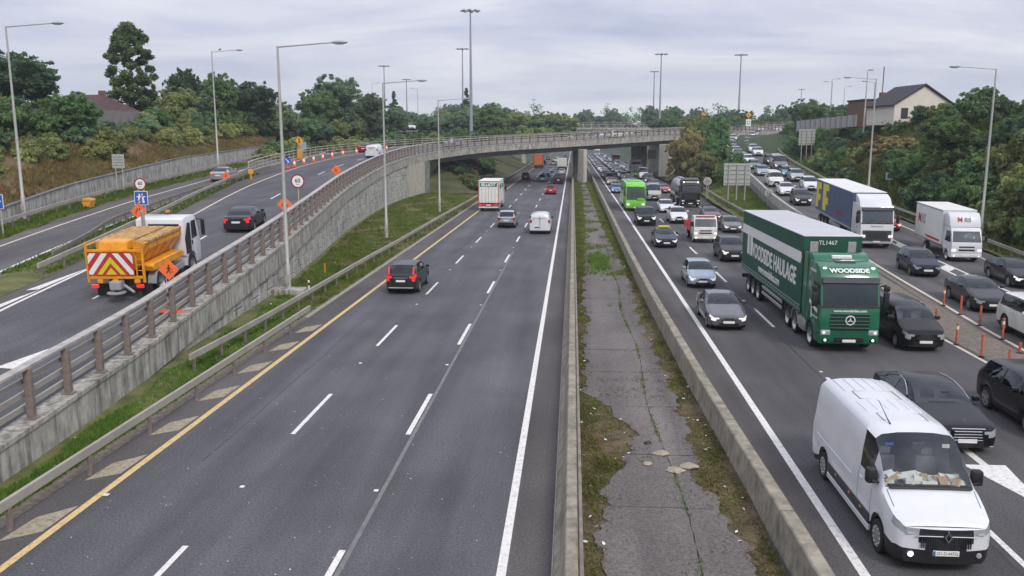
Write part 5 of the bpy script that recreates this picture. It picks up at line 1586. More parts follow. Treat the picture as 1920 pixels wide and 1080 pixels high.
def small_cab(root, pnt, hw=1.0, H=2.35, x0=0.0, lit=True, name=None, letters=None):
    """flat-fronted light lorry cab"""
    pm_ = 'paint_' + pnt
    ar = .46; wx = x0 - .95
    arch = [(wx + ar * math.cos(t), .40 + ar * math.sin(t)) for t in [math.pi * k / 8 for k in range(8, -1, -1)]]
    prof = [(x0 - .03, .35), (x0 + .02, .5), (x0 + .02, 1.1), (x0 - .03, 1.32), (x0 - .38, H - .18), (x0 - .6, H), (x0 - 1.65, H), (x0 - 1.75, H - .08), (x0 - 1.75, .85), (wx - ar - .02, .80)] + arch + [(wx + ar + .03, .35)]
    def tp(x, z): return 1.0 - .07 * max(0, (z - 1.35) / 1.0) - .05 * max(0, (x - (x0 - .35)) / .35)
    MB().prism(prof, -hw, hw, .06, 3, taper=tp).build('cab', pm_, root, 40)
    def sl(z): return float(np.interp(z, [.5, 1.1, 1.32, H - .18], [x0 + .02, x0 + .02, x0 - .03, x0 - .38]))
    mb = MB(); wy0, wy1 = hw - .10, hw - .17
    z0, z1 = 1.40, H - .24
    mb.add([(sl(z0) + .012, -wy0, z0), (sl(z0) + .012, wy0, z0), (sl(z1) + .012, wy1, z1), (sl(z1) + .012, -wy1, z1), (sl(z0) - .02, -wy0, z0), (sl(z0) - .02, wy0, z0), (sl(z1) - .02, wy1, z1), (sl(z1) - .02, -wy1, z1)],
           [(0, 1, 2, 3), (7, 6, 5, 4), (0, 4, 5, 1), (1, 5, 6, 2), (2, 6, 7, 3), (3, 7, 4, 0)])
    mb.build('windscreen', 'glass_lorry', root)
    for sg in (-1, 1):
        q = [(x0 - .28, 1.38), (x0 - .52, H - .26), (x0 - 1.25, H - .26), (x0 - 1.3, 1.38)]
        f_ = lambda p: sg * (hw * tp(*p) + .005)
        m2 = MB(); v = [(p[0], f_(p), p[1]) for p in q] + [(p[0], f_(p) - sg * .02, p[1]) for p in q]
        m2.add(v, [(0, 1, 2, 3), (7, 6, 5, 4), (0, 4, 5, 1), (1, 5, 6, 2), (2, 6, 7, 3), (3, 7, 4, 0)]); m2.build('side_window', 'glass_lorry', root)
        mr = MB(); mr.rbox(x0 - .12, x0 + .0, *sorted((sg * (hw + .08), sg * (hw + .25))), 1.45, 1.85, .03, 1).tube([(x0 - .2, sg * (hw - .05), 1.9), (x0 - .05, sg * (hw + .16), 1.82)], .02, 5); mr.build('mirror', 'trim', root)
        MB().rbox(x0 - .1, x0 + .05, *sorted((sg * (hw - .36), sg * (hw - .04))), .72, .95, .05, 2).build('headlight', 'headlight_lit' if lit else 'headlight', root, 40)
        MB().lathe([(.05, 0), (.04, .02), (.001, .02)], 10, 'x', (x0 + .03, sg * (hw - .22), .47)).build('fog_lens', 'lamp_lit' if lit else 'headlight', root)
    for z, h, w in ((1.02, .10, .5), (.80, .12, .52)): MB().rbox(x0 + .0, x0 + .035, -w, w, z, z + h, .02, 1).build('grille', 'trim', root)
    MB().rbox(x0 - .05, x0 + .05, -hw + .03, hw - .03, .36, .60, .04, 1).build('bumper', pm_, root)
    MB().rbox(x0 + .045, x0 + .06, -.26, .26, .42, .53, .005, 1).build('number_plate', 'plate', root)
    MB().rbox(x0 - .7, x0 - .1, -hw + .1, hw - .1, 1.2, 1.42, .04, 1).build('dashboard', 'interior', root)
    for sg in (-1, 1): MB().rbox(x0 - 1.25, x0 - 1.1, sg * .5 - .22, sg * .5 + .22, 1.0, 1.9, .05, 1).build('seat', 'seat', root)
    return sl

def mrs_lorry(x, y, z, heading, pitch):
    root = empty('box_lorry', (x, y, z), R(heading), 'white box lorry with red and grey MRS lettering beside the wooded bank', 'lorry')
    root.rotation_euler = (0, R(pitch), R(heading))
    small_cab(root, 'white', 1.02, 2.35)
    MB().prism([(-.55, 2.36), (-.85, 3.05), (-1.15, 3.28), (-1.72, 3.30), (-1.72, 2.36)], -1.0, 1.0, .05, 2).build('air_deflector', 'paint_white', root, 35)
    text('lettering', 'M', .42, (-.72, -.34, 2.86), (R(66), 0, R(90)), 'graphic_red', root, .01, 1.0, bold=.012)
    text('lettering', 'RS', .42, (-.72, .16, 2.86), (R(66), 0, R(90)), 'graphic_grey', root, .01, 1.0, bold=.012)
    x0, x1 = -1.85, -7.6
    box_body(root, x1, x0, 1.12, .95, 3.38, 'box_white', 'box_white', 'cargo_box', .03)
    tr_ = MB()
    for sg in (-1, 1): tr_.rbox(x1, x0, *sorted((sg * 1.115, sg * 1.14)), 3.28, 3.37, .01, 1).rbox(x1, x0, *sorted((sg * 1.115, sg * 1.14)), .93, 1.02, .01, 1)
    tr_.build('box_trim', 'graphic_grey', root)
    for sg in (-1, 1):
        rt = SIDE_R if sg < 0 else SIDE_L
        text('lettering', 'M', .95, (-6.6 if sg < 0 else -5.6, sg * 1.125, 2.3), rt, 'graphic_red', root, .006, .9, bold=.02)
        text('lettering', 'RS', .95, (-5.7 if sg < 0 else -6.6, sg * 1.125, 2.3), rt, 'graphic_grey', root, .006, .9, bold=.02)
        side_plate(root, 'red_band', [(-5.2, 1.28), (-2.1, 1.28), (-2.1, 1.12), (-4.8, 1.12)], sg * 1.123, 'graphic_red')
    MB().rbox(x1 + .1, -1.2, -.4, .4, .55, .92, .03, 1).build('chassis', 'chassis', root)
    for xw in (-.95, -5.3): axle(root, xw, 1.02 if xw > -2 else 1.06, SMALL_W, .38)
    return root

def isuzu_flatbed(x, y, heading):
    root = empty('flatbed_truck', (x, y, 0), R(heading), 'cream cab dropside truck with red slatted bed in the queue', 'truck')
    small_cab(root, 'offwhite', 1.02, 2.28)
    MB().rbox(-.5, -.35, -.8, .8, 2.22, 2.30, .02, 1).build('roof_bar', 'flatbed_red', root)
    x0, x1 = -1.95, -6.0
    MB().rbox(x1, x0, -1.05, 1.05, .82, .92, .02, 1).build('bed_floor', 'flatbed_red', root)
    for sg in (-1, 1):
        for z in (1.0, 1.18, 1.36): MB().rbox(x1, x0, *sorted((sg * 1.03, sg * 1.07)), z, z + .11, .01, 1).build('side_slat', 'flatbed_red', root)
        for xx in (x1 + .05, (x0 + x1) / 2, x0 - .1): MB().rbox(xx - .04, xx + .04, *sorted((sg * 1.0, sg * 1.04)), .9, 1.5, .01, 1).build('stake', 'flatbed_red', root)
    for z in (1.0, 1.3, 1.6, 1.9): MB().rbox(x0 - .05, x0, -1.0, 1.0, z, z + .1, .01, 1).build('headboard_slat', 'flatbed_red', root)
    MB().rbox(x1, x1 + .05, -1.05, 1.05, .95, 1.45, .01, 1).build('tailboard', 'flatbed_red', root)
    MB().rbox(x1 + .1, -1.2, -.38, .38, .5, .8, .03, 1).build('chassis', 'chassis', root)
    for xw in (-.95, -4.4): axle(root, xw, 1.02, SMALL_W, .38)
    return root

def elliot_lorry(x, y, heading):
    root = empty('box_lorry', (x, y, 0), R(heading), 'white box lorry driving away with ELLIOT on a green band', 'lorry')
    # origin at the rear
    L = 9.4; x0 = 0.0
    box_body(root, 0, 7.2, 1.25, 1.0, 3.72, 'box_white', 'box_white', 'cargo_box', .02)
    MB().rbox(-.02, .0, -1.24, 1.24, 1.0, 3.7, .01, 1).build('rear_frame', 'graphic_red', root)
    for sg in (-1, 1):
        MB().rbox(-.045, -.02, *sorted((sg * .02, sg * 1.15)), 1.08, 3.6, .01, 1).build('rear_door', 'box_white', root)
        for k in (.35, .8): MB().tube([(-.07, sg * k, 1.1), (-.07, sg * k, 2.9)], .018, 6).build('lock_rod', 'graphic_grey', root)
        for z in (1.2, 2.0, 2.8): MB().rbox(-.06, -.04, *sorted((sg * 1.05, sg * 1.18)), z, z + .08, .01, 1).build('hinge', 'amber' if z < 1.5 else 'graphic_grey', root)
        MB().rbox(-.12, -.04, *sorted((sg * .75, sg * 1.15)), .72, .86, .02, 1).build('tail_light', 'tail_lit', root)
        side_plate(root, 'green_band', [(1.2, 2.7), (6.8, 2.7), (6.8, 3.2), (1.2, 3.2)], sg * 1.252, 'graphic_green')
        text('lettering', 'ELLIOT', .5, (4.0, sg * 1.262, 2.95), SIDE_R if sg < 0 else SIDE_L, 'graphic_white', root, .003)
        MB().rbox(1.0, 4.2, *sorted((sg * 1.15, sg * 1.2)), .5, .8, .02, 1).build('side_guard', 'graphic_grey', root)
    MB().rbox(-.055, -.042, -1.05, 1.05, 3.0, 3.5, .003, 1).build('green_panel', 'graphic_green', root)
    text('lettering', 'ELLIOT', .48, (-.058, 0, 3.25), REAR, 'graphic_white', root, .003, 1.15, bold=.02)
    MB().rbox(-.1, .0, -1.22, 1.22, .66, .92, .02, 1).build('lamp_board', 'graphic_red', root)
    MB().rbox(-.12, -.1, -.26, .26, .74, .86, .004, 1).build('number_plate', 'plate', root)
    MB().rbox(-.1, .06, -1.22, 1.22, .44, .60, .03, 1).build('rear_bumper', 'box_white', root)
    MB().rbox(.1, 8.0, -.45, .45, .6, .98, .03, 1).build('chassis', 'chassis', root)
    cabroot = root
    cb = MB().prism([(L, .42), (L + .02, 1.5), (L - .25, 2.8), (L - .6, 3.05), (L - 2.0, 3.1), (L - 2.0, .9), (L - 1.9, .42)], -1.2, 1.2, .06, 2); cb.build('cab', 'paint_white', root, 40)
    MB().prism([(L - .7, 3.0), (L - 1.3, 3.5), (L - 2.0, 3.62), (L - 2.0, 3.0)], -1.1, 1.1, .05, 2).build('air_deflector', 'paint_white', root, 35)
    for sg in (-1, 1):
        MB().rbox(L - .2, L - .05, *sorted((sg * 1.28, sg * 1.5)), 1.9, 2.6, .04, 1).build('mirror', 'trim', root)
        MB().rbox(L - 1.2, L - .4, *sorted((sg * 1.19, sg * 1.208)), 1.8, 2.6, .005, 1).build('side_window', 'window_dark', root)
    trailer_wheels(root, [1.9, L - 1.4], 1.2)
    return root

def coach(x, y, heading):
    root = empty('coach', (x, y, 0), R(heading), 'bright lime green coach in the queue beside the median wall', 'coach')
    L, hw, H = 12.0, 1.25, 3.45
    prof = [(-.04, .35), (.03, .6), (.02, 1.1), (-.05, 1.45), (-.28, 2.75), (-.45, 3.1), (-.75, 3.33), (-1.3, H), (-L + .3, H), (-L, H - .3), (-L, .4), (-8.9, .4)]
    ar = .58
    for wx in (-8.3, -2.6):
        prof += [(wx + ar * math.cos(t), .5 + ar * math.sin(t)) for t in [math.pi * k / 6 for k in range(6, -1, -1)]]
    def tp(x_, z_): return 1 - .05 * max(0, (z_ - 1.4) / 2) - .05 * max(0, (x_ + .4) / .4)
    MB().prism(prof, -hw, hw, .09, 3, taper=tp).build('body', 'paint_lime', root, 40)
    def sl(z): return float(np.interp(z, [.6, 1.1, 1.45, 2.75, 3.1], [.03, .02, -.05, -.28, -.45]))
    mb = MB(); n = 6; v = []
    for i in range(n + 1):
        z = 1.42 + (3.0 - 1.42) * i / n; w = hw * tp(-.2, z) - .09
        v += [(sl(z) + .015, -w, z), (sl(z) + .03, 0, z), (sl(z) + .015, w, z)]
    f = []
    for i in range(n): f += [(3 * i, 3 * i + 1, 3 * i + 4, 3 * i + 3), (3 * i + 1, 3 * i + 2, 3 * i + 5, 3 * i + 4)]
    mb.add(v, f); mb.build('windscreen', 'glass_dark', root, 30)
    text('lettering', 'GO', .34, (.02, .62, 1.55), FRONT, 'paint_lime', root, .02)
    MB().rbox(-.2, .06, .15, 1.05, 1.36, 1.62, .03, 1).build('screen_panel', 'paint_lime', root)
    for sg in (-1, 1):
        for k in range(6):
            xa = -1.5 - k * 1.7
            side_plate(root, 'side_window', [(xa, 1.75), (xa - 1.62, 1.75), (xa - 1.62, 2.78), (xa, 2.78)], sg * (hw * .965 + .004), 'window_dark', .01)
        MB().rbox(-.05, .075, *sorted((sg * .72, sg * 1.1)), .72, .98, .06, 2).build('headlight', 'headlight_lit', root, 40)
        mr = MB(); mr.rbox(.1, .3, *sorted((sg * 1.28, sg * 1.48)), 1.9, 2.5, .04, 1).tube([(-.3, sg * 1.1, 3.0), (.15, sg * 1.36, 3.0), (.2, sg * 1.38, 2.5)], .03, 6); mr.build('mirror', 'trim', root)
        MB().rbox(-.4, -.1, *sorted((sg * .9, sg * 1.1)), 3.1, 3.2, .02, 1)
    MB().rbox(-5.5, -3.2, -.85, .85, H - .02, H + .18, .06, 2).build('roof_pod', 'paint_lime', root, 35)
    MB().rbox(.03, .05, -.26, .26, .42, .53, .004, 1).build('number_plate', 'plate', root)
    MB().rbox(-.02, .04, -.95, .95, .36, .40, .01, 1).build('bumper_trim', 'trim', root)
    MB().box(-L + .3, -.8, -1.0, 1.0, .32, .9).build('underbody', 'under', root)
    trailer_wheels(root, [-2.6, -8.3], 1.24)
    return root

def tanker(x, y, heading):
    root = empty('tanker_lorry', (x, y, 0), R(heading), 'black cab lorry pulling a silver tank trailer in the queue', 'lorry')
    hw = 1.22
    cab, sl, fpl = lorry_cab(root, 'black', hw, 3.45)
    lorry_front(root, fpl, sl, 'black', hw, True, 4, True)
    lorry_interior(root)
    MB().prism([(-.5, 3.5), (-1.0, 3.72), (-2.2, 3.75), (-2.2, 3.45), (-.6, 3.42)], -1.05, 1.05, .05, 1).build('roof_deflector', 'paint_darkgrey', root, 35)
    MB().rbox(sl(3.15) + .02, sl(3.15) + .1, -.7, .7, 3.2, 3.34, .03, 1).build('light_board', 'graphic_white', root)
    for sg in (-1, 1): MB().rbox(-.4, -.28, *sorted((sg * .78, sg * .98)), 3.2, 3.34, .03, 1).build('roof_lamp', 'lamp_lit', root)
    MB().rbox(-6.0, -1.0, -.45, .45, .62, 1.02, .03, 1).build('chassis', 'chassis', root)
    tk = MB(); tk.lathe([(.001, -13.6), (.6, -13.55), (.95, -13.35), (1.08, -13.0), (1.08, -3.6), (.95, -3.2), (.6, -3.0), (.001, -2.95)], 28, 'x', (0, 0, 2.3)); tk.build('tank', 'tank_steel', root, 40)
    MB().rbox(-13.0, -4.0, -.3, .3, 3.36, 3.46, .02, 1).build('walkway', 'graphic_grey', root)
    MB().rbox(-13.2, -3.6, -.5, .5, .85, 1.25, .03, 1).build('trailer_chassis', 'chassis', root)
    trailer_wheels(root, [-1.38, -5.0, -9.6, -10.9, -12.2])
    return root

def far_lorry(x, y, z, heading, pnt, body, label, rear=False, H=3.9, Lb=8.0, green=False):
    root = empty('box_lorry', (x, y, z), R(heading), label, 'lorry')
    hw = 1.2
    if rear:                          # origin at the tail, cab at the far end
        box_body(root, 0, Lb, 1.24, 1.05, H, body, body, 'cargo_box', .02)
        for yy in (-.75, -.25, .25, .75): MB().rbox(-.05, -.01, yy - .04, yy + .04, 1.1, H - .15, .01, 1).build('door_rib', 'graphic_yellow' if body == 'box_orange' else 'graphic_grey', root)
        for sg in (-1, 1): MB().rbox(-.1, .0, *sorted((sg * .7, sg * 1.15)), .75, .92, .02, 1).build('tail_light', 'tail', root)
        MB().rbox(-.08, .0, -1.2, 1.2, .5, .72, .02, 1).build('rear_bumper', 'chassis', root)
        MB().rbox(.1, Lb + 1, -.45, .45, .6, 1.0, .03, 1).build('chassis', 'chassis', root)
        MB().prism([(Lb + 2.2, .5), (Lb + 2.2, 1.6), (Lb + 1.9, 2.9), (Lb + .3, 3.1), (Lb + .3, .5)], -1.2, 1.2, .05, 1).build('cab', 'paint_' + pnt, root, 35)
        trailer_wheels(root, [1.2, 2.5, Lb + .9], 1.2)
    else:
        cab, sl, fpl = lorry_cab(root, pnt, hw, 3.35)
        lorry_front(root, fpl, sl, 'lime' if green else pnt, hw, True, 3)
        lorry_interior(root)
        box_body(root, -2.6 - Lb, -2.6, 1.24, 1.05, H, body, body, 'cargo_box', .02)
        MB().rbox(-2.6 - Lb, -1.0, -.45, .45, .6, 1.0, .03, 1).build('chassis', 'chassis', root)
        if green: fpl('green_panel', .55, 1.0, -.8, .8, 'paint_lime', .04, .03)
        trailer_wheels(root, [-1.38, -1.6 - Lb], 1.2)
    return root

def gritter(x, y, z, heading, pitch):
    root = empty('gritter_lorry', (x, y, z), R(heading), 'yellow gritting lorry with chevron board and white cab on the ramp', 'lorry')
    root.rotation_euler = (0, R(pitch), R(heading))
    # origin at the tail, cab forward
    CX = 6.9
    prof = [(CX, .5), (CX + .02, 1.5), (CX - .25, 2.65), (CX - .55, 2.86), (CX - 1.5, 2.88), (CX - 1.95, 2.8), (CX - 2.0, 1.05), (CX - 1.9, .95)] + [(CX - 1.25 + .62 * math.cos(t), .52 + .62 * math.sin(t)) for t in [math.pi * k / 8 for k in range(8, -1, -1)]] + [(CX - .6, .5)]
    MB().prism(prof, -1.2, 1.2, .08, 2, taper=lambda a, b: 1 - .06 * max(0, (b - 1.9))).build('cab', 'paint_white', root, 40)
    MB().rbox(CX - 1.99, CX - 1.965, -.95, .55, 2.05, 2.6, .01, 1).build('rear_cab_window', 'window_dark', root)
    for sg in (-1, 1):
        side_plate(root, 'side_window', [(CX - .35, 1.75), (CX - .5, 2.6), (CX - 1.0, 2.6), (CX - 1.05, 1.72)], sg * 1.16, 'window_dark', .03)
        side_plate(root, 'dark_quarter', [(CX - 1.25, 1.1), (CX - 1.25, 2.55), (CX - 1.5, 2.6), (CX - 1.92, 1.9), (CX - 1.92, 1.1)], sg * 1.17, 'trim', .035)
        mr = MB(); mr.rbox(CX - .15, CX + .0, *sorted((sg * 1.32, sg * 1.5)), 1.75, 2.55, .04, 1).tube([(CX - .3, sg * 1.1, 2.6), (CX - .05, sg * 1.4, 2.55)], .03, 6); mr.build('mirror', 'trim', root)
        MB().rbox(CX - 1.12, CX - 1.0, *sorted((sg * 1.19, sg * 1.215)), 1.45, 1.65, .01, 1).build('door_handle', 'trim', root)
    MB().rbox(CX - .9, CX - .7, -.1, .1, 2.98, 3.1, .03, 1).build('beacon', 'amber', root)
    MB().tube([(CX - 1.98, .75, 1.5), (CX - 1.98, .75, 3.1), (CX - 2.02, .78, 3.25)], .09, 8).build('exhaust_stack', 'graphic_grey', root, 40)
    MB().rbox(.3, CX - .6, -.45, .45, .62, 1.0, .03, 1).build('chassis', 'chassis', root)
    # hopper
    hx0, hx1 = .75, 4.65
    hop = MB(); pr_ = []
    v = []; 
    for xx in (hx0, hx1):
        v += [(xx, -.55, 1.25), (xx, .55, 1.25), (xx, 1.12, 2.15), (xx, 1.12, 2.45), (xx, -1.12, 2.45), (xx, -1.12, 2.15)]
    hop.add(v, [(0, 1, 2, 3, 4, 5), (11, 10, 9, 8, 7, 6), (0, 6, 7, 1), (1, 7, 8, 2), (2, 8, 9, 3), (5, 4, 10, 11), (0, 5, 11, 6), (3, 9, 10, 4)])
    hop.build('hopper', 'gritter_yellow', root)
    rw = MB()
    for sg in (-1, 1): rw.rbox(hx0, hx1, *sorted((sg * 1.02, sg * 1.17)), 2.40, 2.56, .03, 1)
    for xx in (hx0, hx1 - .12): rw.rbox(xx, xx + .12, -1.0, 1.0, 2.40, 2.54, .03, 1)
    rw.build('hopper_rim', 'gritter_worn', root)
    cv = MB()
    for y0, y1 in ((-1.0, -.52), (-.42, .36), (.46, 1.0)): cv.rbox(hx0 + .1, hx1 - .1, y0, y1, 2.47, 2.54 if y0 != -.42 else 2.58, .03, 1)
    cv.build('hopper_cover', 'gritter_worn', root)
    MB().box(hx0 + .15, hx1 - .15, -.95, .95, 2.44, 2.47).build('salt_load', 'salt_dirty', root)
    rib = MB()
    for sg in (-1, 1):
        for xx in frange(hx0 + .1, hx1 - .1, .95):
            rib.add([(xx - .04, sg * .58, 1.28), (xx + .04, sg * .58, 1.28), (xx + .04, sg * 1.15, 2.16), (xx - .04, sg * 1.15, 2.16), (xx + .04, sg * 1.15, 2.4), (xx - .04, sg * 1.15, 2.4)], [(0, 1, 2, 3), (3, 2, 4, 5)])
    rib.build('hopper_rib', 'gritter_worn', root)
    for sg in (-1, 1):
        MB().prism([(1.0, 1.12), (.9, 1.4), (1.05, 1.5), (4.2, 1.5), (4.55, 1.36), (4.5, 1.12)], *sorted((sg * .72, sg * 1.24)), .05, 1).build('side_tank', 'gritter_yellow', root, 35)
        pr_ = [(1.75 + .66 * math.cos(t), .55 + .66 * math.sin(t)) for t in [math.pi * k / 8 for k in range(9)]] + [(1.75 + .59 * math.cos(t), .55 + .59 * math.sin(t)) for t in [math.pi * k / 8 for k in range(8, -1, -1)]]
        MB().prism(pr_, *sorted((sg * .85, sg * 1.22))).build('mudguard', 'graphic_grey', root, 30)
        MB().rbox(2.6, 4.7, *sorted((sg * 1.1, sg * 1.16)), .55, .85, .02, 1).build('side_guard', 'graphic_grey', root)
    # rear frame, ladder, chevron board
    fr_ = MB()
    for y_ in (-1.2, 1.2): fr_.rbox(-.06, .04, y_ - .05, y_ + .05, .85, 2.62, .01, 1)
    fr_.rbox(-.06, .04, -1.2, 1.2, 1.02, 1.14, .01, 1).rbox(-.06, .04, -1.2, 1.2, 2.2, 2.3, .01, 1)
    fr_.rbox(-.02, .7, 1.1, 1.2, 2.45, 2.52, .01, 1).rbox(-.02, .7, -1.2, -1.1, 2.45, 2.52, .01, 1)
    fr_.build('rear_frame', 'gritter_yellow', root)
    ld = MB()
    for y_ in (-1.16, -.86): ld.rbox(.05, .1, y_ - .025, y_ + .025, .95, 2.7, .005, 1)
    for z_ in frange(1.1, 2.6, .25): ld.rbox(.05, .09, -1.16, -.86, z_, z_ + .03, .005, 1)
    ld.build('ladder', 'gritter_yellow', root)
    gr_ = MB(); gr_.prism([(.1, 2.2), (.2, 2.62), (.75, 2.66), (.85, 2.2)], -.5, .75, .05, 1); gr_.build('spreader_drive', 'gritter_yellow', root)
    bd_ = MB(); bd_.rbox(-.09, -.062, -.82, 1.15, 1.16, 2.18, .006, 1); bd_.build('chevron_board', 'graphic_red', root)
    cy = .165; xb = -.094
    for k, m_ in ((0, 'hivis'), (1, 'graphic_white'), (2, 'graphic_white')):
        off = k * .46
        for sg in (-1, 1):
            def clip(pt): return (max(min(pt[0], .965), 0.0), max(min(pt[1], 2.15), 1.19))
            # a slanted bar falling away from the centre line
            zt_ = 2.06 + .0 - off * 0 ; 
            a0 = (0.0 + off, 2.12); 
            pts = [(off, 1.95), (off, 1.95)]
            if k == 0:
                q = [(0, 2.02), (.46, 1.42), (.46, 1.72), (0, 2.15)] if True else pts
                q2 = [(0, 1.52), (.24, 1.22), (0, 1.22)]
                for qq, mm in ((q, 'graphic_white'), (q2, 'hivis')):
                    if len(qq) == 4: qq = [(0, 1.72), (.40, 1.22), (.62, 1.22), (0, 2.0)]
                    MB().add([(xb, cy + sg * p[0], p[1]) for p in qq], [tuple(range(len(qq)))]).build('chevron', 'hivis', root)
            elif k == 1:
                qq = [(.10, 2.15), (.36, 2.15), (.96, 1.36), (.96, 1.22), (.80, 1.22)]
                MB().add([(xb, cy + sg * p[0], p[1]) for p in qq], [tuple(range(len(qq)))]).build('chevron', 'graphic_white', root)
            else:
                qq = [(.60, 2.15), (.86, 2.15), (.96, 2.02), (.96, 1.68)]
                MB().add([(xb, cy + sg * p[0], p[1]) for p in qq], [tuple(range(len(qq)))]).build('chevron', 'graphic_white', root)
    # spinner, lamps, flaps
    sp = MB(); sp.rbox(-.3, .2, -.25, .25, .55, .95, .05, 1).lathe([(.4, 0), (.4, .04), (.1, .06)], 18, 'z', (-.15, 0, .42)); sp.build('spinner', 'graphic_grey', root, 30)
    MB().tube([(-.1, -.35, .75), (-.35, -.85, .5)], .06, 8).build('chute', 'graphic_grey', root, 40)
    for y_ in (-.9, .05, .7): MB().rbox(-.12, .05, y_ - .12, y_ + .12, .82, 1.0, .03, 1).build('work_lamp_box', 'gritter_yellow', root)
    for y_ in (-1.0, .95):
        MB().rbox(-.1, .0, y_ - .16, y_ + .16, .62, .78, .02, 1).build('tail_light', 'tail_lit', root)
        MB().rbox(.55, .6, y_ - .26, y_ + .22, .12, .68, .01, 1).build('mud_flap', 'trim', root)
    trailer_wheels(root, [1.75, CX - 1.25], 1.22)
    return root
# ============================================================ TRAFFIC
def towards(kind, x, yf, pnt, label, z=0.0, lit=True, lite=False, group=None, pitch=0.0, turn=0.0, **kw):
    return car(kind, x, yf + CARS[kind]['L'] / 2, z, -90 + turn, pnt, label, group, lit=lit, lite=lite, pitch=pitch, **kw)
def away(kind, x, yr, pnt, label, z=0.0, lit=False, lite=False, group=None, pitch=0.0, turn=0.0, **kw):
    return car(kind, x, yr + CARS[kind]['L'] / 2, z, 90 + turn, pnt, label, group, lit='tail' if lit else False, lite=lite, pitch=pitch, **kw)

# ---- nearest white panel van, with its own details
van = towards('bigvan', 7.72, 16.95, 'white', 'large white panel van with papers heaped on its dashboard', name='panel_van', cat='van', lit=False, detail='master', wind='glass_clear')
def vp(name, mb, m_, smooth=35): return mb.build(name, m_, van, smooth)
C_ = CARS['bigvan']; VL = C_['L'] / 2
# roof ribs, hatches, aerial
rb_ = MB()
for y_ in (-.62, -.37, -.12, .12, .37, .62):
    zr_ = 2.52 - float(np.interp(abs(y_), [0, .405, .774], [0, .012, .076])) 
    rb_.rbox(-2.8, -1.75, y_ - .02, y_ + .02, zr_ - .03, zr_ + .010, .006, 1).rbox(-.92, -.08, y_ - .02, y_ + .02, zr_ - .03, zr_ + .012, .006, 1)
vp('roof_rib', rb_, 'paint_white')
for xa, xb in ((-1.65, -1.0), (.12, .65)):
    hm = MB()
    for a_ in ((xa, xa + .012, -.5, .5), (xb - .012, xb, -.5, .5), (xa, xb, -.5, -.488), (xa, xb, .488, .5)): hm.rbox(a_[0], a_[1], a_[2], a_[3], 2.47, 2.514, .004, 1)
    vp('roof_hatch_seam', hm, 'sign_back')
vp('aerial', MB().tube([(.85, -.42, 2.46), (.75, -.46, 2.56), (.28, -.52, 2.86)], [.02, .012, .006], 6), 'trim')
for sg in (-1, 1):
    yy = sg * (C_['W'] / 2 * .998)
    # lower cladding with a white sill line, door seams, amber markers, bumper corner
    vp('sill_cladding', MB().rbox(-1.5, 1.62, *sorted((yy - sg * .03, yy + sg * .022)), .40, .66, .02, 1), 'trim_grey')
    vp('sill_line', MB().rbox(-1.5, 1.62, *sorted((yy - sg * .06, yy + sg * .012)), .24, .385, .015, 1), 'paint_white')
    for xm in (-.75, .3, 1.1): vp('side_marker', MB().rbox(xm - .05, xm + .05, *sorted((yy + sg * .015, yy + sg * .032)), .56, .61, .004, 1), 'amber')
    se = MB()
    for xs_, z0, z1 in ((.70, .70, 1.45), (-.50, .72, 1.5)):
        se.rbox(xs_ - .006, xs_ + .006, *sorted((yy - sg * .02, yy + sg * .0035)), z0, z1, .001, 1)
    vp('side_rail_trim', MB().rbox(-2.6, .3, *sorted((yy - sg * .03, yy + sg * .012)), 1.02, 1.075, .006, 1), 'paint_white')
    vp('mirror_arm', MB().tube([(VL - 1.15, sg * .98, 1.5), (VL - 1.12, sg * 1.14, 1.55)], .03, 6), 'trim')
    vp('fog_light', MB().lathe([(.06, 0), (.05, .02), (.001, .022)], 12, 'x', (VL + .06, sg * .68, .46)), 'lamp_lit' if sg < 0 else 'headlight')
    vp('headlamp_lens', MB().rbox(VL - .06, VL + .075, *sorted((sg * .62, sg * .78)), .90, .925, .008, 1), 'headlight')
# nose: black band, chrome bar, diamond badge, white bumper blade, plate
vp('nose_bar', MB().rbox(VL + .08, VL + .135, -.60, .60, .868, .892, .01, 1), 'chrome')
vp('cowl', MB().rbox(VL - C_['a'] - .10, VL - C_['a'] + .12, -.86, .86, 1.50, 1.545, .02, 1), 'trim')
dm = MB()
for (s0, s1) in (((.13, .20), (.075, .125)),):
    o_ = [(0, s0[1] * .5), (s0[0] * .5, 0), (0, -s0[1] * .5), (-s0[0] * .5, 0)]; i_ = [(0, s1[1] * .5), (s1[0] * .5, 0), (0, -s1[1] * .5), (-s1[0] * .5, 0)]
    xx = VL + .185
    dm.add([(xx, p[0] * 1.25, .89 + p[1] * 1.25) for p in o_] + [(xx, p[0] * 1.25, .89 + p[1] * 1.25) for p in i_] + [(xx - .05, p[0] * 1.25, .89 + p[1] * 1.25) for p in o_],
           [(0, 1, 5, 4), (1, 2, 6, 5), (2, 3, 7, 6), (3, 0, 4, 7), (0, 8, 9, 1), (1, 9, 10, 2), (2, 10, 11, 3), (3, 11, 8, 0)])
vp('badge', dm, 'chrome', 0)
gs = MB()
for k in range(22): gs.rbox(VL + .085, VL + .130, -.50 + k * .0465, -.488 + k * .0465, .62, .85, .004, 1)
vp('grille_vane', gs, 'trim_grey')
vp('plate_band', MB().rbox(VL + .132, VL + .1375, -.255, -.215, .466, .570, .001, 1), 'plate_eu')
text('plate_number', '251-D-44752', .095, (VL + .1355, .02, .518), FRONT, 'sign_black', van, .001, .85)
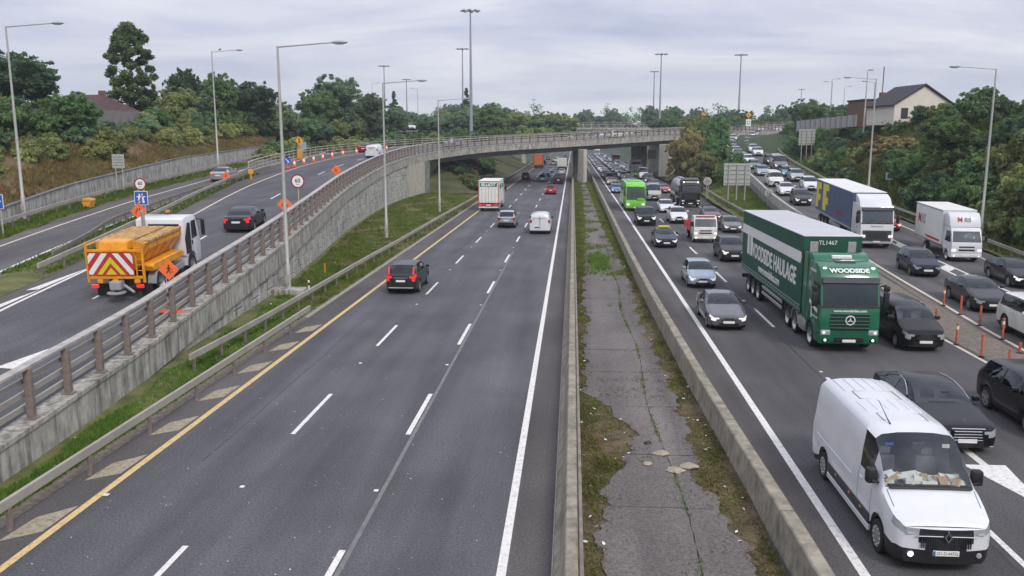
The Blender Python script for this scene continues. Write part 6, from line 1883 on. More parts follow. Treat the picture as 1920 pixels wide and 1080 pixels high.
# clutter on the dashboard behind the glass
pk = random.Random(3)
for k in range(34):
    px = VL - 1.02 - pk.uniform(.0, .50); py = -.76 + (k % 17) * .095 + pk.uniform(-.05, .05)
    pm_ = MB(); w_, h_ = pk.uniform(.07, .16), pk.uniform(.05, .13)
    pm_.rbox(-h_, h_, -w_, w_, 0, pk.uniform(.012, .05), .004, 1)
    o = pm_.build('paper', 'paper' if pk.random() < .78 else 'paper_tan', van); o.location = (px, py, 1.47 + pk.uniform(0, .10)); o.rotation_euler = (pk.uniform(-.4, .4), pk.uniform(.1, .8), pk.uniform(-.6, .6))
vp('cup', MB().lathe([(.035, 0), (.045, .11), (.04, .115)], 12, 'z', (VL - 1.2, .12, 1.46)), 'paper')
vp('bag', MB().lathe([(.001, 0), (.09, .02), (.10, .10), (.05, .17), (.001, .18)], 14, 'z', (VL - 1.22, .40, 1.46)), 'fruit', 60)
vp('screen_sticker', MB().rbox(VL - 1.72, VL - 1.69, -.70, -.52, 2.16, 2.21, .002, 1), 'sign_blue')
vp('toll_tag', MB().rbox(VL - 1.70, VL - 1.67, .52, .68, 2.13, 2.21, .002, 1), 'paper')
vp('sensor_pod', MB().rbox(VL - 1.75, VL - 1.66, -.14, .14, 2.10, 2.24, .02, 1), 'trim')

# ---- black limousine beside the van
lim = towards('exec', 11.25, 24.0, 'black', 'shiny black limousine with chrome grille bars beside the white van', lit=False, wind='glass_clear')
for k in range(4): MB().rbox(2.6 + .10, 2.6 + .145, -.42 + .015 * k, .42 - .015 * k, .455 + k * .085, .475 + k * .085, .008, 1).build('grille_bar', 'chrome', lim)
MB().rbox(2.6 + .09, 2.6 + .14, -.46, .46, .785, .81, .008, 1).build('grille_frame', 'chrome', lim)
MB().tube([(2.45, 0, .86), (2.45, 0, .97)], .012, 6).lathe([(.035, -.005), (.035, .005)], 12, 'x', (2.45, 0, .985), True).build('bonnet_star', 'chrome', lim)
MB().rbox(2.52, 2.62, -.78, .78, .235, .26, .01, 1).build('chin_trim', 'chrome', lim)
for sg in (-1, 1):
    arc = [(2.6 - u, sg * .965 * (.945 if 0 else 1) * f, z) for u, f, z in ((1.95, .955, 1.03), (2.3, .86, 1.26), (2.7, .775, 1.40), (3.2, .745, 1.43), (3.7, .76, 1.37), (4.05, .84, 1.20), (4.2, .91, 1.08))]
    MB().tube(arc, .014, 5).build('window_trim', 'chrome', lim)
MB().rbox(.62, .68, .05, .28, 1.23, 1.28, .01, 1).build('rear_view_mirror', 'trim', lim)

# ---- rest of the near right carriageway
towards('suv', 14.75, 24.9, 'black', 'black crossover with alloy wheels partly outside the picture, past the limousine', lit=False)
wl = woodside(11.55, 35.5, -90); wl.scale = (1, 1, 1.02)
towards('smallvan', 14.85, 36.0, 'black', 'dark small van with dented door beside the green lorry', lit=False, name='small_van', cat='van', wind='glass_clear')
towards('saloon', 7.35, 39.5, 'grey', 'metallic grey saloon with twin kidney grille and lit lamps', lit=True)
towards('hatch', 7.85, 50.9, 'lightblue', 'pale blue hatchback following the grey saloon', lit=True)
tx = towards('saloon', 7.75, 69.9, 'navy', 'dark taxi saloon with a yellow roof sign', lit=True)
MB().rbox(-.25, .0, -.48, .48, 1.46, 1.60, .03, 1).build('taxi_sign', 'graphic_yellow', tx)
towards('suv', 11.75, 61.9, 'darkgrey', 'dark grey crossover half hidden behind the green trailer', lit=True)
towards('hatch', 15.2, 81.5, 'grey', 'grey hatchback peeping out behind the green trailer roof', lit=True)
isuzu_flatbed(11.4, 73.5, -90)
towards('offroad', 7.6, 87.4, 'black', 'boxy black luxury off-roader with lit lamps near the green coach', lit=True)
towards('suv', 11.2, 89.9, 'white', 'white crossover with black lower grille ahead of the white minibus', lit=True)
towards('estate', 11.4, 103.0, 'white', 'white saloon with black roof tucked beside the green coach', lit=True)
towards('saloon', 15.1, 92.5, 'maroon', 'dark maroon saloon behind the red dropside truck', lit=True)
coach(7.75, 105.2, -90)
tanker(15.2, 111.3, -90)
towards('bigvan', 11.7, 122.8, 'beige', 'pale grey minibus behind the lime coach', lit=False, name='minibus', cat='van', sc=(1, 1, .95))
towards('saloon', 15.0, 140, 'red', 'red saloon behind the tanker', lit=True)
towards('hatch', 7.2, 139.3, 'blue', 'bright blue hatchback by the white edge line', lit=True)
towards('hatch', 7.7, 150.0, 'beige', 'pale hatchback just behind the bright blue one', lit=True)
towards('saloon', 7.5, 164.5, 'gold', 'gold saloon by the median pier of the flyover', lit=True)
towards('midvan', 11.3, 141, 'darkgrey', 'dark grey van behind the pale minibus', lit=True, name='panel_van', cat='van')
towards('hatch', 11.4, 158, 'silver', 'silver hatchback behind the dark grey van', lit=True)
towards('bigvan', 15.4, 187, 'white', 'high white van in the lane beside the shaded pier', lit=True, name='panel_van', cat='van')
towards('midvan', 15.0, 168.5, 'darkgrey', 'slate grey van ahead of the high white van', lit=True, name='panel_van', cat='van')
towards('hatch', 14.9, 155.5, 'teal', 'teal hatchback ahead of the slate grey van', lit=True)
far_lorry(14.6, 199, 0, -90, 'grey', 'trailer_roof', 'grey lorry with a green bumper panel under the flyover', green=True, Lb=7)
# jam beyond the flyover
palette = ['white', 'silver', 'darkgrey', 'black', 'white', 'silver', 'navy', 'grey', 'red', 'white', 'beige', 'teal', 'black', 'white', 'silver']
kinds = ['hatch', 'saloon', 'suv', 'hatch', 'estate', 'suv', 'mpv', 'saloon']
kword = {'hatch': 'hatchback', 'saloon': 'saloon', 'suv': 'crossover', 'estate': 'estate car', 'mpv': 'people carrier'}
q = random.Random(21)
def jam(lane, y, i):
    k = kinds[q.randrange(len(kinds))]; p_ = palette[q.randrange(len(palette))]
    pw = {'darkgrey': 'dark grey', 'navy': 'navy blue'}.get(p_, p_)
    lb = '%s %s in the %s of the jam %s' % (pw, kword[k], {7.75: 'median lane', 11.35: 'middle lane', 14.9: 'outer lane'}[lane], 'under the flyover' if y < 215 else ('between the two bridges' if y < 280 else 'beyond the far bridge'))
    towards(k, lane + q.uniform(-.25, .25), y, p_, lb, lite=True, group=lb, lit=q.random() < .7)
i = 0
for lane, y0 in ((7.75, 178), (11.35, 171), (14.9, 214)):
    y = y0
    while y < 400:
        jam(lane, y, i); i += 1
        y += q.uniform(7.2, 9.5) if y < 300 else q.uniform(9, 13)
far_lorry(11.4, 402, 0, -90, 'white', 'box_white', 'white lorry at the far end of the jam')
far_lorry(15.0, 300, 0, -90, 'maroon', 'concrete_dark', 'dark lorry in the outer lane of the far jam')

# ---- left carriageway, driving away
vol = away('suv', -9.75, 47.8, 'darkgrey', 'dark grey crossover with tall red tail lamps in the nearside lane', lit=True, sc=(1.03, 1.02, 1.03))
for sg in (-1, 1):
    MB().prism([(-2.20, 1.10), (-2.04, 1.50), (-1.92, 1.52), (-2.02, 1.10)], *sorted((sg * .66, sg * .735)), .02, 1).build('pillar_light', 'tail_lit', vol)
MB().rbox(-2.33, -2.28, -.42, .42, .93, .965, .008, 1).build('tailgate_strip', 'chrome', vol)
MB().rbox(-2.36, -2.2, -.7, .7, .36, .42, .02, 1).build('skid_plate', 'silver_trim' if 'silver_trim' in M else 'alu', vol)
away('suv', -6.5, 84.4, 'silver', 'silver crossover in the middle lane behind the ELLIOT lorry', lit=False)
wv = away('midvan', -2.95, 79.3, 'white', 'white small van driving away in the lane by the median', name='small_van', cat='van')
text('lettering', 'TOMBOIS', .17, (-2.53, -.08, 1.50), REAR, 'graphic_grey', wv, .003)
MB().lathe([(.11, 0), (.11, .004), (.085, .004), (.085, 0)], 20, 'x', (-2.535, .55, 1.50)).build('logo_ring', 'graphic_grey', wv)
MB().rbox(-2.56, -2.5, -.02, .02, .5, 1.75, .004, 1).build('door_seam', 'graphic_grey', wv)
MB().rbox(-2.54, -2.5, .1, .5, .62, .70, .01, 1).build('door_recess', 'trim', wv)
elliot_lorry(-10.15, 103.8, 90)
away('hatch', -3.4, 135.9, 'red', 'red hatchback with brake lamps on driving away', lit=True)
away('offroad', -2.7, 166.8, 'black', 'black off-roader driving away under the flyover', lite=True)
away('mpv', -9.9, 181.4, 'maroon', 'dark maroon people carrier in the nearside lane under the flyover', lite=True)
away('hatch', -6.1, 174.8, 'teal', 'teal hatchback driving away under the flyover', lite=True)
away('saloon', -6.1, 197, 'blue', 'mid blue saloon driving away beyond the flyover', lite=True)
away('saloon', -5.6, 222, 'lightblue', 'pale blue saloon driving away beyond the flyover', lite=True)
far_lorry(-10.0, 253, 0, 90, 'white', 'box_orange', 'orange container lorry driving away beyond the flyover', True, 4.0, 10)
away('hatch', -2.6, 209, 'white', 'white hatchback driving away beyond the flyover', lite=True)
far_lorry(-2.9, 238, 0, 90, 'blue', 'box_white', 'white tipper-backed lorry driving away beyond the flyover', True, 3.2, 5)
away('hatch', -6.4, 284, 'beige', 'pale green hatchback driving away in the distance', lite=True)
for k, (x_, y_, p_, kd) in enumerate([(-9.9, 292, 'black', 'suv'), (-3, 292, 'silver', 'hatch'), (-6.3, 318, 'white', 'mpv'), (-2.9, 330, 'navy', 'saloon'), (-9.8, 345, 'grey', 'suv'), (-6.2, 360, 'silver', 'saloon'), (-3, 372, 'darkgrey', 'hatch')]):
    away(kd, x_, y_, p_, 'far %s %s driving away beyond both bridges' % ({'navy': 'navy blue', 'darkgrey': 'charcoal'}.get(p_, p_), kword.get(kd, kd)), lite=True)

# ---- ramp traffic
def on_ramp(s_y, off):
    p, d, n = ramp_frame(s_of_y(s_y)); q_ = p + n * off
    return q_[0], q_[1], p[2] - .10, math.degrees(math.atan2(d[1], d[0]))
gx_, gy_, gz_, gh = on_ramp(35.5, 3.85)
gritter(gx_, gy_, gz_, gh, -3.6)
ax_, ay_, az_, ah = on_ramp(55.2, 3.8)
car('saloon', ax_, ay_, az_, ah, 'darkgrey', 'dark grey saloon climbing the ramp ahead of the gritting lorry', pitch=-3.0, lit='tail')
bx_, by_, bz_, bh = on_ramp(126, 5.2)
pv_ = car('midvan', bx_, by_, bz_, bh, 'white', 'white van with red lettering climbing the ramp by the cones', pitch=-2.4, name='panel_van', cat='van')
text('lettering', 'POST', .34, (-2.53, 0, 1.45), REAR, 'graphic_red', pv_, .003)
bx_, by_, bz_, bh = on_ramp(152.5, 5.3)
car('hatch', bx_, by_, bz_, bh, 'silver', 'silver hatchback at the bend of the flyover', pitch=-2.4)
bx_, by_, bz_, bh = on_ramp(139, 12.6)
car('saloon', bx_, by_, bz_, bh + 14, 'red', 'red and white saloon standing behind the row of cones', pitch=-2.4, lite=True)
pp = ramp_frame(s_of_y(186)); q_ = pp[0] + pp[2] * 4.5
car('estate', q_[0], q_[1], pp[0][2] - .1, math.degrees(math.atan2(pp[1][1], pp[1][0])), 'white', 'white estate car crossing the flyover behind its railing', lite=True)
# cars on the far bridge
for x_, p_, k_ in ((-13.5, 'white', 'suv'), (-2.0, 'white', 'saloon'), (19, 'black', 'suv')):
    car(k_, x_, 287, 11.76, 0, p_, '%s %s crossing the far bridge' % (p_, {'suv': 'crossover', 'saloon': 'saloon'}[k_]), lite=True)
# queue seen above the ramp
for k, (x_, y_, p_, kd) in enumerate([(-40.5, 216, 'white', 'suv'), (-44.5, 226, 'red', 'hatch'), (-41, 232, 'silver', 'saloon'), (-46, 238, 'white', 'midvan'), (-42, 246, 'darkgrey', 'suv'), (-47, 252, 'red', 'saloon')]):
    car(kd, x_, y_, 10.8 + (y_ - 216) * .06, -75, p_, '%s %s waiting on the rise behind the flyover' % ({'darkgrey': 'charcoal'}.get(p_, p_), {'midvan': 'van'}.get(kd, kword.get(kd, kd))), lite=True, lit=True)
MB_ = None
S(sheet('rise_road', [(-50, 205 + 6 * k, 10.15 + .36 * k) for k in range(12)], [(-36, 205 + 6 * k, 10.15 + .36 * k) for k in range(12)], 'asphalt_slip'))
sx_ = ix(SLY, 88) + 1.9
car('saloon', ix(SLY, 88) + 1.95, 88, zr(88), 97, 'silver', 'silver saloon on the outer slip road by the low wall', pitch=-2.6, lit='tail')

# ---- right-hand slip queue
def on_slip(yf, off, kind, pnt, label, lit=True, lite=False, group=None, **kw):
    s = ss_of_y(yf) + CARS[kind]['L'] / 2
    p, d, n = slip_at(s); p2, _, _ = slip_at(s + 1); p3, _, _ = slip_at(s - 1)
    pit = math.degrees(math.atan2(p2[2] - p3[2], 2.0))
    q_ = p + n * off
    return car(kind, q_[0], q_[1], p[2] + .006, math.degrees(math.atan2(-d[1], -d[0])), pnt, label, group, lit=lit, lite=lite, pitch=pit, **kw)
on_slip(36.0, -1.55, 'offroad', 'offwhite', 'pale boxy off-roader at the picture edge beside the orange posts', lit=False)
on_slip(43.8, -1.7, 'saloon', 'darkgrey', 'dark blue-grey saloon passing the orange posts on the slip road', lit=False)
on_slip(50.8, -6.4, 'saloon', 'black', 'black saloon with twin grille in the lane beyond the white hatching', lit=True)
on_slip(54.0, -1.8, 'hatch', 'navy', 'navy blue tall hatchback just ahead of the white cab lorry', lit=False, sc=(1, 1, 1.05))
def lorry_on_slip(fn, yf, off):
    p, d, n = slip_at(ss_of_y(yf)); p2, _, _ = slip_at(ss_of_y(yf) + 8)
    pit = math.degrees(math.atan2(p2[2] - p[2], 8.0)); q_ = p + n * off
    return fn(q_[0], q_[1], p[2] + .006, math.degrees(math.atan2(-d[1], -d[0])), pit)
lorry_on_slip(mrs_lorry, 60.2, -6.2)
lorry_on_slip(renault_lorry, 65.6, -1.75)
on_slip(75.5, -5.6, 'hatch', 'red', 'red hatchback half hidden behind the white cab lorry', lit=True)
on_slip(94.5, -1.7, 'mpv', 'darkgrey', 'dark grey people carrier behind the blue trailer', lit=True)
on_slip(104.0, -1.5, 'saloon', 'white', 'white saloon following the dark grey people carrier', lit=True)
on_slip(110.5, -5.1, 'mpv', 'white', 'white people carrier on the outer lane of the slip road', lit=True)
on_slip(114.5, -1.4, 'midvan', 'offwhite', 'pale cream van on the inner lane of the slip road', lit=False, name='panel_van', cat='van')
on_slip(121.0, -5.1, 'suv', 'silver', 'silver crossover on the slip road past the tall signs', lit=True)
on_slip(127.5, -4.8, 'hatch', 'teal', 'teal grey hatchback on the climbing slip road', lit=True)
on_slip(128.5, -1.5, 'saloon', 'lightblue', 'pale blue saloon behind the cream van', lit=True)
on_slip(137.0, -5.2, 'bigvan', 'grey', 'dark grey high van on the climbing slip road', lit=True, name='panel_van', cat='van', sc=(1, 1, .9))
on_slip(138.5, -1.5, 'hatch', 'grey', 'mid grey hatchback by the slip road edge wall', lit=True, lite=True)
on_slip(146, -1.5, 'suv', 'white', 'white crossover by the slip road edge wall', lit=True, lite=True)
on_slip(154, -1.5, 'saloon', 'white', 'white saloon higher up the slip road', lit=True, lite=True)
on_slip(146, -5.2, 'suv', 'navy', 'navy crossover higher up the slip road', lit=True, lite=True)
on_slip(165.5, -5.3, 'suv', 'white', 'white crossover with black grille on the outer slip lane', lit=True, lite=True)
on_slip(163, -1.6, 'hatch', 'grey', 'grey hatchback high on the slip road', lit=True, lite=True)
for k, yf in enumerate((171, 179, 187, 195, 203, 211, 219)):
    p_ = ['white', 'silver', 'darkgrey', 'white', 'navy', 'white', 'silver'][k]
    lb = 'small %s car near the top of the slip queue' % {'darkgrey': 'charcoal', 'navy': 'navy blue'}.get(p_, p_)
    on_slip(yf, -1.8, ['hatch', 'saloon', 'suv', 'saloon', 'hatch', 'suv', 'saloon'][k], p_, lb, lite=True, group=lb)
    p_ = ['white', 'black', 'silver', 'teal', 'white', 'darkgrey', 'white'][k]
    lb = 'small %s car near the top of the slip queue' % {'darkgrey': 'charcoal', 'navy': 'navy blue'}.get(p_, p_)
    on_slip(yf + 3.5, -5.4, ['suv', 'saloon', 'hatch', 'suv', 'saloon', 'hatch', 'suv'][k], p_, lb, lite=True, group=lb)
smax = ssarc[-1] - 4
s = ss_of_y(224)
k = 0
while s < smax:
    for off in (-1.8, -5.4):
        kd = ['suv', 'saloon', 'hatch', 'estate'][k % 4]; p_ = ['white', 'silver', 'navy', 'white', 'red', 'darkgrey', 'black', 'beige'][(k * 3) % 8]
        p, d, n = slip_at(s + (2 if off < -3 else 0)); q_ = p + n * off
        lb = 'tiny %s car waiting at the head of the slip road' % {'darkgrey': 'charcoal', 'navy': 'navy blue'}.get(p_, p_)
        car(kd, q_[0], q_[1], p[2] + .006, math.degrees(math.atan2(-d[1], -d[0])), p_, lb, lb, lite=True, lit=True)
        k += 1
    s += 6.6
# ============================================================ STREET FURNITURE
def lamp_post(x, y, z0, top, arm, label, group='street lamps along the junction', bird=False, side=1):
    o = empty('street_lamp', (x, y, z0), 0, label, 'street lamp', group)
    h = top - z0
    MB().tube([(0, 0, 0), (0, 0, 1.6), (0, 0, 1.65), (0, 0, h * .5), (0, 0, h)], [.14, .14, .11, .09, .06], 10).build('pole', 'pole_steel', o, 40)
    MB().tube([(0, 0, h - .05), (arm * .5, 0, h + .06), (arm, 0, h + .16)], [.045, .04, .035], 8).build('arm', 'pole_steel', o, 40)
    sg = 1 if arm > 0 else -1
    hd = MB(); hd.lathe([(.02, 0), (.10, .06), (.16, .25), (.17, .55), (.12, .80), (.02, .90)], 14, 'x')
    hd.v = [(v[0] * sg, v[1], v[2] * .55) for v in hd.v]
    hh = hd.build('lamp_head', 'lamp_head', o, 50); hh.location = (arm - .08 * sg, 0, h + .17)
    ln = MB(); ln.rbox(*sorted((sg * .2, sg * .65)), -.11, .11, -.11, -.06, .03, 1); l2 = ln.build('lens', 'lamp_lens', hh)
    MB().rbox(-.11, .11, -.145, -.13, .5, 1.1, .01, 1).build('access_door', 'galvanised', o)
    return o
a = lamp_post(-15.75, 46.0, .30, 13.7, 3.0, 'tall lamp post on a concrete plinth in front of the retaining wall')
MB().rbox(-.95, .95, -.45, .45, -.25, .32, .05, 1).build('plinth', 'concrete_beam', a)
lamp_post(-16.2, 73.6, .25, 13.5, 3.0, 'lamp post on the grass verge halfway along the retaining wall')
lamp_post(-15.7, 100.8, .2, 13.2, 3.0, 'lamp post on the grass verge by the flyover opening')
lamp_post(-38.25, 57.2, 3.3, 16.3, 3.3, 'lamp post by the low wall near the yellow grit bin')
b_ = lamp_post(-42.7, 101.4, 5.0, 18.9, 3.0, 'lamp post with a bird on its arm beyond the low wall')
bd_ = MB(); bd_.lathe([(.001, -.18), (.07, -.1), (.09, .0), (.06, .1), (.03, .16), (.001, .2)], 8, 'x', (0, 0, .1)).lathe([(.001, -.06), (.05, 0), (.001, .08)], 8, 'x', (.14, 0, .2)).tube([(0, .03, .05), (0, .03, 0)], .008, 4).tube([(0, -.03, .05), (0, -.03, 0)], .008, 4)
bo = bd_.build('bird', 'bird', None, 50); bo.location = (-42.7 + 1.0, 101.4, 18.98 + .05); tag(bo, 'small dark bird perched on the lamp arm beyond the low wall', 'bird')
lamp_post(33.9, 101, slz(101), 15.4, -2.8, 'lamp post with leftward arm in front of the wooded bank')
lamp_post(32.9, 71, slz(71), 14.2, -2.8, 'lamp post standing behind the MRS lorry by the guard rail')
for x, y, t, ar in ((50.2, 150, 18.0, -1.4), (59, 205, 22, 1.2), (62, 215, 22, -1.2), (43, 132, 18.5, .1), (71, 235, 22, 1.0), (-57, 245, 24.0, 1.4), (-44, 245, 22.5, -1.3)):
    lamp_post(x, y, 9.6, t, ar, 'distant thin lamp post among the far trees', group='distant lamp posts')
def mast(x, y, z1, label, z0=9.0, n=8, r=1.9):
    o = empty('high_mast', (x, y, z0), 0, label, 'lighting mast', 'high lighting masts of the junction')
    h = z1 - z0
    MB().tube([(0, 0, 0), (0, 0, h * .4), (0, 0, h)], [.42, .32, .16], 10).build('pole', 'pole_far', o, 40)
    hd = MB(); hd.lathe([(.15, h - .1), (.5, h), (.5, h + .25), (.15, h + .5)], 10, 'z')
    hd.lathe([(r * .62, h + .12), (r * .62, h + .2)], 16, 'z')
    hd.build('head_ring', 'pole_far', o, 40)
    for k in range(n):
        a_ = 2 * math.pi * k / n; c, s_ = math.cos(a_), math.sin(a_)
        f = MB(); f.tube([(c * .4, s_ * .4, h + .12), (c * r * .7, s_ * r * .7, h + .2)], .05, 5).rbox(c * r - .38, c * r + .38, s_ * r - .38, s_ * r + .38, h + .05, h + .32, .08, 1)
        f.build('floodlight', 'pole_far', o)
for (x, y, t), lb in zip([(-23.5, 200, 36.97), (-38.1, 300, 38.6), (-72, 330, 35.5), (-73.1, 380, 33.8), (29.5, 300, 36.4), (34.6, 380, 36.6), (56, 300, 36), (-27, 600, 34.5), (25.7, 650, 33.4), (132.6, 520, 36.4), (-22.2, 620, 30.6)],
                         ['tallest lighting mast behind the flyover with a ring of floodlights', 'slender lighting mast just behind the tallest mast', 'lighting mast above the big round trees', 'faint lighting mast beside the dark conifer',
                          'tall lighting mast above the trees at the flyover end', 'second mast standing close to the mast at the flyover end', 'lighting mast above the head of the slip queue', 'small far lighting mast over the far bridge',
                          'tiny far lighting mast over the tree line by the far bridge', 'far lighting mast above the right-hand tree', 'tiny mast beside the small far mast']):
    mast(x, y, t, lb, r=1.9 if y < 350 else 1.6)

# ---- signs
def disc(mb, r, x, y, z, t=.02, n=28):            # facing -Y
    return mb.lathe([(.001, 0), (r, 0), (r, t), (.001, t)], n, 'y', (x, y, z))
YF = (R(90), 0, 0)                                # lettering that faces -Y
def posts(root, xs, z0, z1, r=.045, y=.06):
    for x in xs: MB().tube([(x, y, z0), (x, y, z1)], r, 8).build('sign_post', 'galvanised', root, 40)
def speed_sign(parent, z, r=.46, y=0.0):
    a = disc(MB(), r, 0, y, z).build('red_ring', 'sign_red', parent, 30)
    disc(MB(), r * .80, 0, y - .008, z, .01).build('sign_face', 'sign_white', parent, 30)
    text('numerals', '60', r * .80, (0, y - .012, z + .03), YF, 'sign_black', parent, .002, 1.0, bold=.006)
    text('unit', 'km/h', r * .26, (0, y - .012, z - r * .45), YF, 'sign_black', parent, .002)
def man_sign(parent, z, hw, kind, y=0.0):
    """orange diamond works sign"""
    MB().add([(0, y, z - hw), (hw, y, z), (0, y, z + hw), (-hw, y, z), (0, y + .02, z - hw), (hw, y + .02, z), (0, y + .02, z + hw), (-hw, y + .02, z)],
             [(0, 1, 2, 3), (7, 6, 5, 4), (0, 4, 5, 1), (1, 5, 6, 2), (2, 6, 7, 3), (3, 7, 4, 0)]).build('sign_face', 'sign_orange', parent)
    yy = y - .006
    def bar(p, q, w=.07):
        p, q = Vector((p[0], 0, p[1])), Vector((q[0], 0, q[1])); d = (q - p).normalized(); n = Vector((-d.z, 0, d.x)) * w / 2
        MB().add([(v.x * hw, yy, z + v.z * hw) for v in (p + n, q + n, q - n, p - n)], [(0, 1, 2, 3)]).build('symbol', 'sign_black', parent)
    if kind == 'narrow':
        for s in (-1, 1): bar((s * .34, -.32), (s * .30, -.05), .10); bar((s * .30, -.05), (s * .13, .12), .10); bar((s * .13, .10), (s * .13, .36), .10)
    elif kind == 'man':
        bar((-.02, .02), (.02, .28), .13); bar((0, .02), (-.2, -.34), .10); bar((.0, .02), (.16, -.30), .10); bar((.02, .22), (.28, .02), .08); bar((.02, .24), (-.2, .1), .08); bar((.30, -.2), (.42, -.2), .1)
        disc(MB(), hw * .09, .03 * hw, yy, z + .40 * hw, .003, 12).build('symbol', 'sign_black', parent)
    else:
        bar((-.16, -.36), (-.16, .36), .10); bar((.16, -.36), (.16, -.05), .10); bar((.16, -.05), (-.02, .2), .10)
def sign_root(x, y, z, label, name='road_sign', cat='road sign', rz=0.0, group=None):
    return empty(name, (x, y, z), rz, label, cat, group)
s = sign_root(-28.3, 54.5, zr(54.5), 'round 60 speed limit sign above the blue end of motorway panel'); speed_sign(s, 5.9 - zr(54.5), .40); posts(s, (-.2, .2), 0, 6.1 - zr(54.5))
z_ = 4.98 - zr(54.5)
MB().rbox(-.46, .46, 0, .02, z_ - .46, z_ + .46, .006, 1).build('border', 'sign_white', s); MB().rbox(-.42, .42, -.012, .0, z_ - .42, z_ + .42, .003, 1).build('blue_face', 'sign_blue', s)
for sg in (-1, 1):
    MB().add([(sg * .08, -.016, z_ - .32), (sg * .24, -.016, z_ - .32), (sg * .14, -.016, z_ + .28), (sg * .05, -.016, z_ + .28)], [(0, 1, 2, 3)]).build('motorway_symbol', 'sign_white', s)
MB().box(-.30, .30, -.017, -.013, z_ + .06, z_ + .12).build('motorway_symbol', 'sign_white', s)
MB().add([(-.34, -.02, z_ - .40), (-.26, -.02, z_ - .40), (.34, -.02, z_ + .40), (.26, -.02, z_ + .40)], [(0, 1, 2, 3)]).build('red_slash', 'sign_red', s)
s = sign_root(-26.7, 51, zr(51) - .0, 'orange road narrows sign on a frame beside the gritting lorry cab', cat='works sign', group='orange roadworks signs on the ramp'); man_sign(s, 4.42 - zr(51), .53, 'narrow'); posts(s, (-.15, .15), 0, 4.2 - zr(51), .025)
MB().rbox(-.5, .5, -.3, .3, 0, .14, .05, 1).build('sand_bag', 'cone_orange', s)
def on_parapet(y, dz, off=.62):
    p, d, n = ramp_frame(s_of_y(y)); q_ = p + n * off
    return q_[0], q_[1], p[2]
x_, y_, z_ = on_parapet(56.9, 0); s = sign_root(x_, y_, z_ - .1, 'round 60 speed limit sign rising over the parapet railing'); speed_sign(s, 6.0 - z_ + .1, .48); posts(s, (0,), 0, 6.3 - z_)
for yy, ht, kd, lb in ((53.4, 4.72, 'narrow', 'orange road narrows sign behind the parapet next to the speed sign'), (78, 5.95, 'lane', 'orange lane closed sign behind the far part of the parapet'), (33.6, 3.56, 'man', 'orange men at work sign behind the parapet beside the gritting lorry')):
    x_, y_, z_ = on_parapet(yy, 0, .85); s = sign_root(x_, y_, z_ - .1, lb, cat='works sign', group='orange roadworks signs on the ramp')
    man_sign(s, ht - z_ + .1, .50 if kd != 'man' else .44, kd); posts(s, (-.15, .15), 0, ht - z_, .025); MB().rbox(-.45, .45, -.25, .25, 0, .16, .06, 1).build('sand_bag', 'cone_orange', s)
x_, y_ = -34.2, 83; s = sign_root(x_, y_, zr(83), 'orange works sign leaning by the outer guard rail', cat='works sign', group='orange roadworks signs on the ramp'); man_sign(s, 5.15 - zr(83), .5, 'lane'); posts(s, (-.15, .15), 0, .5, .025); MB().rbox(-.4, .4, -.25, .25, 0, .2, .06, 1).build('sand_bag', 'cone_orange', s)
s = sign_root(-35.55, 50.5, zr(50.5), 'blue and white motorway sign cut off by the picture edge'); MB().rbox(-.5, .5, 0, .02, 1.72, 2.62, .006, 1).build('border', 'sign_white', s); MB().rbox(-.46, .46, -.012, 0, 1.76, 2.58, .003, 1).build('blue_face', 'sign_blue', s)
text('lettering', 'Y', .5, (.24, -.014, 2.05), YF, 'sign_white', s, .002); disc(MB(), .38, .05, 0, 3.02).build('red_ring', 'sign_red', s); disc(MB(), .30, .05, -.008, 3.02, .01).build('sign_face', 'sign_white', s); posts(s, (-.1, .25), 0, 3.2)
s = sign_root(-39.2, 72, wall_top(72) - 1.0, 'small pale sign on two posts standing at the low wall'); MB().rbox(-.55, .55, 0, .03, 1.85, 3.05, .01, 1).build('board', 'sign_back', s); posts(s, (-.3, .3), 0, 3.0)
for k in range(4): MB().rbox(-.42, .42, -.008, 0, 2.05 + .24 * k, 2.13 + .24 * k, .002, 1).build('text_line', 'sign_rib', s)
# backs of the large signs on the right
def sign_back(x, y, z0, w, h, zc_, label, nrow=5, ncol=3, rz=0.0):
    s = sign_root(x, y, z0, label, 'sign_board', 'road sign', rz)
    MB().rbox(-w / 2, w / 2, .06, .10, zc_ - h / 2 - z0, zc_ + h / 2 - z0, .01, 1).build('board', 'sign_back', s)
    for k in range(nrow):
        zz = zc_ - h / 2 - z0 + h * (k + .5) / nrow; MB().rbox(-w / 2 + .05, w / 2 - .05, .0, .055, zz - .03, zz + .03, .005, 1).build('rib', 'sign_rib', s)
    for k in range(ncol):
        xx = -w / 2 + w * (k + .6) / (ncol + .2); MB().tube([(xx, -.06, -.3), (xx, -.06, zc_ + h / 2 - z0 - .08)], .07, 8).build('sign_post', 'pole_steel', s, 40)
    return s
sign_back(20.7, 110, 1.4, 3.3, 2.75, 4.33, 'large grey back of a road sign standing on the grassy bank')
sign_back(39.6, 150, 5.3, 2.7, 2.6, 8.95, 'tall grey back of a road sign on three legs beside the slip road')
sign_back(19.3, 212, .5, 2.0, 2.3, 4.9, 'small grey back of a road sign in the shade beneath the flyover', 4, 2)
sign_back(50.5, 196, 9.2, 2.2, 1.4, 11.2, 'little grey sign back near the head of the slip road', 3, 2)
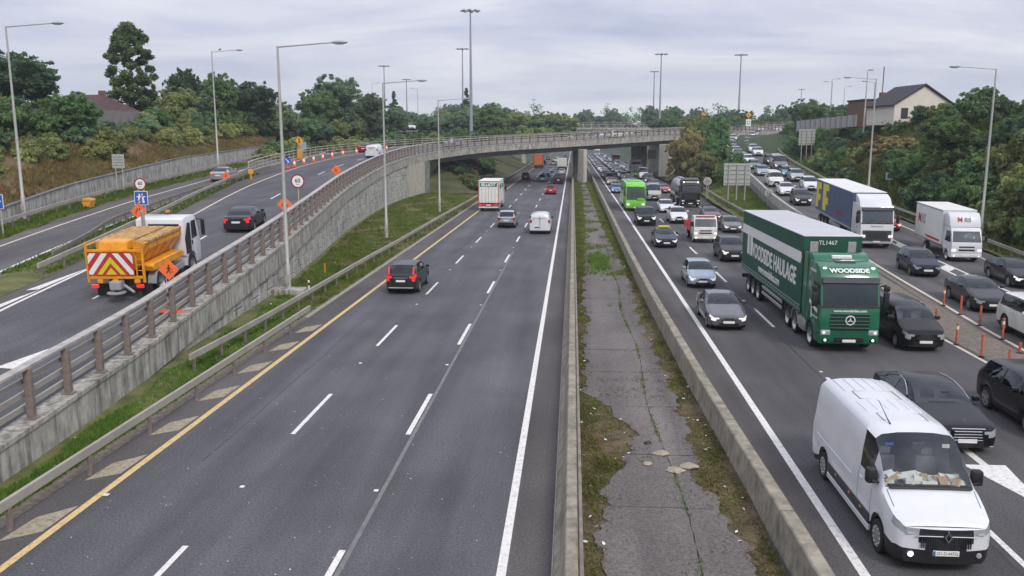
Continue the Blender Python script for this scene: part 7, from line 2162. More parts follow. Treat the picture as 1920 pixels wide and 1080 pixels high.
for x, y, z0, zc_, r, lb in ((19.7, 127, .4, 2.62, .60, 'round grey sign back on a post behind the tanker lorry'), (22.75, 101, .9, 2.6, .47, 'round grey sign back in front of the slip road wall')):
    s = sign_root(x, y, z0, lb, 'sign_board'); disc(MB(), r, 0, .05, zc_ - z0, .03).build('board', 'sign_back', s, 30); MB().rbox(-r * .8, r * .8, .0, .045, zc_ - z0 - .03, zc_ - z0 + .03, .005, 1).build('rib', 'sign_rib', s)
    for sg in (-.12, .12): MB().tube([(sg, -.04, -.3), (sg, -.04, zc_ - z0 + r * .7)], .045, 8).build('sign_post', 'pole_steel', s, 40)
# green direction sign
s = sign_root(-44.4, 190, 8.6, 'green direction sign with roundabout arrows behind the ramp'); MB().rbox(-2.0, 2.0, 0, .06, .4, 3.5, .02, 1).build('board', 'sign_green', s)
MB().rbox(-1.4, .4, -.01, 0, 2.85, 3.3, .003, 1).build('blue_patch', 'sign_blue', s); MB().rbox(.3, 1.85, -.01, 0, .9, 1.9, .003, 1).build('white_patch', 'sign_back', s)
MB().lathe([(.42, 0), (.42, -.01), (.30, -.01), (.30, 0)], 20, 'y', (-.2, 0, 1.7)).build('roundabout_symbol', 'sign_white', s); MB().box(-.28, -.12, -.012, -.002, .6, 1.3).build('arrow_stem', 'sign_white', s); MB().box(-.28, -.12, -.012, -.002, 2.1, 2.7).build('arrow_stem', 'sign_white', s)
posts(s, (-1.4, 1.4), -.5, 3.4, .08, .12)
# amber and white signs at the head of the slip road
s = sign_root(42.6, 215, 8.4, 'amber diamond warning sign over a white panel at the slip road head'); hwd = .72
MB().add([(0, 0, 5.2), (hwd, 0, 5.92), (0, 0, 6.64), (-hwd, 0, 5.92)], [(0, 1, 2, 3)]).build('amber_diamond', 'sign_amber', s); MB().rbox(-.6, .6, 0, .03, 3.2, 4.9, .02, 1).build('white_panel', 'sign_white', s)
MB().lathe([(.42, 0), (.42, -.01), (.32, -.01), (.32, 0)], 20, 'y', (0, 0, 4.1)).build('ring', 'sign_black', s); MB().box(-.06, .06, -.008, -.004, 5.55, 6.2).build('symbol', 'sign_black', s); posts(s, (0,), -.3, 6.5, .07, .08)
s = sign_root(25.2, 170, 3.0, 'amber arrow sign poking out of the trees by the flyover'); MB().add([(-.45, 0, 9.9), (.5, 0, 10.3), (-.45, 0, 10.7)], [(0, 1, 2)]).build('amber_face', 'sign_amber', s); posts(s, (-.3,), -.5, 10.5, .06)
s = sign_root(36.2, 101, slz(101), 'small white marker sign on a pole at the foot of the wooded bank'); MB().rbox(-.45, .45, 0, .03, 2.3, 3.1, .01, 1).build('board', 'sign_white', s); MB().rbox(-.3, .3, -.008, 0, 2.45, 2.95, .002, 1).build('face_patch', 'sign_green', s); posts(s, (0,), -.2, 3.0, .05)
# ---- cones and posts
def cone_meshes(h=.95):
    a = MB(); a.rbox(-.24, .24, -.24, .24, 0, .06, .02, 1); b = MB(); b.lathe([(.19, .06), (.150, h * .30), (.100, h * .62), (.035, h), (.001, h)], 14, 'z'); c = MB(); c.lathe([(.158, h * .30), (.108, h * .62)], 14, 'z')
    return a.mesh('cone_base', 'cone_orange'), b.mesh('cone_body', 'cone_orange', 40), c.mesh('reflective_band', 'sign_white', 40)
CM = cone_meshes()
def cone(x, y, z, label, group=None, k=1.0):
    o = empty('traffic_cone', (x, y, z), 0, label, 'cone', group); o.scale = (k, k, k)
    for n_, m_ in zip(('cone_base', 'cone_body', 'reflective_band'), CM): link(n_, m_, o)
    return o
for k in range(9):
    s0 = s_of_y(107) + k * 4.6
    p, d, n = ramp_frame(s0); q_ = p + n * (off_yel(p[1]) + .75)
    cone(q_[0], q_[1], p[2] - .095, 'orange and white cone in the line closing the ramp shoulder', 'cones along the ramp shoulder', 1.15)
cone(28.9, 55.0, slz(55) + .02, 'single orange and white cone by the guard rail on the right', None, 1.1)
def keep_sign(sy, off, label):
    p, d, n = ramp_frame(s_of_y(sy)); q_ = p + n * off
    s = sign_root(q_[0], q_[1], p[2] - .09, label, cat='works sign'); MB().rbox(-.3, .3, -.25, .25, 0, .12, .03, 1).build('base', 'cone_orange', s); MB().tube([(0, 0, .1), (0, 0, .6)], .08, 8).build('sign_post', 'cone_orange', s)
    disc(MB(), .42, 0, 0, .95).build('blue_disc', 'sign_blue', s, 30); MB().add([(-.24, -.01, 1.16), (-.18, -.01, 1.22), (.12, -.01, .90), (.2, -.01, .98), (.24, -.01, .70), (-.02, -.01, .76), (.05, -.01, .84)], [(0, 1, 2, 6), (3, 4, 5)]).build('white_arrow', 'sign_white', s)
keep_sign(104, off_yel(104) + .85, 'blue keep right disc at the start of the cone line'); keep_sign(139, off_yel(139) + 1.0, 'blue keep right disc at the end of the cone line')
p, d, n = ramp_frame(s_of_y(119)); q_ = p + n * (off_guard(119) - .6); s = sign_root(q_[0], q_[1], p[2] - .1, 'amber diamond works sign on a yellow frame by the outer railing', cat='works sign'); 
MB().add([(0, 0, 2.1), (.62, 0, 2.72), (0, 0, 3.34), (-.62, 0, 2.72)], [(0, 1, 2, 3)]).build('sign_face', 'sign_amber', s); MB().box(-.08, .08, -.01, -.004, 2.4, 3.05).build('symbol', 'sign_black', s); posts(s, (-.2, .2), 0, 2.6, .05); MB().rbox(-.35, .35, -.1, .1, .2, 1.5, .03, 1).build('lamp_frame', 'grit_yellow', s)
p, d, n = ramp_frame(s_of_y(90)); q_ = p + n * (off_guard(90) - 1.2); s = sign_root(q_[0], q_[1], p[2] - .1, 'yellow works lamp on a stub post beside the ramp shoulder', cat='works lamp'); MB().tube([(0, 0, 0), (0, 0, .5)], .12, 8).build('sign_post', 'grit_yellow', s); MB().rbox(-.25, .25, -.12, .12, .5, 1.0, .05, 1).build('lamp_box', 'sign_amber', s)
p, d, n = ramp_frame(s_of_y(124)); q_ = p + n * (off_guard(124) + .5); s = sign_root(q_[0], q_[1], p[2], 'grey sign box behind the outer railing of the ramp', cat='sign box'); MB().rbox(-.5, .5, 0, .3, .8, 2.2, .03, 1).build('box', 'lamp_head', s); posts(s, (0,), 0, .9, .06, .15)
for k, (x, y) in enumerate([(16.75, 37.4), (16.85, 35.3), (18.0, 42.6), (19.5, 45.4), (19.45, 43.3), (19.3, 40.9), (19.05, 38.2), (18.6, 35.8), (16.7, 32.8)]):
    b = empty('bollard', (x, y, slz(y) * (1 if x > 17.5 else .3) + .02), 0, 'thin orange flexible post in the gore between the lanes', 'bollard', 'orange posts in the gore')
    ht = .95 if k not in (2, 7) else .45
    MB().tube([(0, 0, 0), (0, 0, ht)], .05, 10).build('post', 'bollard_orange', b, 40); MB().lathe([(.12, 0), (.12, .03), (.05, .05)], 12, 'z').build('base', 'trim', b, 40); MB().lathe([(.053, ht * .7), (.053, ht * .86)], 10, 'z').build('reflector', 'sign_white' if k % 3 == 0 else 'bollard_orange', b, 40)
# grit bin
gb = empty('grit_bin', (-37.7, 64.4, zr(64) + .05), R(10), 'yellow grit bin with sloping lid in front of the low wall', 'grit bin'); gb.scale = (.68, .68, .72)
MB().prism([(-.35, 0), (.35, 0), (.5, .72), (-.5, .72)], -.75, .75, .04, 1).build('bin_body', 'grit_yellow', gb, 35); MB().prism([(-.56, .74), (.56, .74), (.36, .98), (-.36, .98)], -.82, .82, .04, 1).build('lid', 'grit_yellow', gb, 35)
# verge markers
m_ = empty('marker_post', (-15.0, 47.3, .3), 0, 'short red and white marker post beside the lamp plinth', 'marker post'); MB().rbox(-.05, .05, -.04, .04, -.1, .55, .01, 1).build('post', 'sign_white', m_); MB().rbox(-.055, .055, -.045, .045, .25, .42, .004, 1).build('band', 'sign_red', m_)
m_ = empty('marker_post', (-15.9, 53.6, .3), 0, 'thin yellow marker post in the grass verge', 'marker post'); MB().rbox(-.04, .04, -.03, .03, -.1, .55, .01, 1).build('post', 'grit_yellow', m_); MB().rbox(-.045, .045, -.035, .035, .55, .6, .004, 1).build('cap', 'sign_orange', m_)
# drain box on the verge
dr = MB(); dr.rbox(-.7, .7, -.5, .5, 0, .35, .05, 1); o = dr.build('concrete_chamber', 'concrete_light'); o.location = (21.2, 89.5, .35); o.rotation_euler = (0, 0, .3); tag(o, 'pale concrete chamber in the grass behind the green trailer', 'chamber')

# ============================================================ HOUSES AND FENCES
h = empty('bungalow', (-65.4, 112, 9.0), R(-12), 'brown tiled bungalow half hidden behind the fence', 'house')
MB().box(-5.6, 5.6, -4, 4, 0, 3.3).build('wall', 'brick_house', h)
rm = MB(); rm.add([(-6.2, -4.6, 3.2), (6.2, -4.6, 3.2), (6.2, 4.6, 3.2), (-6.2, 4.6, 3.2), (-2.4, 0, 5.5), (3.4, 0, 5.5)], [(0, 1, 5, 4), (1, 2, 5), (2, 3, 4, 5), (3, 0, 4), (0, 3, 2, 1)])
rr_ = rm.build('roof', 'roof_tile', h)
MB().rbox(3.1, 3.8, -.35, .35, 4.6, 6.0, .04, 1).build('chimney', 'brick_house', rr_)
MB().rbox(-6.25, 6.25, -4.68, -4.6, 3.05, 3.25, .02, 1).build('fascia', 'fascia', h)
gm = MB(); gm.add([(.2, -5.2, 3.25), (3.0, -5.2, 3.25), (1.6, -5.2, 4.35), (.2, -2, 3.25), (3.0, -2, 3.25), (1.6, -1.5, 4.35)], [(0, 1, 2), (0, 2, 5, 3), (1, 4, 5, 2)]); gm.build('gable', 'roof_tile', h)
for a_, b2_ in (((.1, 3.2), (1.6, 4.4)), ((1.6, 4.4), (3.1, 3.2))): MB().tube([(a_[0], -5.22, a_[1]), (b2_[0], -5.22, b2_[1])], .09, 5).build('bargeboard', 'fascia', h)
for x in (-3.5, 4.4):
    w_ = MB().rbox(x - .7, x + .7, -4.06, -4.0, 1.1, 2.4, .02, 1).build('window', 'fascia', h); MB().rbox(x - .6, x + .6, -4.08, -4.06, 1.2, 2.3, .005, 1).build('pane', 'window_dark', w_)
h = empty('gabled_house', (48.6, 129, 11.0), R(8), 'cream gabled house with two dark windows above the right bank', 'house')
MB().prism([(-4.2, -.3), (4.2, -.3), (4.2, 2.4), (0, 5.0), (-4.2, 2.4)], -3.0, 5.0).build('wall', 'render_cream', h)
rr_ = None
for sg in (-1, 1):
    m_ = MB(); m_.add([(sg * 4.6, -3.3, 2.25), (0, -3.3, 5.1), (0, 5.3, 5.1), (sg * 4.6, 5.3, 2.25), (sg * 4.6, -3.3, 2.45), (0, -3.3, 5.32), (0, 5.3, 5.32), (sg * 4.6, 5.3, 2.45)], [(0, 1, 2, 3), (7, 6, 5, 4), (0, 4, 5, 1), (2, 6, 7, 3), (0, 3, 7, 4)]); m_.build('roof', 'roof_dark', h)
for x in (-2.7, -.6):
    w_ = MB().rbox(x - .5, x + .5, -3.05, -3.0, .5, 2.0, .01, 1).build('window', 'trim_grey', h); MB().rbox(x - .42, x + .42, -3.07, -3.05, .58, 1.92, .004, 1).build('pane', 'window_dark', w_)
h2 = empty('brick_annex', (47.6, 143, 11.0), R(6), 'flat roofed brown brick block beside the cream house', 'house')
MB().rbox(-2.6, 2.6, -3, 3, -.5, 3.6, .03, 1).build('wall', 'brick_house', h2); MB().rbox(-2.75, 2.75, -3.15, 3.15, 3.6, 3.85, .03, 1).build('roof', 'roof_dark', h2)
MB().rbox(1.2, 1.9, -.4, .4, 3.85, 5.0, .04, 1).tube([(1.55, 0, 5.0), (1.55, 0, 9.0)], .08, 6).build('chimney', 'brick_house', h2)
def fence(path, hgt, label, m_, wpan=1.9):
    sa = np.concatenate([[0], np.cumsum(np.linalg.norm(np.diff(path[:, :2], axis=0), axis=1))])
    f = empty('timber_fence', tuple(path[0]), 0, label, 'fence')
    s = 0.0
    while s + wpan <= sa[-1]:
        P0 = [np.interp(s, sa, path[:, k]) for k in range(3)]; P1 = [np.interp(s + wpan, sa, path[:, k]) for k in range(3)]
        d = np.array(P1) - np.array(P0); L_ = np.linalg.norm(d[:2]); a_ = math.atan2(d[1], d[0])
        mb = MB(); nb = 12
        for k in range(nb):
            mb.rbox(k * L_ / nb + .004, (k + 1) * L_ / nb - .004, -.012 + .012 * (k % 2), .012 + .012 * (k % 2), .05, hgt + rng.uniform(-.03, .03), .004, 1)
        mb.box(0, L_, .02, .06, .4, .5).box(0, L_, .02, .06, hgt - .4, hgt - .3)
        o = mb.build('fence_panel', m_, f); o.location = rel(P0, f); o.rotation_euler = (0, 0, a_)
        po = MB().rbox(-.06, .06, -.06, .06, -.3, hgt + .1, .01, 1).build('fence_post', 'timber_fence', f); po.location = rel(P0, f)
        s += wpan
fence(np.array([(fence_x(y) - .2, y, fence_z(y) - .1) for y in frange(52, 176, 4)]), 2.5, 'weathered vertical board fence along the top of the left bank', 'timber_fence')
fence(np.array([(41.0, 163, 10.0), (43, 152, 10.3), (44.5, 143, 10.6), (50, 133, 10.6)]), 1.9, 'pale timber fence below the brick block', 'timber_pale')
# ============================================================ VEGETATION
def leaf_mesh(name, clumps, n, size, m_, seed, flat=0.35, stretch=(1, 1, 1)):
    """many small leaf faces gathered in clumps"""
    g = np.random.default_rng(seed)
    C = np.array([c[:3] for c in clumps], float); Rr = np.array([c[3] for c in clumps], float)
    w = Rr ** 2; idx = g.choice(len(C), n, p=w / w.sum())
    d = g.normal(size=(n, 3)); d /= np.linalg.norm(d, axis=1)[:, None]
    r = g.random(n) ** .45
    P = C[idx] + d * (Rr[idx] * r)[:, None] * np.array([1, 1, .8])
    nn = d + g.normal(size=(n, 3)) * .7; nn[:, 2] += flat; nn /= np.linalg.norm(nn, axis=1)[:, None]
    t = np.cross(nn, g.normal(size=(n, 3))); t /= np.linalg.norm(t, axis=1)[:, None]
    b = np.cross(nn, t)
    s = size * (.55 + .9 * g.random(n))[:, None]
    v = np.stack([P - t * s * .75, P + b * s * .36 - t * s * .1, P + t * s * .75, P - b * s * .36 - t * s * .05], 1).reshape(-1, 3)
    f = np.arange(4 * n).reshape(-1, 4)
    return raw_mesh(name, v, f, m_)
def clumps_ellipsoid(g, n, rx, ry, rz, zc, cr, inner=.25, topbias=0.0):
    out = []
    for k in range(n):
        d = np.array([g.gauss(0, 1), g.gauss(0, 1), g.gauss(0, 1) + topbias]); d /= np.linalg.norm(d)
        q_ = g.uniform(inner, 1.0) ** .5
        out.append((d[0] * rx * q_, d[1] * ry * q_, zc + d[2] * rz * q_, cr * g.uniform(.6, 1.35)))
    return out
VG = random.Random(5)
def broad(seed):
    g = random.Random(seed); cl = clumps_ellipsoid(g, 95, 3.9, 3.9, 3.5, 6.3, .85, .12, .2); cl += [(g.uniform(-3.2, 3.2), g.uniform(-3.2, 3.2), g.uniform(1.0, 4.2), .85) for _ in range(30)]
    for _ in range(34):
        d = np.array([g.gauss(0, 1), g.gauss(0, 1), abs(g.gauss(0, 1))]); d /= np.linalg.norm(d); q_ = g.uniform(1.0, 1.2); cl.append((d[0] * 3.9 * q_, d[1] * 3.9 * q_, 6.3 + d[2] * 3.6 * q_, g.uniform(.25, .5)))
    return cl
def tall(seed):
    g = random.Random(seed); cl = []
    for k in range(150):
        z = g.uniform(2.6, 13.8); prof_ = np.interp(z, [2.6, 5, 9, 12, 13.8], [1.7, 2.9, 3.0, 1.9, .5]); a = g.uniform(0, 6.28); r = prof_ * g.uniform(.2, 1) ** .5
        cl.append((math.cos(a) * r, math.sin(a) * r, z, g.uniform(.45, .8)))
    return cl
def bush(seed):
    g = random.Random(seed); return clumps_ellipsoid(g, 44, 1.8, 1.8, 1.35, 1.3, .48, .1, .25) + clumps_ellipsoid(g, 20, 2.1, 2.1, 1.65, 1.35, .2, .9, .3)
def conif(seed):
    g = random.Random(seed); cl = []
    for k in range(60):
        z = g.uniform(1.2, 11); r = (11.4 - z) * .26; a = g.uniform(0, 6.28); q_ = g.uniform(.3, 1)
        cl.append((math.cos(a) * r * q_, math.sin(a) * r * q_, z - .25 * r * q_, .30 + .05 * (11 - z)))
    return cl
CR = {}
def crown(kind, leaf, variant):
    key = (kind, leaf, variant)
    if key not in CR:
        fn, n, sz = {'broad': (broad, 19000, .31), 'tall': (tall, 21000, .30), 'bush': (bush, 6500, .22), 'conif': (conif, 10000, .29)}[kind]
        CR[key] = leaf_mesh('crown', fn(variant * 17 + len(kind)), n, sz, leaf, variant * 31 + 7)
    return CR[key]
TR = {}
def trunk(kind, variant):
    key = (kind, variant)
    if key not in TR:
        g = random.Random(variant + 90); h, r = {'broad': (6.2, .28), 'tall': (11.5, .26), 'bush': (1.3, .07), 'conif': (10.4, .2)}[kind]
        mb = MB(); pts = [(g.uniform(-.08, .08) * k, g.uniform(-.08, .08) * k, -.4 + (h + .4) * k / 5) for k in range(6)]
        mb.tube(pts, [r * (1 - .15 * k) for k in range(6)], 8)
        if kind in ('broad', 'tall'):
            for k in range(7):
                i = 2 + k % 3; p = pts[i]; a = g.uniform(0, 6.28); L_ = g.uniform(1.4, 2.8); u = g.uniform(.8, 2.0)
                mb.tube([p, (p[0] + math.cos(a) * L_ * .5, p[1] + math.sin(a) * L_ * .5, p[2] + u * .6), (p[0] + math.cos(a) * L_, p[1] + math.sin(a) * L_, p[2] + u)], [r * .45, r * .3, r * .12], 6)
        elif kind == 'bush':
            for k in range(5):
                a = g.uniform(0, 6.28); mb.tube([(0, 0, 0), (math.cos(a) * .5, math.sin(a) * .5, .7), (math.cos(a) * 1.0, math.sin(a) * 1.0, 1.5)], [.05, .035, .015], 5)
        TR[key] = mb.mesh('trunk', 'bark', 50)
    return TR[key]
HT = {'broad': 10.4, 'tall': 14.2, 'bush': 2.9, 'conif': 11.3}
WD = {'broad': 9.0, 'tall': 7.0, 'bush': 4.2, 'conif': 5.6}
def plant(kind, x, y, z, h, w, leaf, label, group, name=None, cat=None):
    v = VG.randrange(3)
    o = empty(name or ('tree' if kind != 'bush' else 'shrub'), (x, y, z), VG.uniform(0, 6.28), label, cat or ('tree' if kind != 'bush' else 'shrub'), group)
    sx = w / WD[kind]; o.scale = (sx * VG.uniform(.95, 1.05), sx * VG.uniform(.95, 1.05), h / HT[kind])
    link('trunk' if kind != 'bush' else 'stem', trunk(kind, v), o); link('crown', crown(kind, leaf, v), o)
    return o
T1 = 'trees behind the left fence'
plant('broad', -62.5, 94, 9.8, 8.8, 10, 'leaf_dark', 'dark spreading tree by the left picture edge beyond the fence', T1)
plant('tall', -61.3, 118, 9.6, 15.0, 7.6, 'leaf_green', 'tall slender tree towering beside the brown bungalow', T1)
plant('conif', -59.8, 121, 9.6, 7, 3.4, 'leaf_olive', 'young pale conifer in front of the tall tree trunk', T1)
for x, y, h, w, lf, lb in ((-57.8, 126, 9.6, 6.0, 'leaf_dark', 'dark tree right next to the tall slender tree'), (-55, 131, 9.2, 7.5, 'leaf_green', 'mid green tree behind the bird lamp post'), (-52, 140, 8.6, 8, 'leaf_dark', 'dark rounded tree past the bird lamp post'), (-58, 144, 9, 8, 'leaf_dark', 'dark tree standing behind the rounded trees'),
                         (-48, 160, 8.2, 8, 'leaf_green', 'tree left of the big dome-shaped tree'), (-46.6, 168, 11.4, 11.5, 'leaf_blue', 'big dome-shaped blue green tree above the cones'), (-42, 178, 8.6, 8, 'leaf_blue', 'blue green tree right of the big dome-shaped tree'), (-51, 178, 9, 9, 'leaf_green', 'green tree behind the dome-shaped tree'),
                         (-38.5, 186, 6.0, 6.5, 'leaf_blue', 'low blue green tree next to the green direction sign')):
    plant('broad', x, y, 9.5, h, w, lf, lb, T1)
plant('conif', -49, 236, 10.5, 11, 6, 'leaf_dark', 'dark conifer behind the direction sign', 'trees behind the flyover')
for i, (x, y, h, w) in enumerate(((-27, 214, 6.5, 8), (-21, 222, 7.5, 9), (-15, 232, 6.5, 8), (-30, 238, 9, 9), (-24, 246, 8, 9), (-10, 250, 6, 8), (-34, 205, 4.5, 7), (-20, 206, 5.0, 7), (-38, 262, 8, 9))):
    plant('broad', x, y, 9.3, h, w, ['leaf_blue', 'leaf_green', 'leaf_olive'][i % 3], ['blue green', 'mid green', 'olive'][i % 3] + ' tree in the belt behind the flyover curve', 'trees behind the flyover')
plant('conif', -30.5, 248, 9.5, 13.5, 6, 'leaf_dark', 'dark pine crown beside the tallest lighting mast', 'trees behind the flyover')
# shrubs on the left bank
SHB = 'shrubs on the left bank'
def bank_z(y, t):
    return fence_z(y) * (1 - t) + (wall_top(y) - .08) * t
lfw = {'leaf_green': 'green', 'leaf_olive': 'olive', 'leaf_yellow': 'yellowing', 'leaf_dark': 'dark', 'leaf_blue': 'grey green', 'leaf_autumn': 'russet'}
for k in range(170):
    y = 48 + (k * .77) % 128; t = VG.choice([.04, .1, .18, .26, .34, .42, .5, .6, .72]) if y < 110 else VG.uniform(.0, .5)
    x = fence_x(y) * (1 - t) + (wall_x(y) - .25) * t
    lf = VG.choice(['leaf_green', 'leaf_green', 'leaf_olive', 'leaf_olive', 'leaf_blue']) if t < .4 else VG.choice(['leaf_yellow', 'leaf_olive', 'leaf_olive'])
    h = VG.uniform(2.2, 3.8) if t < .25 else VG.uniform(1.2, 2.4)
    if 70 < y < 104 and t < .3 and k % 3: continue
    pl = 'near the grit bin' if y < 60 else 'behind the small pale sign' if y < 78 else 'past the small pale sign' if y < 97 else 'behind the bird lamp post' if y < 118 else 'towards the outer ramp railing'
    tl = 'against the board fence' if t < .15 else 'high on the left bank' if t < .4 else 'low on the left bank'
    wd = h * VG.uniform(1.1, 1.6); lb = '%s %s shrub %s %s' % ('wide' if wd > h * 1.35 else 'upright', lfw[lf], tl, pl)
    plant('bush', x, y, bank_z(y, t) - .1, h, wd, lf, lb, lb)
plant('broad', -50.0, 84, 8.4, 5.0, 5.4, 'leaf_green', 'bright green leafy bush tree over the board fence', SHB)
plant('broad', -55.5, 79, 8.8, 4.4, 5.0, 'leaf_olive', 'leafy climber mass over the left end of the fence', SHB)
for k in range(30):
    y = 138 + k * 1.9; x = -44.5 - VG.uniform(0, 6) + (y - 138) * .05
    lf = VG.choice(['leaf_green', 'leaf_olive', 'leaf_blue'])
    plant('bush', x, y, 8.2 + VG.uniform(0, 1), VG.uniform(2.5, 4.5), VG.uniform(3.5, 5.5), lf, lfw[lf] + ' shrub massed behind the outer railing of the ramp', 'shrubs behind the ramp ' + lfw[lf])
for k in range(16):
    y = 121 + k * 3.6; lf = VG.choice(['leaf_green', 'leaf_blue', 'leaf_olive', 'leaf_dark'])
    plant('broad', fence_x(y) - VG.uniform(1.0, 3.5), y, fence_z(y) - .2, VG.uniform(5.0, 7.0), VG.uniform(5.5, 7.5), lf, lfw[lf] + ' tree in the hedge line behind the board fence', 'hedge trees ' + lfw[lf])
for k in range(18):
    x = -46 + k * 2.6; y = 204 + VG.uniform(0, 50); lf = VG.choice(['leaf_green', 'leaf_blue', 'leaf_blue', 'leaf_olive'])
    if x > -38 and y < 215 + (x + 38): y += 14
    plant('broad', x, y, 9.0, VG.uniform(4.5, 7.5), VG.uniform(7, 9), lf, lfw[lf] + ' low tree massed behind the curve of the flyover', 'low trees behind the flyover ' + lfw[lf])
for k in range(26):
    p, d, n = ramp_frame(s_of_y(122) + k * 3.0); q_ = p + n * (off_guard(p[1]) + VG.uniform(2.2, 6)); lf = VG.choice(['leaf_green', 'leaf_olive', 'leaf_blue'])
    plant('bush', q_[0], q_[1], min(p[2] - 1.0, 8.6), VG.uniform(2.6, 4.0), VG.uniform(4, 5.5), lf, lfw[lf] + ' shrub just outside the outer railing of the ramp curve', 'shrubs outside the ramp railing ' + lfw[lf])
for k in range(40):
    y = 141 + k * 1.9; t = VG.uniform(.1, .95); lf = VG.choice(['leaf_dark', 'leaf_green', 'leaf_olive'])
    x0_ = float(np.interp(y, [134, 172, 190], [-23.5, -24, -38])); z0_ = float(np.interp(y, [134, 150, 172, 190], [.32, 4.3, 4.9, 9.4]))
    plant('bush', -14.6 + (x0_ + 14.6) * t, y, .1 + (z0_ - .1) * t - .1, VG.uniform(1.1, 2.2), VG.uniform(2.4, 3.8), lf, lfw[lf] + ' low shrub on the cutting slope under the flyover', 'shrubs under the flyover ' + lfw[lf])
# trees between the flyover and the slip road
TG = 'trees between flyover and slip road'
for x, y, z, h, w, lf, kd, lb in ((21.6, 158, 1.6, 9.0, 5.0, 'leaf_autumn', 'broad', 'russet autumn tree at the flyover pier'), (23.6, 166, 2.5, 10.5, 6.5, 'leaf_olive', 'broad', 'olive tree beside the russet one'), (25.6, 160, 2.6, 10.4, 6.0, 'leaf_green', 'broad', 'green tree left of the slip road queue'),
                                (24.3, 148, 2.0, 7.5, 5.0, 'leaf_green', 'broad', 'lower green tree above the big sign back'), (22.2, 146, 1.2, 5.6, 4.6, 'leaf_olive', 'broad', 'small olive tree behind the tanker lorry'), (27.2, 176, 4.0, 8.6, 6.5, 'leaf_olive', 'broad', 'olive tree near the amber arrow sign'),
                                (21.0, 172, 1.2, 8.0, 5.5, 'leaf_autumn', 'broad', 'second russet tree against the flyover parapet'), (29, 192, 4.5, 8, 7, 'leaf_green', 'broad', 'green tree behind the flyover end'), (26, 140, 2.6, 4.0, 4.0, 'leaf_green', 'bush', 'green shrub at the slip wall behind the big sign')):
    plant(kd, x, y, z, h, w, lf, lb, TG)
for i in range(12):
    x, y = 20.6 + VG.uniform(0, 4.5), 138 + i * 4
    lf = VG.choice(['leaf_green', 'leaf_autumn', 'leaf_olive'])
    plant('bush', x, y, .4 + (x - 20) * .35, VG.uniform(2, 3.6), VG.uniform(2.5, 4), lf, lfw[lf] + ' shrub at the foot of the trees by the flyover pier', 'shrubs by the flyover pier ' + lfw[lf])
# right bank
for k in range(150):
    y = 22 + (k * 1.37) % 138; t = VG.choice([.03, .12, .25, .4, .6, .8, 1.0])
    x = guard_rx(y) + 2.2 + 10.3 * t; z = (slz(y) + .25) * (1 - t) + rtop(y) * t
    lf = VG.choice(['leaf_green', 'leaf_green', 'leaf_dark', 'leaf_olive', 'leaf_blue', 'leaf_green', 'leaf_olive'] if t > .3 else ['leaf_green', 'leaf_green', 'leaf_olive', 'leaf_dark'])
    h = VG.uniform(2.4, 4.0)
    if 105 < y < 150: h *= .62
    pl = 'opposite the orange posts' if y < 55 else 'behind the MRS lorry' if y < 68 else 'behind the white cab lorry' if y < 85 else 'by the leftward lamp post' if y < 105 else 'below the cream house' if y < 132 else 'below the pale timber fence'
    tl = 'at the right guard rail' if t < .15 else 'halfway up the right bank' if t < .5 else 'topping the right bank'
    wd = h * VG.uniform(1.15, 1.55); lb = '%s %s bush %s %s' % ('wide' if wd > h * 1.35 else 'upright', lfw[lf], tl, pl)
    plant('bush', x, y, z - .2, h, wd, lf, lb, lb, 'bush', 'bush')
for x, y, h, w, lf, kd, lb in ((37, 62, 5.0, 6, 'leaf_green', 'broad', 'leafy green tree on the right bank above the white lorries'), (36.6, 88, 5.6, 5.5, 'leaf_green', 'broad', 'rounded green tree at the lamp post on the right bank'), (41, 76, 5.2, 7, 'leaf_olive', 'broad', 'olive tree high on the right bank'), (36, 45, 5.0, 6.5, 'leaf_green', 'broad', 'low green tree on the right bank by the picture edge'),
                              (40.5, 112, 2.6, 6.5, 'leaf_autumn', 'bush', 'russet bramble patch on the right bank below the fence'), (42.5, 121, 2.4, 6, 'leaf_autumn', 'bush', 'second russet bramble patch under the cream house'), (51, 196, 7.0, 8, 'leaf_blue', 'broad', 'rounded dark tree beside the tall sign legs'), (47.5, 176, 5.5, 6, 'leaf_green', 'broad', 'green tree behind the tall sign back'), (56, 186, 5.5, 7, 'leaf_green', 'broad', 'green tree behind the rounded dark tree')):
    z = (slz(y) + rtop(y)) / 2 if x < 43 else 10.6
    plant(kd, x, y, z - .3, h, w, lf, lb, 'trees on the right bank')
for k in range(22):
    y = 158 + k * 3.4; x = guard_rx(y) + VG.uniform(1.8, 7); lf = VG.choice(['leaf_green', 'leaf_olive', 'leaf_blue', 'leaf_green'])
    plant('bush', x, y, slz(y) + (x - guard_rx(y)) * .35 - .2, VG.uniform(1.6, 3.2), VG.uniform(3, 4.5), lf, lfw[lf] + ' bush near the tall sign legs beside the upper slip road', 'bushes beside the upper slip road ' + lfw[lf])
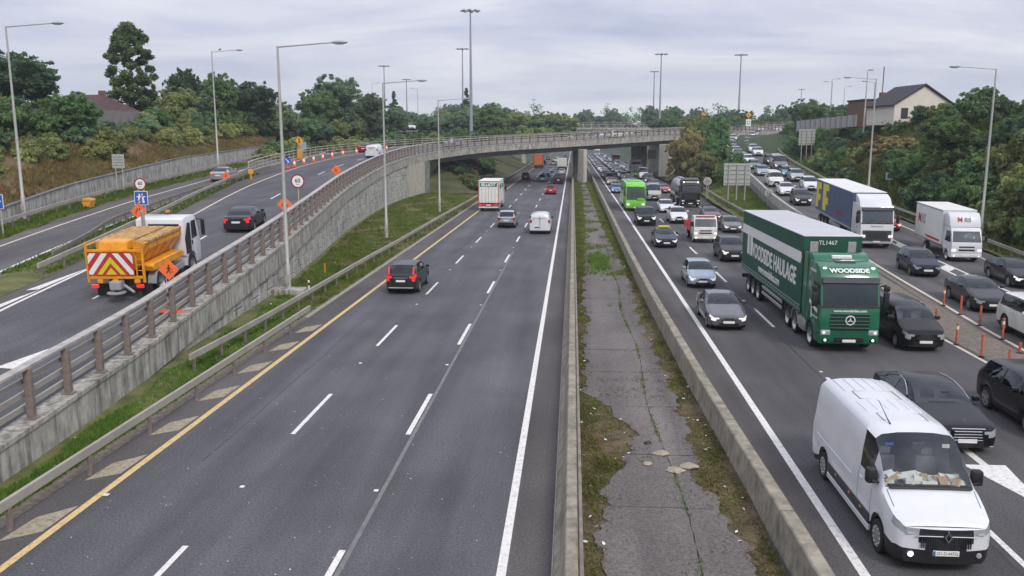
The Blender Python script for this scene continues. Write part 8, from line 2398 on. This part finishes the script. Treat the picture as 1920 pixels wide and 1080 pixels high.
# belt of trees beyond the second bridge
for k in range(64):
    x = -150 + k * 6.3 + VG.uniform(-2, 2); y = 330 + VG.uniform(0, 70) + (20 if abs(x) < 20 else 0)
    if abs(x - 4) < 24: y += 70
    kd = 'conif' if VG.random() < .15 else 'broad'; h = VG.uniform(8, 15)
    lf = VG.choice(['leaf_dark', 'leaf_blue', 'leaf_blue', 'leaf_green'])
    plant(kd, x, y, 9.2, h, VG.uniform(8, 12), lf, lfw[lf] + (' low' if h < 10 else ' mid-height' if h < 12.5 else ' tall') + (' conifer' if kd == 'conif' else ' tree') + ' on the skyline ' + ('above the ramp trees' if x < -40 else 'above the far bridge' if x < 35 else 'above the slip queue' if x < 110 else 'behind the cream house'), 'skyline trees ' + lfw[lf])
for k in range(26):
    x = 56 + k * 4.6 + VG.uniform(-2, 2); y = 275 + VG.uniform(0, 45)
    lf = VG.choice(['leaf_dark', 'leaf_blue', 'leaf_green'])
    plant('broad', x, y, 9.8, VG.uniform(5, 8.5), VG.uniform(7, 10), lf, lfw[lf] + ' tree behind the head of the slip queue', 'trees behind the slip queue ' + lfw[lf])
for k in range(14):
    x = 24 + VG.uniform(0, 26); y = 226 + k * 3.5
    lf = VG.choice(['leaf_blue', 'leaf_olive', 'leaf_green'])
    if abs(y - 232) < 14 and x > 30: x -= 8
    plant('broad', x, y + 20, 8.8, VG.uniform(4.5, 7), VG.uniform(6, 8), lf, lfw[lf] + ' tree between the flyover end and the far bridge', 'trees by the far bridge ' + lfw[lf])
# woodland mass closing the horizon
g = random.Random(77); cl = []
for k in range(520):
    x = g.uniform(-700, 900); y = g.uniform(430, 640)
    if abs(x - 4) < 16 and y < 560: continue
    h = g.uniform(9, 18)
    for j in range(6):
        cl.append((x + g.uniform(-4, 4), y + g.uniform(-3, 3), 9.5 + h * g.uniform(.15, .95), g.uniform(1.8, 3.4)))
o = link('woodland', leaf_mesh('woodland', cl, 110000, .95, 'leaf_blue', 4)); tag(o, 'far dark green woodland closing the horizon', 'woodland', kind='stuff')

# ---------------------------------------------------------------- grass, litter
def tufts(name, pts, hmin, hmax, wid, m_, seed, label, cat='grass', blades=3):
    g = np.random.default_rng(seed); P = np.array(pts, float); n = len(P)
    P = np.repeat(P, blades, 0); N = len(P)
    P[:, :2] += g.normal(size=(N, 2)) * .03
    a = g.random(N) * 6.283; h = hmin + (hmax - hmin) * g.random(N) ** 1.6; w = wid * (.6 + .8 * g.random(N))
    lean = g.normal(size=(N, 2)) * .45 * h[:, None]
    t = np.stack([np.cos(a), np.sin(a)], 1) * w[:, None] / 2
    v = np.zeros((N, 3, 3)); v[:, 0, :2] = P[:, :2] - t; v[:, 1, :2] = P[:, :2] + t; v[:, 2, :2] = P[:, :2] + lean
    v[:, 0, 2] = v[:, 1, 2] = P[:, 2] - .02; v[:, 2, 2] = P[:, 2] + h
    o = link(name, raw_mesh(name, v.reshape(-1, 3), np.arange(3 * N).reshape(-1, 3), m_)); tag(o, label, cat, kind='stuff')
    return o
G = np.random.default_rng(9)
def scatter(n, y0, y1, xf0, xf1, zf, keep=None, power=1.0):
    out = []
    ys = y0 + (y1 - y0) * G.random(n) ** power; ts = G.random(n)
    for y, t in zip(ys, ts):
        a, b = xf0(y), xf1(y); x = a + (b - a) * t
        if keep and not keep(x, y, t): continue
        out.append((x, y, zf(x, y, t)))
    return out
def rx(y): return float(np.interp(y, RAMP[:, 1], RAMP[:, 0]))
def patch(x, y, s=1.0): return math.sin(x * 1.7 * s + 1.3 * math.sin(y * .6 * s)) + math.sin(y * .9 * s + 2.1 * math.sin(x * .8 * s))
vz = lambda x, y, t: .30 * (1 - t) + .055 * t
tufts('grass', scatter(17000, 14, 60, lambda y: rx(y) + .3, lambda y: -13.4, vz, lambda x, y, t: t > .12 + .1 * math.sin(y), 1.5), .05, .17, .035, 'grass_fresh', 1, 'fresh green grass along the foot of the retaining wall')
tufts('grass', scatter(26000, 45, 138, lambda y: rx(y) + .3, lambda y: -13.4, vz, lambda x, y, t: patch(x, y, .6) > -1.2), .06, .20, .08, 'grass_blade', 2, 'mown green grass on the wide verge before the flyover')
tufts('grass', scatter(9000, 40, 138, lambda y: rx(y) + .3, lambda y: -13.4, vz, lambda x, y, t: patch(x, y, .6) < -.3 or t > .85), .06, .2, .08, 'grass_dry', 3, 'dry straw coloured grass patches on the wide verge')
def off_slab(x, y): return x < ix(ML, y) + .02 + .10 * math.sin(y * 2.3) or x > ix(MR, y) - .02 - .10 * math.sin(y * 1.9)
md = lambda x, y, t: .045
tufts('grass', scatter(30000, 10, 60, lambda y: .32, lambda y: 4.5, md, lambda x, y, t: off_slab(x, y) and patch(x, y) > -.4, 1.6), .03, .10, .03, 'grass_blade', 4, 'short weedy grass on both edges of the median')
tufts('grass', scatter(14000, 10, 60, lambda y: .32, lambda y: 4.5, md, lambda x, y, t: off_slab(x, y) and patch(x, y, 1.3) > .5, 1.6), .03, .09, .03, 'grass_fresh', 5, 'bright moss and weeds at the median slab edge')
tufts('grass', scatter(16000, 10, 60, lambda y: .32, lambda y: 4.5, md, lambda x, y, t: off_slab(x, y) and patch(x, y, .8) < .6, 1.6), .02, .08, .03, 'grass_dry', 6, 'withered brown grass on the median')
tufts('grass', scatter(22000, 55, 175, lambda y: .4, lambda y: 4.1, md, lambda x, y, t: off_slab(x, y) or patch(x, y) > .2), .05, .22, .08, 'grass_blade', 7, 'weeds overgrowing the far part of the median')
tufts('grass', scatter(9000, 55, 175, lambda y: .4, lambda y: 4.1, md, lambda x, y, t: off_slab(x, y) or patch(x, y, 1.4) > .8), .05, .18, .08, 'grass_dry', 8, 'dry weeds in the far part of the median')
tufts('grass', [(2.0 + G.normal() * .35, 61 + G.normal() * 2.2, .05) for _ in range(900)], .1, .4, .08, 'grass_fresh', 9, 'leafy green weed clump on the median slab')
tufts('grass', [(2.72 + .12 * math.sin(y * .4) + G.normal() * .03, y, .09) for y in G.uniform(10, 70, 1500) if math.sin(y * 1.3) > -.2], .02, .08, .03, 'grass_blade', 30, 'weeds sprouting from the lengthwise crack of the median slab')
tufts('grass', scatter(5000, 12, 60, lambda y: ix(ML, y), lambda y: ix(MR, y), lambda x, y, t: .09, lambda x, y, t: patch(x, y, 1.9) > 1.55 or (min(t, 1 - t) < .10 and patch(x, y, 2.6) > .2)), .015, .06, .03, 'grass_blade', 31, 'moss and weeds creeping over the median slab')
def leaves(name, pts, size, m_, seed, label, cat):
    g = np.random.default_rng(seed); P = np.array(pts, float); n = len(P)
    a = g.random(n) * 6.283; s = size * (.5 + g.random(n)); tz = g.normal(size=n) * .25
    u = np.stack([np.cos(a), np.sin(a), tz], 1) * s[:, None]; w = np.stack([-np.sin(a), np.cos(a), g.normal(size=n) * .25], 1) * (s * .6)[:, None]
    P[:, 2] += .03
    v = np.stack([P - u, P - w, P + u, P + w], 1).reshape(-1, 3)
    o = link(name, raw_mesh(name, v, np.arange(4 * n).reshape(-1, 4), m_)); tag(o, label, cat, kind='stuff')
leaves('leaf_litter', scatter(34000, 10, 70, lambda y: .32, lambda y: 4.5, lambda x, y, t: .06, lambda x, y, t: off_slab(x, y), 1.7), .028, 'litter_leaf', 10, 'brown fallen leaves scattered on the median', 'leaf litter')
leaves('litter', scatter(420, 12, 110, lambda y: .34, lambda y: 4.4, lambda x, y, t: .07, lambda x, y, t: off_slab(x, y), 1.5), .05, 'litter_white', 11, 'small white litter scraps on the median', 'litter')
leaves('litter', scatter(90, 14, 60, lambda y: rx(y) + .3, lambda y: -13.3, vz, None, 1.5), .05, 'litter_white', 12, 'white litter scraps along the verge', 'litter')
leaves('grit', [(x, y, -.02) for x, y in zip(G.uniform(-11.5, -1.5, 420), 14 + 45 * G.random(420) ** 1.6)], .016, 'litter_white', 13, 'pale grit specks on the carriageway', 'grit')
leaves('leaf_litter', scatter(3500, 12, 60, lambda y: ix(ML, y), lambda y: ix(MR, y), lambda x, y, t: .07, lambda x, y, t: patch(x, y, 1.4) > .9, 1.4), .022, 'soil', 32, 'dark dirt flecks on the median slab', 'dirt')
leaves('rubble', [(1.0 + 2.3 * G.random(), c + G.normal() * .18, .075) for c in (28.6, 30.6, 35.2, 29.4) for _ in range(110)], .03, 'soil', 14, 'dark broken asphalt crumbs across the median slab', 'rubble')
for k, (x, y, r) in enumerate(((2.62, 23.2, .26), (2.15, 22.4, .17), (2.85, 22.0, .30), (3.25, 22.3, .28), (2.3, 24.0, .12))):
    bm = bmesh.new(); bmesh.ops.create_icosphere(bm, subdivisions=2, radius=1)
    gg = random.Random(k)
    for v in bm.verts: v.co = (v.co.x * r * gg.uniform(.6, 1.15), v.co.y * r * .8 * gg.uniform(.6, 1.15), v.co.z * .07 * gg.uniform(.5, 1.3))
    mb = MB(); mb.bm(bm); o = mb.build('stone', 'stone_pale' if k != 4 else 'trim', None, 60); o.location = (x, y, .105)
    tag(o, ['flat pale mortar lump on the median slab', 'smaller pale lump beside the flat mortar lump', 'wide pale slab lump at the crack in the median', 'pale lump at the grass edge of the median slab', 'dark rag lying on the median slab'][k], 'stone' if k < 4 else 'rag')
# rough grass on the banks
tufts('grass', scatter(26000, 40, 134, lambda y: wall_x(y) - .3, lambda y: fence_x(y), lambda x, y, t: bank_z(y, 1 - t), None), .15, .55, .12, 'grass_dry', 15, 'long dry brown grass on the left bank')
tufts('grass', scatter(9000, 40, 134, lambda y: wall_x(y) - .3, lambda y: fence_x(y), lambda x, y, t: bank_z(y, 1 - t), lambda x, y, t: patch(x, y, .4) > .2), .15, .5, .12, 'grass_blade', 16, 'green tufts among the dry grass of the left bank')
tufts('grass', scatter(16000, 64, 176, lambda y: ix(GRX, y) - .3, lambda y: slx(y) - 1.1, lambda x, y, t: .04 * (1 - t) + wfoot(y) * t, None), .15, .5, .10, 'grass_blade', 17, 'long green grass on the bank under the big sign')
tufts('grass', scatter(6000, 64, 176, lambda y: ix(GRX, y) - .3, lambda y: slx(y) - 1.1, lambda x, y, t: .04 * (1 - t) + wfoot(y) * t, lambda x, y, t: patch(x, y, .5) > .3), .15, .5, .10, 'grass_dry', 18, 'dry grass patches on the bank under the big sign')
tufts('grass', scatter(20000, 20, 180, lambda y: guard_rx(y) + .1, lambda y: guard_rx(y) + 4.5, lambda x, y, t: slz(y) + .25 * t + (t > .5) * (t - .5) * 1.9, None), .12, .5, .11, 'grass_blade', 19, 'rough grass along the foot of the right bank')
tufts('grass', scatter(9000, 40, 95, lambda y: ix(SLW, y) + .4, lambda y: rx(y) - off_guard(y) - .0, lambda x, y, t: zr(y) + .05, None), .08, .28, .09, 'grass_fresh', 20, 'green grass strip between ramp and slip road')
tufts('grass', scatter(8000, 40, 110, lambda y: ix(LBX, y) + 1.2, lambda y: ix(LBX, y) - 1.1, lambda x, y, t: zr(y) + .05, None), .08, .3, .09, 'grass_fresh', 21, 'green grass strip under the guard rail by the low wall')

tufts('grass', scatter(16000, 24, 175, lambda y: guard_rx(y) + 2.2, lambda y: guard_rx(y) + 12.5, lambda x, y, t: (slz(y) + .25) * (1 - t) + rtop(y) * t, None), .3, .9, .2, 'grass_blade', 40, 'tall rank grass between the bushes of the right bank')
tufts('grass', scatter(6000, 24, 175, lambda y: guard_rx(y) + 2.2, lambda y: guard_rx(y) + 12.5, lambda x, y, t: (slz(y) + .25) * (1 - t) + rtop(y) * t, lambda x, y, t: patch(x, y, .3) > .3), .3, .9, .2, 'grass_dry', 41, 'dry stalks between the bushes of the right bank')
# ---------------------------------------------------------------- thin late-summer haze
hz = MB().box(-900, 1100, -60, 1000, -2.0, 70).build('haze', None)
hz['kind'] = 'stuff'; hz['label'] = 'thin even summer haze over the junction'; hz['category'] = 'haze'
hm = bpy.data.materials.new('haze'); hm.use_nodes = True
hm.node_tree.nodes.clear()
ho = hm.node_tree.nodes.new('ShaderNodeOutputMaterial'); hv = hm.node_tree.nodes.new('ShaderNodeVolumePrincipled')
hv.inputs['Color'].default_value = (0.82, 0.88, 0.95, 1); hv.inputs['Density'].default_value = 0.00034; hv.inputs['Anisotropy'].default_value = 0.2
hm.node_tree.links.new(hv.outputs[0], ho.inputs['Volume'])
hz.data.materials.append(hm)
